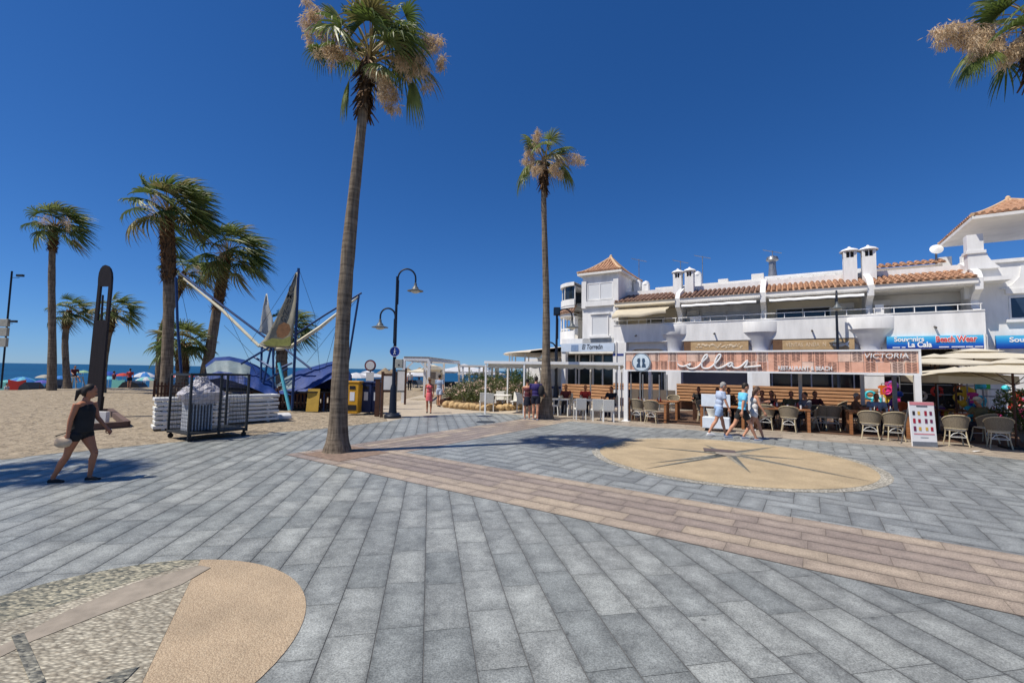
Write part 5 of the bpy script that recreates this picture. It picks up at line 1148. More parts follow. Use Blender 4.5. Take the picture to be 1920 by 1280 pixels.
# white cart
g_ = G(1350, 809); t = thing('serving_cart', 'white painted cart with an upright price panel, beside the walking group', 'cart', (g_.x, g_.y + 0.2, 0), A_)
mb = MB(); mb.box(-0.45, 0.4, -0.25, 0.25, 0.1, 0.48); mb.build('box', mat('cart_white', (0.72, 0.78, 0.84), 0.5, 0.08, 3), t, bevel=0.02)
mb = MB(); mb.box(-0.5, 0.42, -0.02, 0.03, 0.83, 1.26); mb.build('price_panel', M('cart_white'), t, bevel=0.01)
mb = MB()
for x in (-0.42, 0.36): mb.tube([(x, 0.03, 0.48), (x, 0.03, 0.83)], 0.02, 6)
mb.build('upright', M('grey_metal'), t)
for x in (-0.33, 0.3):
    for y in (-0.18, 0.18): mb = MB(); mb.lathe([(0, -0.015), (0.05, -0.015), (0.05, 0.015), (0, 0.015)], (0, 0, 0), 12); mb.xf(Matrix.Translation((x, y, 0.05)) @ Matrix.Rotation(pi / 2, 4, 'X')); mb.build('wheel', M('black'), t)
mb = MB(); mb.lathe([(0, 0.48), (0.12, 0.48), (0.2, 0.75), (0.19, 0.76), (0, 0.55)], (-0.15, 0, 0), 16); mb.build('ice_bucket', M('cushion'), t, smooth=True)
# condiments
for i, (px, d) in enumerate(((1200, 0.5), (1235, 0.5), (1455, 0.6), (1492, 0.6), (1640, 1.0), (1668, 1.0))):
    s_ = BP_.S(px, d); w_ = BP_.W(s_, d, 0.795); caddy(w_, ('condiment caddy on the leftmost wooden table, left one', 'condiment caddy on the leftmost wooden table, right one', 'condiment caddy on the middle table before the seated women', 'condiment caddy on the middle table by the man in grey', 'condiment caddy on the table right of the lamp, left one', 'condiment caddy on the table right of the lamp, right one')[i], i)
for i, (px, py) in enumerate(((1795, 785), (1862, 788))):
    p = at(px, py, G(1800, 812).y + 0.3 - i * 0.3); caddy((p.x, p.y, 0.815), ('condiment caddy on the table right of the menu board', 'condiment caddy on the table at the right edge')[i], 10 + i)
# cream parasols at the right
def parasol(px, ptop, Y, rx, drop, label, rz=0.0, pole_h=None, val=0.18, m='fabric_cream', group='cream parasols'):
    p = at(px, ptop, Y); t = thing('parasol', label, 'parasol', (p.x, p.y, 0), rz, group); z = p.z
    N = 4; mb = MB(); e = [(-1, -1), (1, -1), (1, 1), (-1, 1)]
    K = 6; vs = []
    for j in range(K + 1):
        f = j / K; zz = z - drop * (f ** 0.85)
        for k in range(4):
            a, b = Vector(e[k]), Vector(e[(k + 1) % 4])
            for q_ in range(6):
                pt = a.lerp(b, q_ / 6) * rx * f; sag = 0.05 * sin(pi * (q_ / 6)) * f; vs.append((pt.x, pt.y, zz - sag * 0.6))
    fs = [(j * 24 + k, j * 24 + (k + 1) % 24, (j + 1) * 24 + (k + 1) % 24, (j + 1) * 24 + k) for j in range(K) for k in range(24)]
    # valance
    base = len(vs) - 24; extra = [(v[0] * 1.005, v[1] * 1.005, v[2] - val) for v in vs[base:]]
    if val: vs += extra; fs += [(base + k, base + (k + 1) % 24, base + 24 + (k + 1) % 24, base + 24 + k) for k in range(24)]
    mb.add(vs, fs); c = mb.build('canopy', M(m), t, norm=False)
    sd = c.modifiers.new('thick', 'SOLIDIFY'); sd.thickness = 0.006
    mb = MB(); mb.tube([(0, 0, 0.05), (0, 0, z + 0.02)], 0.03, 8); mb.build('pole', M('wood_dark'), t)
    mb = MB()
    for k in range(4): mb.tube([(0, 0, z - drop * 0.2 - 0.03), (e[k][0] * rx * 0.97, e[k][1] * rx * 0.97, z - drop - 0.03)], 0.014, 4); mb.tube([(0, 0, z - drop - 0.35), (e[k][0] * rx * 0.45, e[k][1] * rx * 0.45, z - drop * 0.62 - 0.02)], 0.012, 4)
    mb.build('ribs', M('wood_dark'), t)
    mb = MB(); mb.add([(a * 0.3 * rx, b * 0.3 * rx, z - drop * 0.16) for a, b in e] + [(0, 0, z + 0.1)], [(0, 1, 4), (1, 2, 4), (2, 3, 4), (3, 0, 4)]); mb.build('vent_cap', M(m), t)
    mb = MB(); mb.box(-0.28, 0.28, -0.28, 0.28, 0, 0.07); mb.build('base', M('black'), t)
    return t
parasol(1897, 678, 12.6, 1.75, 0.32, 'large cream parasol nearest the square at the right edge', rz=A_ + 0.08, val=0.0)
parasol(1825, 657, 17.6, 2.3, 0.36, 'broad cream parasol under the blue souvenir sign', rz=A_ - 0.05, val=0.0)
parasol(1752, 668, 16.0, 1.2, 0.25, 'cream parasol half hidden behind the right end of the banner', rz=A_ + 0.3, val=0.05)
parasol(1790, 693, 14.6, 1.0, 0.2, 'low cream parasol between the banner post and the nearest parasol', rz=A_ + 0.25, val=0.22)

# ---------------------------------------------------------------- left restaurant: white chairs under the fabric pergola
LP = Plane(G(911, 776), G(1160, 787)); LZ = at(911, 679, G(911, 776).y).z
t = thing('fabric_pergola', 'low white steel pergola with a pleated cream awning in front of the tower building', 'pergola', LP.o, LP.a)
for px in (911, 983, 1092, 1161):
    s_ = LP.S(px); 
    for d in (0.0, 3.6):
        if px == 1092 and d == 0: continue
        mb = MB(); mb.box(s_ - 0.035, s_ + 0.035, d - 0.035, d + 0.035, 0, LZ - 0.06); mb.build('post', M('white_paint'), t)
mb = MB(); a, b = LP.S(908), LP.S(1175)
mb.box(a, b, -0.05, 0.05, LZ - 0.06, LZ + 0.06); mb.box(a, a + 0.1, 0.05, 3.6, LZ - 0.05, LZ + 0.05); mb.box(b - 0.1, b, 0.05, 3.6, LZ - 0.05, LZ + 0.05); mb.box(a, b, 3.6, 3.7, LZ - 0.06, LZ + 0.06); mb.build('beam', M('white_paint'), t)
mb = MB(); N = 60; K = 5; vs = []
for j in range(K):
    for i in range(N + 1):
        x = a + 0.15 + (b - a - 0.3) * i / N; y = 0.2 + 3.3 * j / (K - 1); vs.append((x, y, LZ - 0.08 - 0.10 * abs(sin(i * pi / 4))))
mb.add(vs, [(j * (N + 1) + i, j * (N + 1) + i + 1, (j + 1) * (N + 1) + i + 1, (j + 1) * (N + 1) + i) for j in range(K - 1) for i in range(N)]); mb.build('awning', M('awning_cream'), t, smooth='all')
mb = MB(); vs = []
for i in range(N + 1): x = a + 0.15 + (b - a - 0.3) * i / N; vs += [(x, 0.09, LZ - 0.05), (x, 0.07, LZ - 0.2 - 0.06 * abs(sin(i * pi / 4)))]
mb.add(vs, [(2 * i, 2 * i + 1, 2 * i + 3, 2 * i + 2) for i in range(N)]); mb.build('valance', M('awning_cream'), t)
def wch(px, py, rz, lb): g_ = G(px, py); white_chair((g_.x, g_.y, 0.003), rz, lb)
wch(907, 769, 0.15, 'leftmost white chair, at the end of the stone planter'); wch(917, 771, 0.05, 'white chair close beside the leftmost white chair')
wch(936, 765, 3.0, 'white chair facing the square at the first white table'); wch(951, 764, 3.3, 'white chair right of the first white table, seen from the front'); wch(962, 768, 2.3, 'white chair turned away from the couple'); wch(977, 772, 0.0, 'white chair partly hidden by the woman in the dark skirt')
wch(1040, 778, 1.2, 'white chair just right of the palm trunk'); wch(1052, 773, 2.8, 'white chair behind the small table by the palm'); wch(1068, 770, 3.2, 'white chair in the second row behind the small table')
wch(1087, 786, 0.1, 'white chair with its back to the square, left of three'); wch(1119, 788, 0.0, 'white chair with its back to the square, middle of three'); wch(1140, 790, -0.1, 'white chair with its back to the square, right of three')
wch(1078, 776, 1.4, 'white chair at the left end of the long white table'); wch(1152, 776, 3.1, 'white chair behind the right end of the long white table')
def wt(px, py, lx, lb, h=0.74): g_ = G(px, py); table((g_.x, g_.y, 0.003), LP.a, lx, 0.7, lb, wood='table_white', h=h, leg=0.05, group='white restaurant tables')
wt(940, 767, 0.9, 'small white table at the left end of the pergola'); wt(1051, 778, 0.8, 'small white table just right of the palm trunk'); wt(1112, 780, 1.7, 'long white table behind the three chairs turned to the square')
wt(962, 760, 0.9, 'small white table in the second row near the planter')
# menu lectern
g_ = G(1015, 783); t = thing('menu_lectern', 'white menu lectern that the couple is reading beside the palm', 'lectern', (g_.x - 0.12, g_.y + 0.25, 0), 0.1)
mb = MB(); mb.box(-0.05, 0.05, -0.03, 0.03, 0, 1.02); mb.box(-0.2, 0.2, -0.15, 0.15, 0, 0.03); mb.build('stand', M('white_paint'), t)
mb = MB(); mb.prism([(-0.2, 0.98), (0.2, 1.2), (0.2, 1.22), (-0.2, 1.0)], -0.3, 0.3, 'x'); mb.build('menu_panel', mat('menu_sheet', lin(190, 214, 224), 0.4, 0.05, 8), t)

# further rows of tables in the shade of the canopy
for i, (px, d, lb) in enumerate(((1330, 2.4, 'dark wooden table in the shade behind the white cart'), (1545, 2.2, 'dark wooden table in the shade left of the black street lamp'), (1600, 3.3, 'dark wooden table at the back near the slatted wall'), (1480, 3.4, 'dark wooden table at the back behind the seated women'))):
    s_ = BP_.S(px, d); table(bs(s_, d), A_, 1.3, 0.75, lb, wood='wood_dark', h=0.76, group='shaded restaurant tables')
for i, (px, d, rz) in enumerate(((1318, 1.8, 0), (1343, 1.8, 0.2), (1535, 1.6, -0.2), (1556, 1.6, 0.1), (1592, 2.7, 0), (1612, 2.8, 0.3), (1470, 2.9, 0.1), (1700, 1.8, 0.5))):
    s_ = BP_.S(px, d); bistro_chair(bs(s_, d), A_ + rz, 'bistro chair in the shade, ' + ('left one behind the white cart', 'right one behind the white cart', 'left one before the shaded table by the lamp', 'right one before the shaded table by the lamp', 'left one by the slatted wall', 'right one by the slatted wall', 'behind the seated women', 'behind the grey post near the menu board')[i])
def tumbler(loc, label):
    t = thing('drinking_glass', label, 'glass', loc, 0, 'glasses on the tables'); mb = MB(); mb.lathe([(0, 0), (0.028, 0), (0.036, 0.13), (0.033, 0.13), (0.026, 0.01)], (0, 0, 0), 10); mb.build('tumbler', mat('glass_pale', (0.6, 0.63, 0.65), 0.1, 0.02, 3, spec=0.8), t, smooth=True); mb = MB(); mb.lathe([(0, 0.012), (0.024, 0.012), (0.03, 0.09), (0, 0.09)], (0, 0, 0), 10); mb.build('drink', M('bottle_brown'), t, smooth=True)
for px, d, lb in ((1208, 0.35, 'glass on the leftmost wooden table'), (1445, 0.45, 'glass at the left of the middle table'), (1475, 0.5, 'glass at the centre of the middle table'), (1500, 0.4, 'glass at the right end of the middle table'), (1630, 0.8, 'glass at the left of the table right of the lamp'), (1660, 0.9, 'glass at the right of the table right of the lamp')):
    tumbler(BP_.W(BP_.S(px, d), d, 0.793), lb)
# ================================================================ lamps
mat('lamp_iron', lin(34, 40, 52), 0.4, 0.08, 8, metal=0.3); mat('lamp_glass', (0.55, 0.55, 0.5), 0.25, 0.05, 4); mat('lamp_shade_grey', lin(96, 102, 104), 0.45, 0.08, 6)
def lamp_head(t, c):
    mb = MB(); mb.lathe([(0.03, 0.32), (0.055, 0.3), (0.06, 0.2), (0.11, 0.14), (0.15, 0.06), (0.33, 0.0), (0.33, -0.02), (0.2, -0.015)], c, 24); h = mb.build('lamp_shade', M('lamp_shade_grey'), t, smooth=True)
    mb = MB(); mb.lathe([(0.19, -0.02), (0.16, -0.07), (0.08, -0.1), (0, -0.105)], c, 16); mb.build('lamp_glass', M('lamp_glass'), h, smooth=True)
def arm(mb, x0, z0, reach, top, down, sg, a=0, r=0.035):
    pts = []
    for k in range(13):
        th = pi - pi * k / 12; pts.append((sg * (reach / 2 + reach / 2 * cos(th)), top + (reach / 2) * sin(th) * 1.1))
    pts = [(0, z0)] + pts + [(sg * reach, down)]
    mb.tube([(x0 + p[0] * cos(a), p[0] * sin(a), p[1]) for p in pts], r, 8)
def street_lamp(loc, rz, label, H=6.1, two=True):
    t = thing('street_lamp', label, 'street lamp', loc, rz, 'street lamps')
    mb = MB(); mb.lathe([(0.0, 0), (0.34, 0), (0.34, 0.1), (0.3, 0.14), (0.17, 0.2), (0.15, 0.32), (0.13, 1.15), (0.11, 1.25), (0.075, 1.35), (0.062, 3.0), (0.05, H - 1.0), (0.05, H - 0.35)], (0, 0, 0), 16); mb.build('pole', M('lamp_iron'), t, smooth=True)
    mb = MB(); arm(mb, 0.03, H - 1.4, 0.72, H - 0.42, H - 0.62, 1); mb.box(0.02, 0.08, -0.03, 0.03, H - 1.5, H - 0.5); mb.build('arm', M('lamp_iron'), t, smooth=True); lamp_head(t, (0.75, 0, H - 0.92))
    if two: mb = MB(); arm(mb, -0.03, H - 3.0, 0.6, H - 2.0, H - 2.15, -1); mb.box(-0.08, -0.02, -0.03, 0.03, H - 3.1, H - 2.1); mb.build('arm', M('lamp_iron'), t, smooth=True); lamp_head(t, (-0.63, 0, H - 2.45))
    return t
g_ = G(736, 783); street_lamp((g_.x, g_.y, 0), 0.05, 'tall dark street lamp with two lamp heads beside the bins')
t = thing('pedestrian_sign', 'round blue pedestrian sign fixed to the tall street lamp', 'sign', (g_.x, g_.y, 0), 0.0)
mb = MB(); mb.lathe([(0, 0), (0.21, 0), (0.21, 0.02), (0, 0.02)], (0, 0, 0), 32); mb.xf(Matrix.Translation((0.03, -0.09, 2.66)) @ Matrix.Rotation(pi / 2, 4, 'X')); mb.build('disc', mat('sign_blue', lin(24, 62, 150), 0.4), t)
mb = MB(); mb.tube([(0.03, -0.12, 2.72), (0.03, -0.12, 2.64)], 0.022, 6); mb.ell((0.03, -0.12, 2.765), 0.02, 0.01, 0.022, 8, 6)
mb.tube([(0.03, -0.12, 2.64), (-0.01, -0.12, 2.54)], 0.013, 5); mb.tube([(0.03, -0.12, 2.64), (0.075, -0.12, 2.55)], 0.013, 5); mb.tube([(0.03, -0.12, 2.71), (-0.02, -0.12, 2.66)], 0.01, 5); mb.tube([(0.03, -0.12, 2.71), (0.08, -0.12, 2.67)], 0.01, 5)
mb.build('walking_figure', M('sign_white'), t)
mb = MB(); mb.lathe([(0.195, 0.022), (0.21, 0.024), (0.212, 0.02)], (0, 0, 0), 32); mb.xf(Matrix.Translation((0.03, -0.09, 2.66)) @ Matrix.Rotation(pi / 2, 4, 'X')); mb.build('rim', M('sign_white'), t)
t = thing('cabinet_box', 'grey electrical box on the tall street lamp under the blue sign', 'box', (g_.x, g_.y, 0)); mb = MB(); mb.box(0.06, 0.36, -0.12, 0.06, 2.0, 2.36); mb.build('case', mat('box_grey', lin(170, 168, 156), 0.6), t, bevel=0.015); mb = MB(); mb.box(0.18, 0.24, -0.128, -0.121, 2.1, 2.16); mb.build('lock', M('dark_metal'), t)
gl = G(1575, 782); street_lamp((gl.x, gl.y, 0), radians(236), 'black street lamp standing among the tables in front of the block', H=at(1571, 547, gl.y).z)
gl2 = at(1043, 700, 21.5); street_lamp((gl2.x, gl2.y, 0), 0.0, 'dark street lamp before the tower building, with a floodlight on top', H=5.05)
t = thing('floodlight', 'square floodlight on top of the lamp before the tower building', 'floodlight', (gl2.x, gl2.y, 0)); mb = MB(); mb.box(-0.16, 0.16, -0.1, 0.1, 4.7, 5.1); mb.build('housing', M('lamp_iron'), t, bevel=0.03); mb = MB(); mb.box(-0.12, 0.12, -0.115, -0.102, 4.76, 5.04); mb.build('glass', M('glass_dark'), t)
mb = MB(); mb.box(-0.03, 0.03, 0.0, 0.06, 4.5, 4.72); mb.build('bracket', M('lamp_iron'), t)
t = thing('litter_bin', 'dark litter bin at the foot of the black street lamp', 'bin', (gl.x, gl.y - 0.1, 0)); mb = MB(); mb.lathe([(0.2, 0.45), (0.26, 0.46), (0.29, 1.0), (0.3, 1.05), (0.2, 1.08)], (0, -0.3, 0), 16); mb.build('drum', M('dark_metal'), t, smooth=True); mb = MB(); mb.tube([(0, -0.3, 0), (0, -0.3, 0.46)], 0.03, 6); mb.build('foot', M('dark_metal'), t)
# camera mast at the left edge
t = thing('camera_mast', 'mast with small boxes and cameras, cut by the left edge of the photo', 'mast', tuple(G(0, 728)), 0); Ym = G(0, 728).y; hm = lambda y: at(2, y, Ym).z
mb = MB(); mb.tube([(0.08, 0, 0), (0.08, 0, hm(508))], 0.06, 8); mb.build('pole', M('lamp_iron'), t)
for ya, yb_ in ((598, 612), (614, 630), (633, 650)): mb = MB(); mb.box(-0.4, 0.22, -0.1, 0.1, hm(yb_), hm(ya)); mb.build('box', M('box_grey'), t, bevel=0.02)
for y, x in ((516, 0.7), (602, 0.5)): mb = MB(); mb.tube([(0.08, 0, hm(y + 4)), (x, 0, hm(y + 4))], 0.02, 5); mb.box(x - 0.2, x + 0.3, -0.08, 0.08, hm(y + 2), hm(y - 2)); mb.build('camera', M('dark_metal'), t)

# ================================================================ beach side things
# carved dark board standing on a timber frame
YB = 16.6; g_ = at(185, 775, YB); ob = Vector((g_.x, YB, 0))
def loc2(px, py, Y=YB): p = at(px, py, Y); return (p.x - ob.x, p.z)
t = thing('carved_board_monument', 'tall dark board with rounded top and slot, in a low timber frame', 'monument', ob)
out = [(163, 743), (168, 700), (174, 640), (180, 580), (185, 535), (186, 515), (191, 502), (199, 497), (207, 502), (211, 515), (210, 535), (204, 600), (198, 660), (192, 743)]
holeo = [(189, 537), (205, 537), (199, 602), (183, 600)]
def ringprism(mb, outer, inner, y0, y1):
    n = len(outer)
    # outer ring split by hand: the part above, below and beside the slot
    pass
top = [loc2(*p) for p in out]; 
parts = [[(185, 535), (185.5, 522), (187, 512), (190, 504), (194, 499), (199, 497), (204, 499), (208, 504), (210.5, 512), (211, 522), (210, 537), (189, 537)], [(183, 555), (185, 535), (190, 537), (184, 601), (178, 601)], [(205, 537), (210, 537), (204, 600), (199, 602)], [(178, 601), (204, 600), (198, 660), (192, 743), (163, 743), (168, 700), (174, 640)]]
mb = MB()
for i, pz in enumerate(parts): mb.prism([loc2(*p) for p in pz], -0.04 - i * 0.002, 0.04 + i * 0.002, 'y')
mb.build('board', mat('dark_timber', lin(34, 25, 26), 0.6, 0.3, 4, 0.3, 20, stretch=(6, 1, 0.6)), t)
mb = MB(); a, b = loc2(193, 553), loc2(190, 601); mb.prism([(a[0] - 0.015, a[1]), (a[0] + 0.015, a[1]), (b[0] + 0.02, b[1]), (b[0] - 0.02, b[1])], -0.03, 0.03, 'y'); mb.build('slot_tongue', M('dark_timber'), t)
mb = MB(); a, b = loc2(191, 743), loc2(186, 776); mb.bar((a[0] - 0.02, 0, a[1]), (b[0], 0, b[1]), 0.13); mb.build('foot_post', M('dark_timber'), t)
mb = MB()
for (ax, ay), (bx, by) in (((165, 775), (206, 774)), ((206, 774), (238, 800)), ((238, 800), (163, 806)), ((165, 775), (163, 806))):
    A = G(ax, ay) - ob; B = G(bx, by) - ob; mb.bar((A.x, A.y, 0.09), (B.x, B.y, 0.09), 0.16, 0.18)
mb.build('base_frame', mat('weathered_timber', lin(104, 84, 76), 0.85, 0.2, 4, stretch=(1, 1, 5)), t)
mb = MB(); A = G(188, 794) - ob; mb.box(A.x - 0.25, A.x + 0.25, A.y - 0.1, A.y + 0.05, 0, 0.4); mb.build('info_plate', M('soffit'), t)
# roll cage with frames and plastic
A = G(352, 829); B = G(461, 817); C_ = G(324, 818); CP = Plane(A, B); dz = (C_ - A).dot(CP.b); LC = CP.len; H_ = 1.72
t = thing('wire_roll_cage', 'grey wire mesh roll cage on castors at the edge of the sand', 'cage', (A.x, A.y, 0), CP.a)
W_ = max(0.8, min(1.2, dz))
for x, y in ((0, 0), (LC, 0), (0, W_), (LC, W_), (LC * 0.5, 0)):
    mb = MB(); mb.box(x - 0.025, x + 0.025, y - 0.025, y + 0.025, 0.14, H_); mb.build('post', M('dark_metal'), t)
mb = MB()
for z in (0.2, H_):
    mb = MB(); mb.bar((0, 0, z), (LC, 0, z), 0.05); mb.bar((0, W_, z), (LC, W_, z), 0.05); mb.bar((0, 0, z), (0, W_, z), 0.05); mb.bar((LC, 0, z), (LC, W_, z), 0.05)
    mb.build('lower_frame' if z < 1 else 'upper_frame', M('dark_metal'), t)
mb = MB(); 
for f0, f1 in (((0, 0), (LC, 0)), ((0, W_), (LC, W_)), ((0, 0), (0, W_)), ((LC, 0), (LC, W_))):
    d = Vector(f1) - Vector(f0); n_ = int(d.length / 0.09)
    for k in range(1, n_): p = Vector(f0) + d * k / n_; mb.tube([(p.x, p.y, 0.2), (p.x, p.y, H_)], 0.0032, 3, cap=False)
    for k in range(1, 16): z = 0.2 + (H_ - 0.2) * k / 16; mb.tube([(f0[0], f0[1], z), (f1[0], f1[1], z)], 0.0032, 3, cap=False)
tag(mb.build('wire_mesh', M('dark_metal'), t), kind='stuff')
mb = MB(); mb.box(0.02, LC - 0.02, 0.02, W_ - 0.02, 0.2, 0.23); mb.build('shelf', M('dark_metal'), t)
for x, y in ((0.05, 0.03), (LC - 0.05, 0.03), (0.05, W_ - 0.03), (LC - 0.05, W_ - 0.03)):
    mb = MB(); mb.tube([(x, y - 0.02, 0.065), (x, y + 0.02, 0.065)], 0.065, 12); mb.box(x - 0.02, x + 0.02, y - 0.03, y + 0.03, 0.06, 0.2); mb.build('castor', M('black'), t)
fb = thing('folded_frames', 'bundle of upright pale folded frames inside the wire cage', 'folded frames', (A.x, A.y, 0), CP.a)
for k in range(8):
    x = 0.1 + 0.075 * k; mb = MB(); mb.box(x, x + 0.03, 0.25, 0.72, 0.24, 1.0 + 0.03 * (k % 3)); mb.build('folded_frame', mat('pale_frame', lin(178, 182, 188), 0.5, 0.1, 6), fb, bevel=0.006)
ps = thing('plastic_sheet', 'crumpled clear white plastic sheet draped over the frames in the wire cage', 'plastic sheet', (A.x, A.y, 0), CP.a)
mb = MB(); rr = random.Random(31); N, K = 26, 16; vs = []
for j in range(K + 1):
    v = j / K
    for i in range(N):
        a = 2 * pi * i / N; f = 0.62 + 0.38 * sin(pi * min(1, v * 1.2)); rx = (0.10 + 0.42 * min(1, (1 - v) * 1.4 + 0.15)) * f + rr.uniform(-0.035, 0.035); ry = (0.08 + 0.3 * min(1, (1 - v) * 1.6 + 0.1)) * f + rr.uniform(-0.035, 0.035)
        vs.append((0.42 + rx * cos(a) * (1 if cos(a) < 0 else 1.15), 0.48 + ry * sin(a), 0.92 + 0.74 * v + rr.uniform(-0.02, 0.02)))
mb.add(vs, [(j * N + i, j * N + (i + 1) % N, (j + 1) * N + (i + 1) % N, (j + 1) * N + i) for j in range(K) for i in range(N)] + [tuple(K * N + i for i in range(N))])
mb.build('sheet', mat('plastic_wrap', (0.68, 0.66, 0.7), 0.25, 0.12, 14, 0.8, 26, transl=0.3, bdist=0.03), ps)
# stacked white sunbeds
sb0 = None
def sunbed(loc, rz, label):
    global sb0
    if sb0: return dup(sb0, loc, rz, label)
    t = thing('white_sunbed', label, 'sunbed', (0, 0, 0), 0, 'white sunbeds stacked on the sand'); sb0 = t
    mb = MB(); mb.box(-0.95, 0.95, -0.32, -0.26, 0.04, 0.13); mb.box(-0.95, 0.95, 0.26, 0.32, 0.04, 0.13); mb.box(-0.95, -0.88, -0.259, 0.259, 0.04, 0.13); mb.box(0.88, 0.95, -0.259, 0.259, 0.04, 0.13); mb.build('frame', M('white_plastic'), t, bevel=0.012)
    mb = MB()
    for k in range(15): x = -0.84 + 0.12 * k; mb.box(x - 0.045, x + 0.045, -0.258, 0.258, 0.085, 0.11)
    mb.build('slats', M('white_plastic'), t)
    mb = MB()
    for x in (-0.7, 0.6): mb.box(x - 0.04, x + 0.04, -0.3, 0.3, 0.0, 0.039)
    mb.build('legs', M('white_plastic'), t)
    t.location = loc; t.rotation_euler = (0, 0, rz); return t
od = ['bottom', 'second from the bottom', 'third from the bottom', 'fourth from the bottom', 'fifth from the bottom', 'sixth from the bottom', 'top']
g1 = G(300, 803); g2_ = G(388, 800)
for k in range(7): sunbed((g1.x + 0.75 + 0.03 * (k % 2), g1.y + 0.25 + 0.02 * (k % 3), 0.02 + 0.137 * k), CP.a - 0.25, '%s white sunbed of the stack left of the wire cage' % od[k])
for k in range(7): sunbed((g2_.x + 0.5 - 0.04 * (k % 2), g2_.y + 1.3, 0.02 + 0.137 * k), CP.a - 0.12 + 0.02 * (k % 2), '%s white sunbed of the stack seen through the wire cage' % od[k])
# white kerb blocks
for i, (px, py, w_) in enumerate(((466, 789, 0.85), (508, 787, 1.05))):
    g_ = G(px, py); mb = MB(); mb.prism([(-0.3, 0), (0.3, 0), (0.24, 0.16), (0.1, 0.22), (-0.12, 0.22), (-0.26, 0.15)], -w_ / 2, w_ / 2, 'x'); o_ = mb.build('white_kerb_block', mat('white_block', (0.62, 0.62, 0.62), 0.85, 0.12, 3, 0.3, 20), loc=(g_.x, g_.y + 0.25, 0), rz=CP.a - 0.25, bevel=0.04)
    tag(o_, ('weathered white kerb block nearest the wire cage', 'weathered white kerb block nearer the tall palm')[i], 'kerb block', 'white kerb blocks')
# picket fence round the trampolines
YF = 20.3
def fence(pxa, pxb, Ya, Yb, label):
    a = at(pxa, 760, Ya); b = at(pxb, 760, Yb); d = Vector((b.x - a.x, b.y - a.y)); L_ = d.length
    t = thing('picket_fence', label, 'fence', (a.x, a.y, 0), atan2(d.y, d.x), 'brown picket fences')
    mb = MB(); n_ = int(L_ / 0.16)
    for k in range(n_): x = 0.16 * k + 0.02; h = 0.92 + 0.03 * ((k * 7) % 3 - 1); mb.prism([(x, 0.08), (x + 0.09, 0.08), (x + 0.09, h), (x + 0.045, h + 0.05), (x, h)], -0.012, 0.012, 'y')
    mb.build('pickets', M('wood_dark'), t)
    mb = MB(); mb.box(0, L_, 0.014, 0.05, 0.25, 0.33); mb.box(0, L_, 0.014, 0.05, 0.7, 0.78); mb.build('rails', M('wood_dark'), t)
    for x in (0.0, L_ / 2, L_ - 0.1): mb = MB(); mb.box(x, x + 0.1, 0.055, 0.15, 0, 1.08); mb.build('post', M('wood_dark'), t)
fence(520, 640, 20.6, 20.9, 'brown picket fence below the lettered sail'); fence(640, 700, 20.9, 21.4, 'brown picket fence behind the tall palm and bins'); fence(455, 520, 21.6, 20.6, 'brown picket fence under the left blue tarpaulin')
fence(285, 345, 26, 27, 'brown picket fence at the foot of the tall shaggy palm')
# yellow and grey notice boards, bins
g_ = G(585, 772); t = thing('yellow_notice_board', 'plain yellow board leaning on the picket fence', 'board', (g_.x, g_.y, 0)); mb = MB(); mb.prism([(-0.02, 0.02), (0.02, 0.02), (0.14, 1.02), (0.1, 1.02)], -0.27, 0.27, 'x'); mb.build('panel', mat('board_yellow', lin(186, 152, 62), 0.7, 0.1, 4), t); mb = MB(); mb.bar((-0.2, 0.12, 0.9), (-0.2, 0.45, 0), 0.03); mb.bar((0.2, 0.12, 0.9), (0.2, 0.45, 0), 0.03); mb.build('strut', M('wood_dark'), t)
def container(px, py, w_, d_, h_, m, label, rz=0.0, name='recycling_container'):
    g_ = G(px, py); t = thing(name, label, 'container', (g_.x, g_.y + d_ / 2, 0), rz, 'recycling containers')
    mb = MB(); mb.prism([(-w_ / 2 + 0.03, 0.06), (w_ / 2 - 0.03, 0.06), (w_ / 2, h_ * 0.86), (w_ / 2 - 0.05, h_ * 0.95), (-w_ / 2 + 0.05, h_ * 0.95), (-w_ / 2, h_ * 0.86)], -d_ / 2, d_ / 2, 'y'); mb.build('body', m, t, bevel=0.03)
    mb = MB(); mb.box(-w_ / 2 - 0.02, w_ / 2 + 0.02, -d_ / 2 - 0.02, d_ / 2 + 0.02, h_ * 0.95, h_); mb.build('lid', m, t, bevel=0.02)
    mb = MB(); mb.box(-w_ * 0.22, w_ * 0.22, -d_ / 2 - 0.012, -d_ / 2 - 0.003, h_ * 0.76, h_ * 0.86); mb.box(-w_ * 0.34, w_ * 0.34, -d_ / 2 - 0.012, -d_ / 2 - 0.003, h_ * 0.14, h_ * 0.3) if m == M('bin_yellow') else None; mb.build('slot', M('black'), t)
    mb = MB(); mb.box(-w_ * 0.18, w_ * 0.18, -d_ / 2 - 0.01, -d_ / 2 - 0.002, h_ * 0.42, h_ * 0.68); mb.build('sticker', M('sign_white'), t)
    return t
mat('bin_yellow', lin(214, 158, 36), 0.5, 0.08, 3); mat('bin_blue', lin(34, 50, 92), 0.5, 0.1, 3)
container(659, 778, 0.55, 0.5, 1.42, M('bin_yellow'), 'yellow recycling container right behind the tall palm trunk'); container(685, 776, 0.48, 0.6, 1.4, M('bin_blue'), 'dark blue recycling container next to the yellow one'); container(702, 776, 0.36, 0.6, 1.38, M('bin_blue'), 'dark blue recycling container beside the brown notice board')
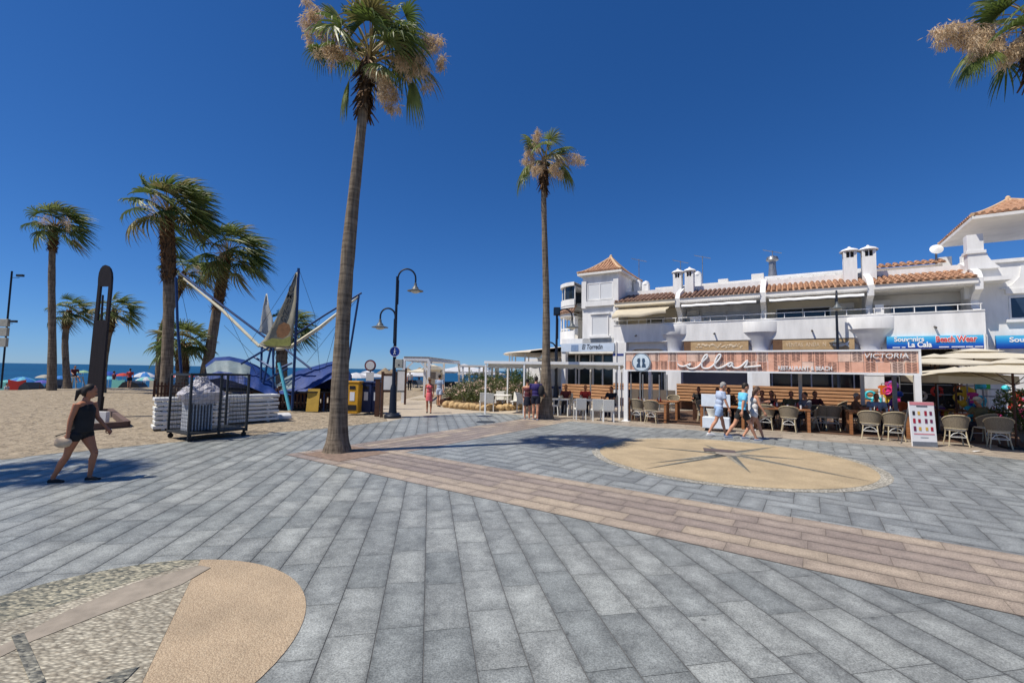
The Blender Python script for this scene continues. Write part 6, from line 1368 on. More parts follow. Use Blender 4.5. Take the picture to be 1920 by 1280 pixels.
def board(px0, px1, ptop, pbot, pbase, label, legs, face, name='notice_board', z_extra=0.0):
    g_ = G((px0 + px1) / 2, pbase); Y = g_.y; a, b = at(px0, 700, Y).x - g_.x, at(px1, 700, Y).x - g_.x; z1_, z0_ = at(px0, ptop, Y).z, at(px0, pbot, Y).z
    t = thing(name, label, 'notice board', (g_.x, g_.y, 0), 0, 'notice boards by the lamp')
    mb = MB(); mb.box(a, b, -0.03, 0.03, z0_, z1_); mb.build('panel', face, t, bevel=0.008)
    for x in (a, b) if legs == 2 else (b,): mb = MB(); mb.box(x - 0.05, x + 0.05, -0.045, 0.045, 0, z1_ + 0.08); mb.build('post', M('wood_dark'), t)
    mb = MB(); mb.box(a + 0.05, b - 0.05, -0.04, -0.032, z0_ + 0.1, z1_ - 0.1); mb.build('sheet', M('soffit'), t)
board(718, 742, 700, 735, 782, 'brown framed notice board just left of the tall street lamp', 2, M('wood_dark')); board(745, 761, 693, 735, 758, 'grey notice board on a single dark post right of the tall street lamp', 1, mat('board_grey', lin(128, 132, 130), 0.6, 0.05, 3))
g_ = G(709, 781); mb = MB(); mb.box(-0.09, 0.09, 0, 0.12, 0, 1.5); t = thing('bin_screen', 'brown timber screen at the right side of the containers', 'timber screen', (g_.x - 0.1, g_.y + 0.1, 0)); mb.build('panel', M('wood_dark'), t); mb = MB(); mb.box(-0.1, 0.1, -0.01, 0.13, 1.502, 1.54); mb.build('cap', M('wood_dark'), t)
g_ = G(692, 762); Y = g_.y; t = thing('no_entry_sign', 'small round red rimmed sign with a white plate behind the blue containers', 'sign', (g_.x, g_.y, 0)); z = at(692, 685, Y).z
mb = MB(); mb.tube([(0, 0, 0), (0, 0, z + 0.2)], 0.03, 6); mb.build('pole', M('grey_metal'), t)
mb = MB(); mb.lathe([(0, 0), (0.3, 0), (0.3, 0.02), (0, 0.02)], (0, 0, 0), 28); mb.xf(Matrix.Translation((0, -0.04, z)) @ Matrix.Rotation(pi / 2, 4, 'X')); mb.build('disc', mat('sign_dkred', lin(120, 60, 66), 0.5), t)
mb = MB(); mb.lathe([(0, 0), (0.22, 0), (0.22, 0.02), (0, 0.02)], (0, 0, 0), 28); mb.xf(Matrix.Translation((0, -0.062, z)) @ Matrix.Rotation(pi / 2, 4, 'X')); mb.build('face', M('soffit'), t)
mb = MB(); mb.box(-0.2, 0.2, -0.05, -0.032, z - 0.8, z - 0.36); mb.build('plate', M('soffit'), t)

# ---------------------------------------------------------------- bungee trampoline
YJ = 21.0
def J(px, py, dy=0.0): p = at(px, py, YJ + dy); return Vector((p.x, p.y, max(p.z, 0.03)))
mat('tube_blue', lin(30, 58, 104), 0.45, 0.1, 5, metal=0.2); mat('tube_cyan', lin(96, 190, 206), 0.45, 0.08, 5); mat('sleeve_cream', lin(222, 214, 186), 0.8, 0.08, 2, 0.3, 10); mat('sail_cloth', lin(176, 172, 156), 0.85, 0.1, 2.5, 0.3, 8, transl=0.3); mat('sail_white', lin(206, 208, 204), 0.85, 0.1, 3, 0.4, 8, transl=0.3)
t = thing('bungee_trampoline', 'bungee trampoline of blue tubes with cream sleeves and a tall sail lettered JUMPING', 'trampoline ride', (0, 0, 0))
def T_(name, pts, r, m, par=t, n=7): mb = MB(); mb.tube(pts, r, n); return mb.build(name, M(m), par, smooth=True)
T_('mast', [J(548, 766, -1.2), J(556, 600, -1.2), J(560, 503, -1.2)], 0.06, 'tube_blue'); T_('mast', [J(340, 703, 1), J(333, 610, 1), J(330, 520, 1)], 0.06, 'tube_blue'); T_('mast', [J(651, 690, 0), J(673, 554, 0)], 0.05, 'tube_blue')
T_('boom', [J(338, 512, 0.6), J(420, 575, 0.3), J(510, 642, 0)], 0.055, 'tube_blue'); T_('boom', [J(540, 636, 0), J(610, 590, 0), J(678, 549, 0)], 0.045, 'tube_blue')
T_('sleeve', [J(344, 522, 0.5), J(415, 580, 0.3), J(486, 649, 0)], [0.04, 0.075, 0.07], 'sleeve_cream'); T_('sleeve', [J(548, 648, 0), J(600, 614, 0), J(672, 556, 0)], [0.08, 0.09, 0.04], 'sleeve_cream')
T_('sleeve', [J(482, 646, 0), J(505, 655, 0.2), J(548, 650, 0)], [0.07, 0.11, 0.09], 'sleeve_cream')
for a, b in (((510, 648), (452, 682)), ((512, 652), (513, 735)), ((508, 652), (493, 720)), ((536, 655), (584, 692)), ((491, 650), (489, 712)), ((475, 668), (510, 690)), ((548, 680), (520, 692)), ((540, 690), (500, 712))): T_('leg_tube', [J(*a), J(*b, -0.3)], 0.05, 'tube_blue')
T_('brace', [J(523, 680, -1.4), J(543, 768, -1.6)], 0.07, 'tube_cyan')
mb = MB()
for a, b in (((560, 503), (590, 590)), ((560, 503), (470, 640)), ((590, 590), (600, 700)), ((335, 520), (360, 640)), ((420, 575), (480, 700)), ((600, 600), (560, 660)), ((673, 556), (575, 680)), ((420, 610), (500, 690)), ((640, 580), (610, 690))): mb.tube([J(*a), J(*b)], 0.009, 3)
tag(mb.build('bungee_cords', M('dark_metal'), t), kind='stuff')
def sail(name, cols, m, bulge=0.25, dy=-1.25):
    # cols: list of (left, right) pixel pairs from top to bottom
    mb = MB(); vs = []; K = 6
    for j, (l, r) in enumerate(cols):
        for i in range(K + 1):
            u = i / K; px, py = l[0] + (r[0] - l[0]) * u, l[1] + (r[1] - l[1]) * u; vs.append(J(px, py, dy + bulge * sin(pi * u) + 0.04 * sin(j * 1.7 + i)))
    mb.add(vs, [(j * (K + 1) + i, j * (K + 1) + i + 1, (j + 1) * (K + 1) + i + 1, (j + 1) * (K + 1) + i) for j in range(len(cols) - 1) for i in range(K)])
    o_ = mb.build(name, M(m), t, smooth='all'); sd = o_.modifiers.new('thick', 'SOLIDIFY'); sd.thickness = 0.01; return o_
s1 = sail('sail', [((554, 512), (558, 510)), ((545, 535), (557, 535)), ((534, 562), (556, 562)), ((521, 590), (553, 590)), ((508, 615), (551, 615)), ((495, 636), (549, 636)), ((486, 645), (546, 648)), ((500, 651), (544, 652))], 'sail_cloth', 0.12)
sail('sail', [((498, 552), (501, 550)), ((493, 575), (505, 575)), ((489, 600), (511, 595)), ((486, 622), (514, 618)), ((500, 628), (512, 626))], 'sail_white', 0.1, 0.8)
for ch, px, py in zip('JUMPING', (549, 546, 543, 541, 538, 536, 532), (530, 543, 555, 567, 577, 587, 598)):
    p = J(px, py, -1.42); text('letter', ch, 0.36, M('dark_metal'), t, tuple(p), rot=(pi / 2, radians(14), 0), depth=0.006, bold=0.004)
mat('print_brown', lin(132, 96, 66), 0.85, 0.2, 8); mat('print_green', lin(140, 142, 78), 0.85, 0.15, 6)
def blot(name, pts, m, dy): 
    P_ = [J(x, y, dy) for x, y in pts]; q_ = MB(); q_.add(P_ + [p + Vector((0, 0.012, 0)) for p in P_], [tuple(range(len(P_)))[::-1], tuple(range(len(P_), 2 * len(P_)))]); q_.build(name, M(m), s1, norm=False)
blot('print', [(518, 622), (522, 610), (532, 604), (542, 608), (545, 618), (540, 628), (530, 634), (520, 632)], 'print_brown', -1.44); blot('print', [(492, 642), (510, 634), (530, 636), (545, 630), (545, 648), (520, 649), (500, 648)], 'print_green', -1.46)
def tarp(up, lo, label, seed):
    r = random.Random(seed); tt = thing('tarpaulin_cover', label, 'tarpaulin', (0, 0, 0), 0, 'tarpaulins over the trampolines'); K = 6; n_ = len(up); N = (n_ - 1) * 4
    def il(L_, u): u *= len(L_) - 1; i = min(int(u), len(L_) - 2); f = u - i; return (L_[i][0] * (1 - f) + L_[i + 1][0] * f, L_[i][1] * (1 - f) + L_[i + 1][1] * f)
    mb = MB(); vs = []
    for j in range(K + 5):
        for i in range(N + 1):
            u = i / N; a = il(up, u); b = il(lo, u); wr = 0.05 * sin(i * 1.3 + seed) + 0.03 * sin(i * 2.9 + j)
            if j <= K: v = j / K; vs.append(J(a[0] + (b[0] - a[0]) * v, a[1] + (b[1] - a[1]) * v, 1.0 - 1.9 * v ** 0.7 + wr))
            else:      # far side falls away from the ridge
                k = j - K; p = J(a[0], a[1], 1.0 + 0.6 * k); p.z -= 0.12 * k * k; p.z = max(p.z, 0.05); vs.append(p)
    row = lambda j: list(range(j * (N + 1), (j + 1) * (N + 1)))
    order = [K + 4, K + 3, K + 2, K + 1, 0] + list(range(1, K + 1))
    mb.v = [tuple(v) for v in vs]
    for a_, b_ in zip(order[:-1], order[1:]):
        A_r, B_r = row(a_), row(b_)
        for i in range(N): mb.f.append([A_r[i], A_r[i + 1], B_r[i + 1], B_r[i]]); u = i / N; mb.mi.append(1 if (b_ >= K - 1 or (seed == 1 and u > 0.55 and b_ > 1) or (seed == 1 and b_ <= 1 and u < 0.8 and b_ != 0) or (seed == 2 and u > 0.22)) else 0)
    c = mb.build('sheet', [mat('tarp_grey', lin(118, 132, 136), 0.5, 0.12, 3, 0.4, 6, bdist=0.05), mat('tarp_blue', lin(22, 54, 118), 0.55, 0.15, 3, 0.4, 6, bdist=0.05)], tt, smooth='all', norm=False)
    return tt
tarp([(385, 684), (402, 670), (430, 668), (458, 674), (484, 686), (506, 703), (524, 728)], [(390, 712), (412, 708), (432, 713), (455, 720), (475, 728), (498, 738), (520, 740)], 'grey and blue tarpaulin arched over the left trampoline', 1)
tarp([(518, 722), (535, 708), (560, 694), (590, 686), (615, 679), (642, 674), (660, 704)], [(525, 738), (545, 740), (568, 736), (592, 724), (615, 712), (640, 702), (656, 716)], 'blue tarpaulin over the right trampoline behind the tall palm', 2)
for i, (px, w_) in enumerate(((460, 1.5), (600, 1.5))):
    p = at(px, 745, YJ + 0.3); tt = thing('round_trampoline', ('round trampoline under the left tarpaulin', 'round trampoline under the blue tarpaulin')[i], 'trampoline', (p.x, p.y, 0), 0, 'round trampolines')
    mb = MB(); mb.lathe([(0, 0.86), (w_ * 0.85, 0.86), (w_, 0.9), (w_, 0.84), (w_ * 0.85, 0.82)], (0, 0, 0), 24); mb.build('bed', M('black'), tt)
    for k in range(6): a = k * pi / 3; mb = MB(); mb.tube([(w_ * 0.95 * cos(a), w_ * 0.95 * sin(a), 0.84), (w_ * 0.95 * cos(a), w_ * 0.95 * sin(a), 0)], 0.035, 6); mb.build('leg', M('tube_blue'), tt)
for i, px in enumerate((484, 508)):
    p = at(px, 747, 20.9); tt = thing('small_crate', ('pale blue crate in the shade under the left tarpaulin, left one', 'pale blue crate in the shade under the left tarpaulin, right one')[i], 'crate', (p.x, p.y, 0), 0, 'pale crates under the tarpaulin'); mb = MB(); mb.box(-0.17, 0.17, -0.15, 0.15, 0.35, 0.75); mb.build('box', mat('crate_blue', lin(120, 144, 150), 0.6, 0.1, 5), tt, bevel=0.02); mb = MB(); mb.box(-0.19, 0.19, -0.17, 0.17, 0, 0.345); mb.build('plinth', M('black'), tt)

# ================================================================ beach umbrellas down by the sea
def beach_umbrella(px, ptop, wpx, Y, col, label, tilt=0.0):
    p = at(px, ptop, Y); r = wpx / 2 * Y / F_PX; zb_ = terrain(p.x, Y); t = thing('beach_umbrella', label, 'beach umbrella', (p.x, p.y, zb_), 0, 'beach umbrellas by the sea'); h = p.z - zb_
    mb = MB(); n_ = 8; vs = [(0, 0, h)]; fs = []
    for j, (f, dz_) in enumerate(((0.4, 0.08), (0.75, 0.24), (1.0, 0.42))):
        for k in range(n_ * 2):
            a = pi * k / n_; sc_ = 1.0 if k % 2 == 0 else 0.95; vs.append((r * f * cos(a) * sc_, r * f * sin(a) * sc_, h - r * dz_ * 1.1 + tilt * cos(a) * r * f))
    for k in range(n_ * 2): fs.append((0, 1 + k, 1 + (k + 1) % 16))
    for j in range(2):
        for k in range(16): fs.append((1 + j * 16 + k, 1 + j * 16 + (k + 1) % 16, 1 + (j + 1) * 16 + (k + 1) % 16, 1 + (j + 1) * 16 + k))
    mb.add(vs, fs); m2 = [col if isinstance(col, str) else col[0]]; m2.append(m2[0] if isinstance(col, str) else col[1])
    for i, f in enumerate(mb.f): mb.mi[i] = ((min(f[1] - 1, 99) % 16) // 2) % 2 if len(f) >= 3 else 0
    mb.build('canopy', [M(m2[0]), M(m2[1])], t, norm=False)
    mb = MB(); mb.tube([(0, 0, 0), (0, 0, h)], 0.025, 5); mb.build('pole', M('white_paint'), t)
for k, c in dict(u_blue=(70, 140, 214), u_deep=(40, 84, 178), u_cyan=(120, 200, 222), u_red=(214, 74, 62), u_green=(170, 206, 160), u_beige=(196, 190, 172), u_purple=(108, 104, 190), u_white=(220, 222, 226), u_mint=(130, 204, 196), u_orange=(224, 140, 70)).items(): mat(k, lin(*c), 0.8, 0.05, 2, transl=0.3)
for a in ((42, 706, 40, 46, ('u_blue', 'u_cyan'), 'blue beach umbrella with pale stripes, leftmost on the beach'), (84, 702, 26, 52, 'u_beige', 'beige beach umbrella left of the leftmost palm trunk'), (80, 712, 26, 44, 'u_purple', 'low purple beach shade left of the leftmost palm trunk'), (113, 704, 24, 50, 'u_blue', 'light blue umbrella between the two left palm trunks'), (157, 694, 20, 56, 'u_green', 'pale green umbrella left of the dark monument'),
          (205, 696, 30, 54, 'u_deep', 'deep blue umbrella right of the dark monument'), (204, 705, 26, 46, 'u_cyan', 'pale cyan umbrella below the deep blue one'), (231, 699, 24, 54, 'u_red', 'red umbrella between the monument and the white one'), (271, 697, 40, 46, ('u_white', 'u_blue'), 'white umbrella with blue edge, largest of the row'), (273, 706, 30, 44, ('u_mint', 'u_white'), 'mint green umbrella below the large white one'), (303, 698, 22, 52, 'u_red', 'red umbrella just left of the shaggy palm trunk'),
          (330, 703, 20, 50, ('u_red', 'u_white'), 'red and white umbrella behind the short young palm'), (356, 702, 18, 56, 'u_red', 'small red umbrella above the wire cage'), (12, 712, 22, 50, 'u_mint', 'mint umbrella at the left edge of the photo'), (668, 698, 44, 48, 'u_white', 'wide white umbrella above the bins'), (770, 699, 30, 56, 'u_white', 'white umbrella just right of the tall lamp')): beach_umbrella(*a)
# wind breaks and sunbeds below them
mb = MB(); rr = random.Random(77)
for i, (px, py, c) in enumerate(((32, 722, 'u_red'), (60, 727, 'dark_metal'), (222, 722, 'u_mint'), (250, 724, 'dark_metal'), (292, 724, 'u_beige'), (110, 722, 'dark_metal'), (8, 724, 'u_mint'))):
    Y = 39.5; p = at(px, py, Y); zb_ = terrain(p.x, Y); tt = thing('beach_tent' if i % 2 else 'wind_break', ('red wind break under the leftmost blue umbrella', 'dark low tent right of the leftmost blue umbrella', 'mint wind break right of the monument', 'dark low tent below the red umbrella', 'beige wind break by the shaggy palm', 'dark low tent between the left palms', 'mint wind break at the left edge')[i], 'beach shelter', (p.x, p.y, zb_), rr.uniform(-0.3, 0.3), 'beach shelters')
    h = max(0.5, p.z - zb_ + 0.5)
    if i % 2: mb = MB(); mb.prism([(-0.9, 0), (-0.5, h * 0.8), (0, h), (0.55, h * 0.7), (0.9, 0)], -0.6, 0.6, 'y'); mb.build('fabric', M(c), tt)
    else: mb = MB(); mb.prism([(-0.7, 0.0), (0.6, 0.0), (0.66, h), (0, h * 0.93), (-0.7, h)], -0.02, 0.02, 'y'); mb.build('fabric', M(c), tt)
    mb = MB(); mb.tube([(0.68, 0.05, 0), (0.68, 0.05, h * 0.9)], 0.02, 5); mb.build('peg', M('wood_dark'), tt)

# ================================================================ middle distance: pergola, huts, parasols
t = thing('timber_pergola', 'white timber pergola with cane roof on the promenade beyond the pink dressed woman', 'pergola', (0, 0, 0))
Pq = {'a': (757, 26), 'b': (804, 26), 'c': (797, 32), 'd': (861, 36), 'e': (832, 36)}
hz = at(757, 673, 26).z
for k, (px, Y) in Pq.items():
    p = at(px, 700, Y); mb = MB(); mb.box(p.x - 0.08, p.x + 0.08, p.y - 0.08, p.y + 0.08, 0, hz - 0.08); mb.build('post', M('white_paint'), t)
pa, pb, pc, pd = [at(Pq[k][0], 700, Pq[k][1]) for k in 'abed']; pc = at(797, 700, 36)
mb = MB(); hh = lambda p, z=hz: (p.x, p.y, z)
for a, b in ((pa, pb), (pb, pd), (pa, pc), (pc, pd)): mb.bar(hh(a), hh(b), 0.12, 0.18)
for p, q_ in ((pa, pb), (pb, pa), (pb, pd), (pd, pb)):
    d = (q_ - p).normalized(); d.z = 0; mb.bar((p.x, p.y, hz - 0.7), (p.x + d.x * 0.6, p.y + d.y * 0.6, hz - 0.08), 0.08)
mb.build('beams', M('white_paint'), t)
mb = MB()
for k in range(26): u = k / 25; a = pb.lerp(pd, u); b = pa.lerp(pc, u); mb.bar((a.x, a.y, hz + 0.12), (b.x, b.y, hz + 0.12), 0.14, 0.06)
mb.build('cane_roof', mat('cane', lin(150, 128, 100), 0.9, 0.2, 10), t)
def pergola(px0, px1, ptop, Y, dY, label, m='white_paint'):
    a, b = at(px0, ptop, Y), at(px1, ptop, Y); t = thing('white_pergola', label, 'pergola', (a.x, a.y, 0), 0, 'white pergolas beyond the planter'); L_ = b.x - a.x; h = a.z
    for x in (0, L_ / 2, L_):
        for y in (0, dY): mb = MB(); mb.box(x - 0.07, x + 0.07, y - 0.07, y + 0.07, 0, h); mb.build('post', M(m), t)
    mb = MB(); mb.box(-0.2, L_ + 0.2, -0.1, dY + 0.1, h + 0.002, h + 0.12); mb.build('roof', M('soffit'), t)
pergola(868, 930, 687, 33, 5, 'white flat roofed pergola left of the fabric pergola'); pergola(918, 985, 689, 30, 4, 'white flat roofed pergola behind the oleanders')
for i, (px, pt, Y, r) in enumerate(((812, 685, 44, 2.1), (870, 684, 42, 2.4), (785, 694, 50, 1.8), (905, 690, 46, 1.8), (690, 696, 52, 1.8))):
    parasol(px, pt, Y, r, 0.6, ('cream parasol behind the timber pergola, above the bathing hut', 'wide white parasol between the timber pergola and the planter', 'white parasol left of the timber pergola', 'white parasol above the oleanders', 'white parasol over the beach behind the bins')[i], rz=0.3 * i, m='u_white' if i else 'fabric_cream', val=0.1, group='parasols on the far beach')
for i, (px, pt, Y) in enumerate(((765, 690, 58), (787, 689, 60), (806, 688, 62), (722, 690, 58), (736, 692, 60))):
    p = at(px, pt, Y); zb_ = terrain(p.x, Y); tt = thing('thatched_umbrella', 'thatched beach umbrella, %s from the left beyond the lamp' % ('third', 'fourth', 'fifth', 'first', 'second')[i], 'thatched umbrella', (p.x, p.y, zb_), 0, 'thatched umbrellas'); h = p.z - zb_
    mb = MB(); mb.lathe([(1.35, h - 0.95), (1.3, h - 0.85), (0.7, h - 0.42), (0.12, h), (0, h + 0.05)], (0, 0, 0), 16); mb.build('thatch', mat('thatch', lin(150, 132, 108), 0.95, 0.3, 9, 0.6, 14), tt)
    mb = MB(); mb.tube([(0, 0, 0), (0, 0, h)], 0.07, 6); mb.build('pole', M('wood_dark'), tt)
p = at(812, 712, 40); tt = thing('bathing_hut', 'cream bathing hut standing behind the timber pergola', 'hut', (p.x, p.y, 0)); mb = MB(); mb.box(-0.75, 0.75, -0.7, 0.7, 0, 1.95); mb.build('wall', M('cream_wall'), tt); mb = MB(); mb.prism([(-0.95, 1.95), (0.95, 1.95), (0.5, 2.3), (-0.5, 2.3)], -0.9, 0.9, 'y'); mb.build('roof', M('fabric_cream'), tt); mb = MB(); mb.box(-0.35, 0.35, -0.72, -0.703, 0, 1.75); mb.build('door', M('wood_grey'), tt)
far0 = None
for i, (px, Y) in enumerate(((780, 48), (793, 47), (770, 52), (842, 44), (856, 43), (882, 42), (895, 41), (710, 50), (728, 50), (915, 40))):
    p = at(px, 720, Y); lb = ('sunbed under the white parasol left of the pergola', 'second sunbed under the white parasol left of the pergola', 'sunbed beyond the notice boards', 'sunbed in the shade inside the timber pergola', 'second sunbed in the shade of the timber pergola', 'sunbed under the wide white parasol', 'second sunbed under the wide white parasol', 'sunbed behind the bins', 'sunbed behind the tall lamp', 'sunbed left of the oleanders')[i]
    if far0 is None:
        far0 = thing('beach_lounger', lb, 'lounger', (0, 0, 0), 0, 'loungers on the far beach'); mb = MB(); mb.box(-0.32, 0.32, -0.95, 0.4, 0.32, 0.4); mb.build('bed', mat('lounger_dark', lin(60, 70, 84), 0.7), far0); mb = MB(); mb.prism([(0.4, 0.36), (0.95, 0.72), (0.93, 0.8), (0.38, 0.42)], -0.32, 0.32, 'x'); mb.build('backrest', M('lounger_dark'), far0); mb = MB()
        for x in (-0.28, 0.28): mb.bar((x, -0.8, 0), (x, -0.8, 0.32), 0.05); mb.bar((x, 0.3, 0), (x, 0.3, 0.32), 0.05)
        mb.build('legs', M('white_paint'), far0); far0.location = (p.x, p.y, 0); far0.rotation_euler = (0, 0, 0.4)
    else: dup(far0, (p.x, p.y, max(-0.5, terrain(p.x, p.y))), 0.4 + 0.3 * (i % 3), lb)

# ================================================================ oleander planter with boulders
mat('oleander_leaf', lin(96, 108, 62), 0.5, 0.25, 5, transl=0.25); mat('oleander_leaf_b', lin(134, 140, 88), 0.5, 0.25, 5, transl=0.25); mat('oleander_pink', lin(234, 204, 184), 0.8, 0.1, 6, transl=0.3); mat('boulder', lin(196, 166, 120), 0.9, 0.2, 2, 0.6, 6, bdist=0.05)
cen = G(905, 752); 
def bush(px, Y, w_, h_, seed, label, flowers=0.25, cat='shrub', m=('oleander_leaf', 'oleander_leaf_b'), z0=0.25, group='oleander shrubs in the planter'):
    r = random.Random(seed); p = at(px, 740, Y); t = thing('oleander_shrub' if flowers else 'green_shrub', label, cat, (p.x, p.y, z0), 0, group); mb = MB(); fl = MB(); st = MB(); ntw = int(70 * w_ * h_)
    for k in range(9): a = r.uniform(0, 2 * pi); rr_ = r.uniform(0.2, 0.8) * w_ / 2; st.tube([(0, 0, 0), (rr_ * 0.5 * cos(a), rr_ * 0.5 * sin(a), h_ * 0.5), (rr_ * cos(a), rr_ * sin(a), h_ * r.uniform(0.7, 0.95))], [0.03, 0.02, 0.008], 4)
    for k in range(ntw):
        a = r.uniform(0, 2 * pi); q_ = r.random() ** 0.5; x, y = w_ / 2 * q_ * cos(a), w_ / 2 * q_ * sin(a); zt_ = h_ * (1 - 0.55 * q_ ** 2.4) * r.uniform(0.25, 1.05); c = Vector((x, y, zt_)); mb.cur = 0 if r.random() < 0.65 else 1
        for j in range(13):
            d = Vector((r.gauss(0, 1), r.gauss(0, 1), r.gauss(0.5, 0.8))).normalized(); s_ = d.cross(Vector((r.random(), r.random(), r.random()))).normalized() * r.uniform(0.012, 0.022); o_ = c + Vector((r.gauss(0, 0.06), r.gauss(0, 0.06), r.gauss(0, 0.06))); l = r.uniform(0.1, 0.2)
            mb.add([o_, o_ + d * l * 0.5 + s_, o_ + d * l, o_ + d * l * 0.5 - s_], [(0, 1, 2, 3)])
        if r.random() < flowers and zt_ > h_ * 0.35:
            for j in range(9):
                o_ = c + Vector((r.gauss(0, 0.07), r.gauss(0, 0.07), 0.08 + r.gauss(0, 0.05))); u = Vector((r.gauss(0, 1), r.gauss(0, 1), 1)).normalized(); a1 = u.orthogonal().normalized() * 0.04; b1_ = u.cross(a1); fl.add([o_ - a1, o_ - b1_, o_ + a1, o_ + b1_], [(0, 1, 2, 3)])
    f_ = mb.build('foliage', [M(m[0]), M(m[1])], t, norm=False); st.build('stems', M('wood_grey'), t)
    if fl.v: fl.build('flowers', M('oleander_pink'), t, norm=False)
    return t
for i, (px, Y, w_, h_, fl_) in enumerate(((858, 25.5, 1.9, 0.85, 0.3), (885, 25, 2.0, 1.1, 0.4), (912, 25.5, 2.0, 1.2, 0.4), (938, 25, 2.1, 1.2, 0.35), (962, 24.5, 2.0, 1.15, 0.25), (985, 25, 1.6, 1.0, 0.2), (872, 23.8, 1.4, 0.8, 0.12), (898, 23.8, 1.4, 0.8, 0.1))):
    bush(px, Y, w_, h_, 50 + i, 'pale pink oleander shrub, %s from the left in the stone planter' % ('first', 'third', 'fifth', 'sixth', 'seventh', 'eighth', 'second', 'fourth')[i], fl_)
for i, (px, Y, w_, h_) in enumerate(((893, 30, 3.0, 1.8), (920, 29, 2.6, 1.75), (950, 28, 3.0, 1.9), (975, 27, 2.2, 2.0), (1002, 28.5, 1.8, 1.7))):
    bush(px, Y, w_, h_, 70 + i, 'dark green shrub behind the oleanders, %s from the left' % ('first', 'second', 'third', 'fourth', 'fifth')[i], 0, m=('leaf_a', 'oleander_leaf'), z0=0.0, group='green shrubs behind the oleanders')
mat('planter_soil', lin(120, 96, 70), 0.95, 0.2, 4); Pp = [xy(G(842, 763)), xy(G(905, 768)), xy(G(975, 765)), (1.4, 27), (-3.5, 27.5), (-4.2, 25)]
mb = MB(); mb.prism(Pp, 0, 0.28, 'z'); tag(mb.build('planter_bed', M('planter_soil')), kind='structure')
rr = random.Random(15)
for i in range(15):
    u = i / 14; px = 838 + 140 * u; py = 764 + 6 * sin(pi * u * 0.8) ; g_ = G(px, py); s_ = rr.uniform(0.19, 0.27)
    mb = MB(); mb.ell((0, 0, s_ * 0.55), s_ * rr.uniform(0.95, 1.25), s_ * 0.9, s_ * rr.uniform(0.7, 0.85), 9, 6, 0.16, i); o_ = mb.build('boulder', M('boulder'), loc=(g_.x, g_.y + 0.1, 0), rz=rr.uniform(0, 3), smooth=False, bevel=0.03)
    tag(o_, 'rounded ochre boulder in the planter edge, %s from the left' % ('first', 'second', 'third', 'fourth', 'fifth', 'sixth', 'seventh', 'eighth', 'ninth', 'tenth', 'eleventh', 'twelfth', 'thirteenth', 'fourteenth', 'last')[i], 'boulder', 'boulders round the planter')
mb = MB(); a, b = G(828, 763), G(870, 752); mb.tube([(a.x, a.y, 0.28), ((a.x + b.x) / 2, (a.y + b.y) / 2 + 0.2, 0.33), (b.x + 2.2, b.y - 2.4, 0.42)], [0.14, 0.16, 0.11], 8); tag(mb.build('log', M('wood_dark')), 'dark log lying along the top of the boulder edge', 'log')
# manhole cover on the paving
g_ = G(911, 791); mb = MB(); mb.lathe([(0, 0.011), (0.36, 0.011), (0.37, 0.004)], (0, 0, 0), 28); tag(mb.build('manhole_cover', M('dark_metal'), loc=(g_.x, g_.y, 0)), 'round dark manhole cover in the grey paving before the white chairs', 'manhole cover')
# souvenir shop display at the right, behind the parasols
mat('toy_blue', lin(40, 90, 200), 0.4); mat('toy_pink', lin(220, 60, 140), 0.4); mat('toy_green', lin(100, 220, 70), 0.4); mat('toy_orange', lin(226, 110, 40), 0.4); mat('toy_cyan', lin(70, 200, 214), 0.4); mat('toy_yellow', lin(240, 200, 60), 0.4); mat('toy_red', lin(214, 60, 50), 0.4); mat('toy_purple', lin(110, 60, 160), 0.4)
def rack(px, Y, label, seed, cols, h=1.7, w_=1.2):
    r = random.Random(seed); p = at(px, 740, Y); t = thing('souvenir_rack', label, 'souvenir rack', (p.x, p.y, 0), A_, 'souvenir racks')
    mb = MB(); mb.bar((-w_ / 2, 0, 0), (-w_ / 2, 0, h), 0.03); mb.bar((w_ / 2, 0, 0), (w_ / 2, 0, h), 0.03)
    for z in (0.4, 0.9, 1.35, h): mb.bar((-w_ / 2, 0, z), (w_ / 2, 0, z), 0.03)
    mb.build('rack_frame', M('grey_metal'), t)
    for k in range(12):
        x = r.uniform(-w_ / 2, w_ / 2); z = r.uniform(0.35, h - 0.1); c = M(r.choice(cols)); mb = MB(); kind = k % 3
        if kind == 0: mb.lathe([(0.14, -0.03), (0.2, 0.0), (0.14, 0.03), (0.1, 0.0), (0.14, -0.03)], (0, 0, 0), 14); mb.xf(Matrix.Translation((x, -0.1, z)) @ Matrix.Rotation(pi / 2, 4, 'X')); nm = 'swim_ring'
        elif kind == 1: mb.ell((x, -0.12, z), 0.12, 0.12, 0.12, 10, 8); nm = 'beach_ball'
        else: mb.prism([(x - 0.16, z + 0.12), (x - 0.08, z + 0.18), (x + 0.08, z + 0.18), (x + 0.16, z + 0.12), (x + 0.12, z + 0.04), (x + 0.08, z + 0.07), (x + 0.08, z - 0.2), (x - 0.08, z - 0.2), (x - 0.08, z + 0.07), (x - 0.12, z + 0.04)], -0.12, -0.08, 'y'); nm = 'shirt'
        mb.build(nm, c, t, smooth=(kind < 2))
ALLC = ['toy_blue', 'toy_pink', 'toy_green', 'toy_orange', 'toy_cyan', 'toy_yellow', 'toy_red', 'toy_purple', 'cushion', 'black']
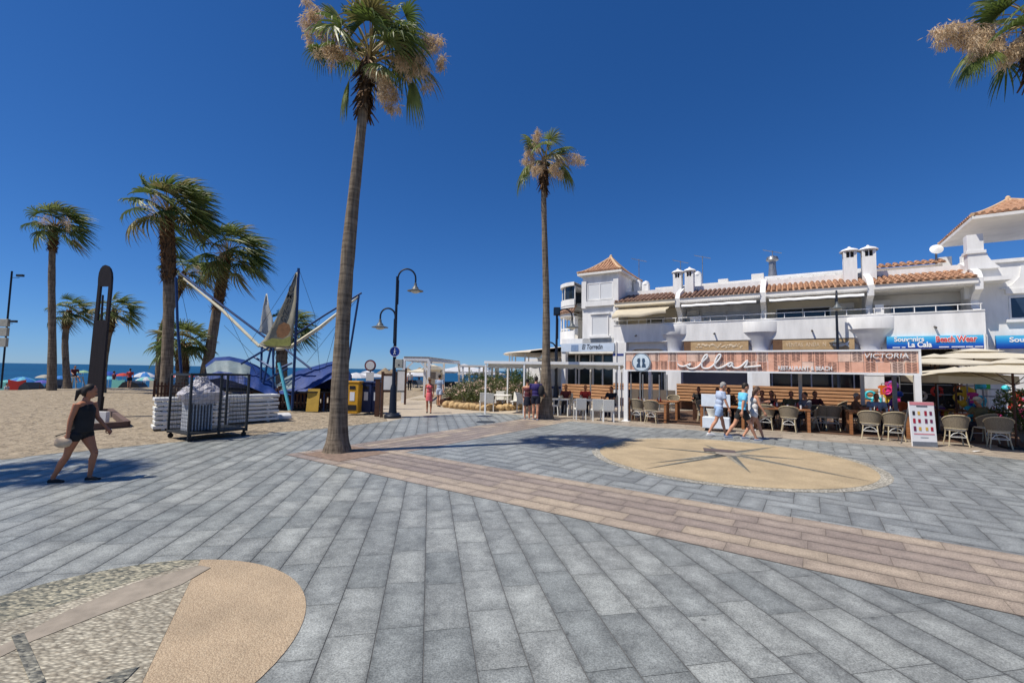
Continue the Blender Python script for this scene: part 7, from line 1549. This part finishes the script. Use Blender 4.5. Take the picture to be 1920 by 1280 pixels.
rack(1690, 17.6, 'souvenir rack left of the banner post', 1, ALLC); rack(1762, 16.6, 'souvenir rack with orange rings beyond the menu board', 2, ['toy_orange', 'toy_red', 'black', 'toy_purple']); rack(1800, 16.2, 'souvenir rack with turquoise toys under the parasols', 3, ['toy_cyan', 'toy_blue', 'black', 'toy_yellow']); rack(1858, 15.6, 'souvenir rack with green and purple inflatables', 4, ['toy_green', 'toy_purple', 'toy_cyan', 'toy_pink'], 2.0); rack(1890, 15.0, 'souvenir rack with red and blue beach toys at the right', 5, ['toy_red', 'toy_pink', 'toy_blue', 'cushion'], 1.6)
p = at(1650, 725, 16.5)
rack(1652, 18.2, 'souvenir rack beside the slatted wall', 6, ALLC, 2.0)
# clipped hedge at the right edge
bush(1912, 13.9, 1.5, 1.6, 90, 'dark clipped shrub at the right edge behind the last table', 0, m=('leaf_a', 'oleander_leaf'), z0=0.0, group='shrub at the right edge')
# ================================================================ people
mat('cloth_black', (0.018, 0.018, 0.02), 0.85, 0.2, 6); mat('cloth_blue', lin(110, 196, 232), 0.85, 0.06, 5); mat('cloth_pale', lin(176, 190, 214), 0.85, 0.08, 30); mat('cloth_white', (0.7, 0.68, 0.66), 0.85, 0.12, 26)
mat('cloth_purple', lin(48, 38, 96), 0.85, 0.08, 5); mat('cloth_navy', lin(24, 28, 44), 0.85, 0.08, 5); mat('cloth_wine', lin(96, 44, 50), 0.85, 0.08, 5); mat('cloth_pink', lin(220, 104, 112), 0.85, 0.08, 6); mat('cloth_greyblue', lin(150, 168, 192), 0.85, 0.08, 6)
mat('cloth_grey', lin(128, 128, 132), 0.85, 0.08, 6); mat('cloth_brown', lin(120, 84, 60), 0.85, 0.08, 6); mat('cloth_olive', lin(92, 88, 62), 0.85, 0.08, 6); mat('cloth_red', lin(180, 60, 60), 0.85, 0.08, 6); mat('shoe_white', (0.7, 0.7, 0.7), 0.6); mat('shoe_grey', lin(120, 130, 148), 0.6); mat('cap_blue', lin(150, 176, 210), 0.8)
mat('eye_dark', (0.01, 0.01, 0.01), 0.3); mat('lip', lin(158, 84, 78), 0.5)
def V3(*a): return Vector(a)
def remeshed(mb, name, m, parent, vox, it=3):
    o = mb.build(name, m, parent, smooth='all', norm=True)
    r = o.modifiers.new('one_surface', 'REMESH'); r.mode = 'VOXEL'; r.voxel_size = vox; r.use_smooth_shade = True
    s = o.modifiers.new('soft', 'SMOOTH'); s.iterations = it; s.factor = 0.5
    return o
def figure(label, loc, heading, H, legs, arms, lean=0.0, bend=0.0, head=(0, 0), skin='skin', hair='hair_dark', hairstyle='short', top=None, bottom=None, shoes='cloth_black', seat=None, female=False, vox=0.011, group=None, sleeve=0.4, extra=None, build=1.0, hat=None):
    """legs: ((hip, knee), (hip, knee)) degrees, forward positive; arms: ((shoulder, out, elbow), ...); local frame faces +x, left is +y"""
    k = H / 1.72; t = thing('person', label, 'person', loc, heading, group)
    Rl = lambda a: V3(sin(radians(a)), 0, -cos(radians(a)))          # hanging direction swung forward by a
    TH, CA, UA, FA_ = 0.43 * k, 0.42 * k, 0.28 * k, 0.245 * k
    # hip height so that the lowest foot touches the ground
    drops = [TH * cos(radians(h)) + CA * cos(radians(h - kn)) for h, kn in legs]
    hz_ = (max(drops) + 0.085 * k) if seat is None else seat + 0.09 * k
    P = V3(0, 0, hz_); ld_ = V3(sin(radians(lean)), 0, cos(radians(lean))); ld2 = V3(sin(radians(lean + bend)), 0, cos(radians(lean + bend)))
    waist = P + ld_ * 0.17 * k; chest = waist + ld2 * 0.2 * k; neck = chest + ld2 * 0.17 * k; sw_ = (0.165 if female else 0.19) * k * build; hw = (0.10 if female else 0.095) * k
    fwd = V3(1, 0, 0); B = MB(); up_ = ld2
    B.ell(P + V3(-0.01, 0, 0), 0.105 * k * build, 0.155 * k * build, 0.12 * k); B.ell(waist, 0.092 * k * build, (0.125 if female else 0.14) * k * build, 0.13 * k); B.ell(chest, 0.112 * k * build, (0.15 if female else 0.175) * k * build, 0.17 * k)
    B.ell(chest + ld2 * 0.1 * k, 0.08 * k, sw_ * 0.95, 0.07 * k)
    if female: B.ell(chest + fwd * 0.07 * k + V3(0, 0.06 * k, 0), 0.06 * k, 0.06 * k, 0.06 * k); B.ell(chest + fwd * 0.07 * k - V3(0, 0.06 * k, 0), 0.06 * k, 0.06 * k, 0.06 * k)
    nod, turn = head; hd = V3(sin(radians(lean + bend + nod)), 0, cos(radians(lean + bend + nod)))
    hc = neck + hd * 0.155 * k + fwd * 0.015 * k
    B.tube([neck - ld2 * 0.05 * k, neck + hd * 0.06 * k], [0.062 * k, 0.052 * k], 10)
    ry_ = Matrix.Translation(hc) @ Matrix.Rotation(radians(turn), 4, 'Z') @ Matrix.Rotation(radians(lean + bend + nod), 4, 'Y')
    s0_ = len(B.v); B.ell((0, 0, 0.02 * k), 0.095 * k, 0.074 * k, 0.112 * k, 16, 12); B.ell((0.04 * k, 0, -0.06 * k), 0.055 * k, 0.05 * k, 0.05 * k); B.ell((0.1 * k, 0, -0.012 * k), 0.018 * k, 0.013 * k, 0.022 * k, 8, 6)
    for sy in (-1, 1): B.ell((0.0, sy * 0.076 * k, -0.005 * k), 0.018 * k, 0.01 * k, 0.028 * k, 8, 6)
    B.xf(ry_, s0_)
    clothes_leg = []; feet = []; knees = []
    for i, (h, kn) in enumerate(legs):
        sy = 1 if i == 0 else -1; hip = P + V3(0, sy * hw, -0.02 * k); knee = hip + Rl(h) * TH; ank = knee + Rl(h - kn) * CA; knees.append((hip, knee, ank))
        B.tube([hip, hip.lerp(knee, 0.35), hip.lerp(knee, 0.8), knee], [0.088 * k * build, 0.082 * k * build, 0.058 * k, 0.054 * k], 12)
        B.tube([knee, knee.lerp(ank, 0.3) - fwd * 0.012 * k, knee.lerp(ank, 0.7), ank], [0.053 * k, 0.056 * k, 0.04 * k, 0.034 * k], 12)
        fa = radians(min(0, (h - kn) * 0.7)) if (ank.z > 0.12 * k + (0 if seat is None else 9)) else 0
        toe = ank + V3(0.17 * k * cos(fa), 0, -0.06 * k + 0.17 * k * sin(fa)); heel = ank + V3(-0.045 * k, 0, -0.05 * k)
        B.tube([heel, ank + V3(0.03 * k, 0, -0.035 * k), toe], [0.034 * k, 0.04 * k, 0.026 * k], 10); feet.append((heel, ank, toe))
    hands = []
    for i, (sh, outw, el) in enumerate(arms):
        sy = 1 if i == 0 else -1; s_ = chest + ld2 * 0.12 * k + V3(0, sy * sw_, 0)
        d1 = Rl(sh); d1 = (d1 * cos(radians(outw)) + V3(0, sy * sin(radians(outw)), 0)).normalized(); e = s_ + d1 * UA
        d2 = Rl(sh + el); d2 = (d2 * cos(radians(outw * 0.5)) + V3(0, sy * sin(radians(outw * 0.5)), 0)).normalized(); w_ = e + d2 * FA_
        B.tube([s_, s_.lerp(e, 0.4), e], [0.052 * k, 0.046 * k, 0.038 * k], 10); B.tube([e, e.lerp(w_, 0.3), w_], [0.039 * k, 0.037 * k, 0.026 * k], 10)
        # palm, four fingers of different lengths and a thumb from the side of the palm
        sdv = V3(0, 1, 0).cross(d2).normalized(); pv = V3(0, sy, 0)
        B.tube([w_, w_ + d2 * 0.045 * k, w_ + d2 * 0.09 * k], [0.026 * k, 0.034 * k, 0.03 * k], 8)
        for f in range(4):
            o_ = w_ + d2 * 0.085 * k + sdv * (0.032 - 0.021 * f) * k; ln = (0.07, 0.078, 0.072, 0.056)[f] * k; c1 = (d2 * 0.9 - pv * 0.25).normalized(); c2 = (d2 * 0.6 - pv * 0.7).normalized(); B.tube([o_, o_ + c1 * ln * 0.55, o_ + c1 * ln * 0.55 + c2 * ln * 0.5], [0.0105 * k, 0.0098 * k, 0.008 * k], 6)
        o_ = w_ + d2 * 0.03 * k + sdv * 0.03 * k; B.tube([o_, o_ + (sdv * 0.7 + d2 * 0.7) * 0.045 * k, o_ + (sdv * 0.35 + d2) * 0.075 * k], [0.013 * k, 0.0115 * k, 0.009 * k], 6)
        hands.append((s_, e, w_, w_ + d2 * 0.12 * k))
    body = remeshed(B, 'body', M(skin), t, vox)
    Fm = MB()
    for sy in (-1, 1): Fm.ell((0.086 * k, sy * 0.03 * k, 0.018 * k), 0.008 * k, 0.013 * k, 0.007 * k, 8, 6)
    Fm.xf(ry_); Fm.build('eyes', M('eye_dark'), t)
    Fm = MB(); Fm.ell((0.09 * k, 0, -0.05 * k), 0.008 * k, 0.02 * k, 0.006 * k, 8, 6); Fm.xf(ry_); Fm.build('mouth', M('lip'), t)
    # hair
    Hm = MB(); Hm.ell((-0.022 * k, 0, 0.045 * k), 0.095 * k, 0.082 * k, 0.098 * k, 14, 10)
    if hairstyle in ('long', 'pony'): Hm.ell((-0.055 * k, 0, 0.0), 0.062 * k, 0.084 * k, 0.1 * k)
    if hairstyle == 'long': Hm.tube([(-0.07 * k, 0, 0.02 * k), (-0.1 * k, 0, -0.1 * k), (-0.095 * k, 0, -0.24 * k)], [0.055 * k, 0.055 * k, 0.025 * k], 10)
    if hairstyle == 'pony': Hm.tube([(-0.09 * k, 0, 0.05 * k), (-0.15 * k, 0, -0.02 * k), (-0.14 * k, 0, -0.2 * k)], [0.035 * k, 0.04 * k, 0.015 * k], 8)
    if hairstyle == 'bun': Hm.ell((-0.08 * k, 0, 0.1 * k), 0.05 * k, 0.05 * k, 0.05 * k)
    if hairstyle == 'short': Hm.ell((-0.05 * k, 0, 0.0), 0.055 * k, 0.078 * k, 0.075 * k)
    Hm.xf(ry_); remeshed(Hm, 'hair', M(hair), t, 0.012 * k)
    if hat:
        Hm = MB(); Hm.lathe([(0.0, 0.12 * k), (0.07 * k, 0.11 * k), (0.1 * k, 0.06 * k), (0.1 * k, 0.03 * k), (0.17 * k, 0.02 * k), (0.17 * k, 0.012 * k), (0.09 * k, 0.025 * k)], (0, 0, 0.045 * k), 16); Hm.xf(ry_); Hm.build('hat', M(hat), t, smooth=True)
    ex = 0.014 * k
    if top:
        kind, m = top; T = MB(); 
        T.ell(P + V3(-0.005, 0, 0.03 * k), 0.115 * k * build, 0.165 * k * build, 0.09 * k); T.ell(waist, 0.108 * k * build, 0.148 * k * build, 0.15 * k); T.ell(chest, 0.127 * k * build, 0.19 * k * build if not female else 0.165 * k * build, (0.175 if kind not in ('tank', 'loose') else 0.13) * k)
        if female: T.ell(chest + fwd * 0.075 * k + V3(0, 0.06 * k, 0), 0.068 * k, 0.068 * k, 0.066 * k); T.ell(chest + fwd * 0.075 * k - V3(0, 0.06 * k, 0), 0.068 * k, 0.068 * k, 0.066 * k)
        if kind in ('tee', 'dress', 'shirt'):
            T.ell(chest + ld2 * 0.1 * k, 0.093 * k, sw_ * 1.02, 0.07 * k)
            for (s_, e, w_, hnd) in hands: T.tube([s_ - (e - s_) * 0.1, s_, s_.lerp(e, 0.72)], [0.064 * k, 0.068 * k, 0.06 * k], 10)
        if kind in ('dress', 'slip'):
            T.tube([P + V3(0, 0, 0.05 * k), P - V3(0, 0, 0.15 * k), P - V3(0, 0, 0.34 * k)], [0.135 * k, 0.17 * k, 0.2 * k], 16)
        if kind == 'loose': T.tube([chest + V3(0, 0, 0.1 * k), chest, waist, P + V3(0, 0, -0.02 * k)], [0.12 * k, 0.165 * k, 0.17 * k, 0.165 * k], 14)
        if kind == 'tank' or kind == 'slip':
            for sy in (-1, 1): T.tube([chest + fwd * 0.09 * k + V3(0, sy * 0.08 * k, 0.05 * k), chest + ld2 * 0.16 * k + V3(0, sy * 0.085 * k, 0), chest - fwd * 0.09 * k + V3(0, sy * 0.07 * k, 0.05 * k)], 0.014 * k, 6)
        remeshed(T, {'tee': 'shirt', 'shirt': 'shirt', 'tank': 'tank_top', 'dress': 'dress', 'slip': 'dress', 'loose': 'loose_top'}[kind], M(m), t, 0.013)
    if bottom:
        kind, m = bottom; T = MB(); T.ell(P + V3(-0.01, 0, 0.0), 0.12 * k * build, 0.168 * k * build, 0.115 * k)
        if kind == 'skirt':
            T.tube([P + V3(0, 0, 0.06 * k), P - V3(0, 0, 0.1 * k), P - V3(0, 0, 0.32 * k)], [0.13 * k, 0.165 * k, 0.18 * k], 16)
        else:
            u = {'shorts': 0.62, 'hot': 0.34, 'long': 1.0}[kind]
            for hip, knee, ank in knees:
                T.tube([hip, hip.lerp(knee, u * 0.5), hip.lerp(knee, u)], [0.098 * k * build, 0.1 * k * build, (0.092 if u < 1 else 0.066) * k], 12)
                if kind == 'long': T.tube([knee, ank], [0.066 * k, 0.055 * k], 10)
        remeshed(T, {'skirt': 'skirt', 'shorts': 'shorts', 'hot': 'shorts', 'long': 'trousers'}[kind], M(m), t, 0.013)
    if shoes:
        for hl, an, to in feet:
            T = MB(); T.tube([hl - V3(0.008, 0, 0.0), an + V3(0.03 * k, 0, -0.045 * k), to + V3(0.01, 0, -0.004)], [0.042 * k, 0.047 * k, 0.034 * k], 10); remeshed(T, 'shoe', M(shoes), t, 0.011, 2)
            T = MB(); T.cbox(((hl + to) / 2 - V3(0, 0, 0.026 * k)), (to - hl).length + 0.05, 0.075 * k, 0.018); T.build('sole', M('shoe_white'), t) if abs(hl.z - to.z) < 0.05 else None
    return t, P, hands
# the woman in black at the left
g_ = G(143, 902)
W_t, P_, hnd = figure('woman in black top and shorts walking to the right across the paving, carrying a bag', (g_.x, g_.y, 0), radians(8), 1.62, ((26, 34), (-15, 12)), ((14, 4, 26), (-12, 5, 8)), lean=4, bend=2, head=(8, 25), skin='skin_tan', hair='hair_dark', hairstyle='pony', top=('loose', 'cloth_black'), bottom=('hot', 'cloth_black'), female=True, vox=0.009, build=1.12)
hw_ = hnd[1][3]; bt = thing('carried_bag', 'small tan bag held behind by the walking woman in black', 'bag', (g_.x, g_.y, 0), radians(8)); mb = MB(); mb.ell(hw_ + V3(-0.05, 0, -0.02), 0.13, 0.05, 0.09, 12, 8, 0.06, 3); mb.build('pouch', mat('tan_leather', lin(206, 180, 150), 0.6), bt, smooth=True); mb = MB(); mb.tube([hw_ + V3(-0.16, 0, 0.08), hw_ + V3(0.0, 0, 0.14), hw_ + V3(0.02, 0, 0.0)], 0.009, 5); mb.build('strap', M('cloth_black'), bt)
# three walkers by the cart
g_ = G(1392, 824)
figure('man in light blue T-shirt and black shorts striding right in front of the white cart', (g_.x, g_.y, 0), radians(-6), 1.76, ((-24, 12), (28, 8)), ((14, 8, 18), (-20, 8, 12)), lean=5, head=(14, 0), top=('tee', 'cloth_blue'), bottom=('shorts', 'cloth_black'), shoes='shoe_grey')
figure('older walker in pale checked shirt behind the man in light blue', (g_.x - 0.35, g_.y + 0.75, 0), radians(-4), 1.72, ((20, 8), (-18, 14)), ((-6, 8, 12), (10, 8, 12)), lean=8, head=(14, 0), hair='hair_grey', top=('shirt', 'cloth_pale'), bottom=('shorts', 'cap_blue'), shoes='shoe_white', build=1.08)
figure('woman in white patterned dress walking at the front of the group of three', (g_.x + 0.42, g_.y + 0.1, 0), radians(-6), 1.64, ((26, 10), (-20, 14)), ((38, 6, 62), (12, 8, 20)), lean=4, head=(18, 20), hair='hair_brown', hairstyle='long', top=('tank', 'cloth_white'), bottom=('hot', 'cloth_white'), shoes='shoe_grey', female=True)
# couple reading the menu
g_ = G(988, 786)
figure('woman in wine red top and black skirt reading the menu, her back to the square', (g_.x, g_.y, 0), radians(84), 1.6, ((2, 2), (-2, 2)), ((20, 6, 30), (6, 8, 14)), head=(10, -20), hair='hair_dark', hairstyle='bun', top=('tank', 'cloth_wine'), bottom=('skirt', 'cloth_navy'), shoes='shoe_grey', female=True)
g_ = G(1004, 787)
cm, P_, hnd = figure('man in purple shirt and dark shorts with a backpack, reading the menu', (g_.x, g_.y, 0), radians(70), 1.72, ((3, 2), (-3, 2)), ((12, 8, 20), (14, 8, 40)), head=(10, 0), top=('tee', 'cloth_purple'), bottom=('shorts', 'cloth_navy'), shoes='shoe_grey', build=1.08)
bp_t = thing('backpack', 'dark backpack hanging on the right shoulder of the man in purple', 'backpack', (g_.x, g_.y, 0), radians(70)); mb = MB(); mb.ell((-0.08, -0.26, 1.18), 0.12, 0.13, 0.24, 12, 10); mb.build('bag', M('cloth_black'), bp_t, smooth=True); mb = MB(); mb.tube([(-0.02, -0.2, 1.38), (0.04, -0.17, 1.46), (-0.08, -0.18, 1.44)], 0.018, 6); mb.build('strap', M('cloth_black'), bp_t)
# far walkers
g_ = G(804, 774); figure('woman in pink top and skirt walking towards the camera on the promenade', (g_.x, g_.y, 0), radians(-85), 1.56, ((8, 6), (-6, 6)), ((6, 8, 12), (-4, 8, 10)), hair='hair_brown', hairstyle='long', skin='skin_tan', top=('tank', 'cloth_pink'), bottom=('skirt', 'cloth_pink'), shoes='cloth_black', female=True, vox=0.014, hat='thatch')
g_ = G(823, 762); figure('man in grey blue shirt walking away behind the woman in pink', (g_.x, g_.y, 0), radians(80), 1.68, ((12, 8), (-10, 10)), ((10, 8, 16), (-8, 8, 10)), top=('shirt', 'cloth_greyblue'), bottom=('shorts', 'cloth_pale'), shoes='cloth_black', vox=0.014)
p = at(768, 722, 42); figure('person in white shirt and dark trousers standing by the far parasols', (p.x, p.y, 0), radians(-60), 1.75, ((3, 2), (-3, 2)), ((4, 8, 10), (4, 8, 10)), top=('tee', 'cloth_white'), bottom=('long', 'cloth_navy'), vox=0.02)
# seated diners: (px, depth behind the banner plane, heading offset, ...)
def diner(px, d, hd_, label, top, hair='hair_dark', style='short', skin='skin_tan', female=False, arms=((40, 8, 50), (38, 8, 60)), build=1.0, hat=None, lean=8, ch=True):
    s_ = BP_.S(px, d); w_ = BP_.W(s_, d, 0.012); a = A_ + hd_
    if ch: bistro_chair((w_.x - 0.02 * cos(a), w_.y - 0.02 * sin(a), 0.012), a - pi / 2, 'bistro chair of the ' + label.split(' seated')[0].split(' behind')[0] + {1310: ' left of the cart', 1345: '', 1365: ''}.get(px, ''))
    figure(label, (w_.x, w_.y, w_.z), a, 1.7, ((82, 80), (78, 76)), arms, lean=lean, seat=0.46, top=top, bottom=('long', 'cloth_navy'), hair=hair, hairstyle=style, skin=skin, female=female, vox=0.016, build=build, hat=hat, group=None)
diner(1428, 1.6, -pi / 2, 'dark haired woman in brown top seated at the middle table', ('tank', 'cloth_brown'), style='long', female=True)
diner(1447, 1.7, -pi / 2 - 0.3, 'dark haired woman in black top seated at the middle table, her arm raised', ('tank', 'cloth_black'), style='long', female=True, arms=((70, 10, 80), (38, 8, 60)))
diner(1482, 1.7, -pi / 2, 'man in dark olive shirt seated at the middle table', ('tee', 'cloth_olive'), build=1.12)
diner(1513, 1.2, pi + 0.5, 'man in grey shirt seated at the right end of the middle table', ('tee', 'cloth_grey'), build=1.15)
diner(1524, 2.6, -pi / 2 + 0.4, 'diner with red brown hair seated behind the man in grey', ('tee', 'cloth_wine'), hair='hair_brown')
diner(1598, 1.9, -0.2, 'grey haired woman seated left at the table right of the lamp', ('tee', 'cloth_brown'), hair='hair_grey', female=True)
diner(1640, 2.0, -pi / 2, 'man in grey blue shirt seated at the table right of the lamp', ('tee', 'cloth_greyblue'), build=1.12)
diner(1310, 3.4, -pi / 2, 'diner in dark clothes seated behind the left end of the white cart', ('tee', 'cloth_black'))
diner(1345, 3.5, -pi / 2, 'diner with short dark hair behind the white cart', ('tee', 'cloth_red'))
diner(1365, 3.3, -pi / 2 + 0.2, 'diner in brown behind the walking group', ('tee', 'cloth_brown'))
diner(1838, 0.9, pi / 2 + 0.6, 'bearded man with sun hat seated under the cream parasols', ('tee', 'cloth_olive'), hair='hair_grey', hat='cushion', build=1.1)
# diners of the left restaurant
for px, d, hd_, lb, tp in ((1062, 2.2, -1.6, 'diner with red brown hair seated deep under the fabric pergola', 'cloth_wine'), (1098, 2.4, -1.5, 'diner in red seated behind the long white table', 'cloth_red'), (1148, 1.5, -2.0, 'diner in navy shirt seated at the right end of the long white table', 'cloth_navy')):
    s_ = LP.S(px, d); w_ = LP.W(s_, d, 0.003); a = LP.a + hd_; white_chair((w_.x, w_.y, 0.003), a - pi / 2, 'white chair occupied by the ' + lb.split(' seated')[0]); figure(lb, (w_.x, w_.y, w_.z), a, 1.7, ((84, 82), (80, 78)), ((40, 8, 50), (38, 8, 60)), lean=8, seat=0.44, top=('tee', tp), bottom=('long', 'cloth_navy'), hair='hair_brown' if px < 1100 else 'hair_dark', skin='skin_tan', vox=0.016)
# lifeguard like figure above the umbrellas and bathers
Y = 37; p = at(138, 712, Y); zb_ = terrain(p.x, Y); t = thing('lookout_chair', 'pale lookout chair carrying a seated person between the palms and the monument', 'chair', (p.x, p.y, zb_), 0); hh_ = at(138, 706, Y).z - zb_
mb = MB(); mb.box(-0.4, 0.5, -0.35, 0.35, hh_ - 0.08, hh_); mb.build('seat', M('box_grey'), t)
for x in (-0.35, 0.45):
    for y in (-0.3, 0.3): mb = MB(); mb.bar((x, y, hh_ - 0.08), (x * 1.5, y * 1.4, 0), 0.07); mb.build('leg', M('box_grey'), t)
figure('person in red top seated high on the pale lookout chair', (p.x, p.y, zb_), radians(-20), 1.75, ((80, 40), (78, 45)), ((20, 8, 50), (20, 8, 50)), lean=5, seat=hh_, top=('tee', 'cloth_wine'), bottom=('shorts', 'cloth_navy'), vox=0.02)
for i, (px, Y, hd_, tp) in enumerate(((14, 38.5, 0.3, 'cloth_white'), (243, 38.5, 2.0, 'cloth_red'), (213, 40, 1.2, 'cloth_wine'))):
    p = at(px, 712, Y); zb_ = terrain(p.x, Y); figure(('bather in pale shirt at the left edge of the beach', 'bather in red by the dark low tent', 'bather in wine red below the deep blue umbrella')[i], (p.x, p.y, zb_), hd_, 1.65, ((4, 3), (-4, 3)), ((5, 8, 12), (5, 8, 12)), top=('tee', tp), bottom=('shorts', 'cloth_navy'), vox=0.024)
p = at(138, 640, 31)
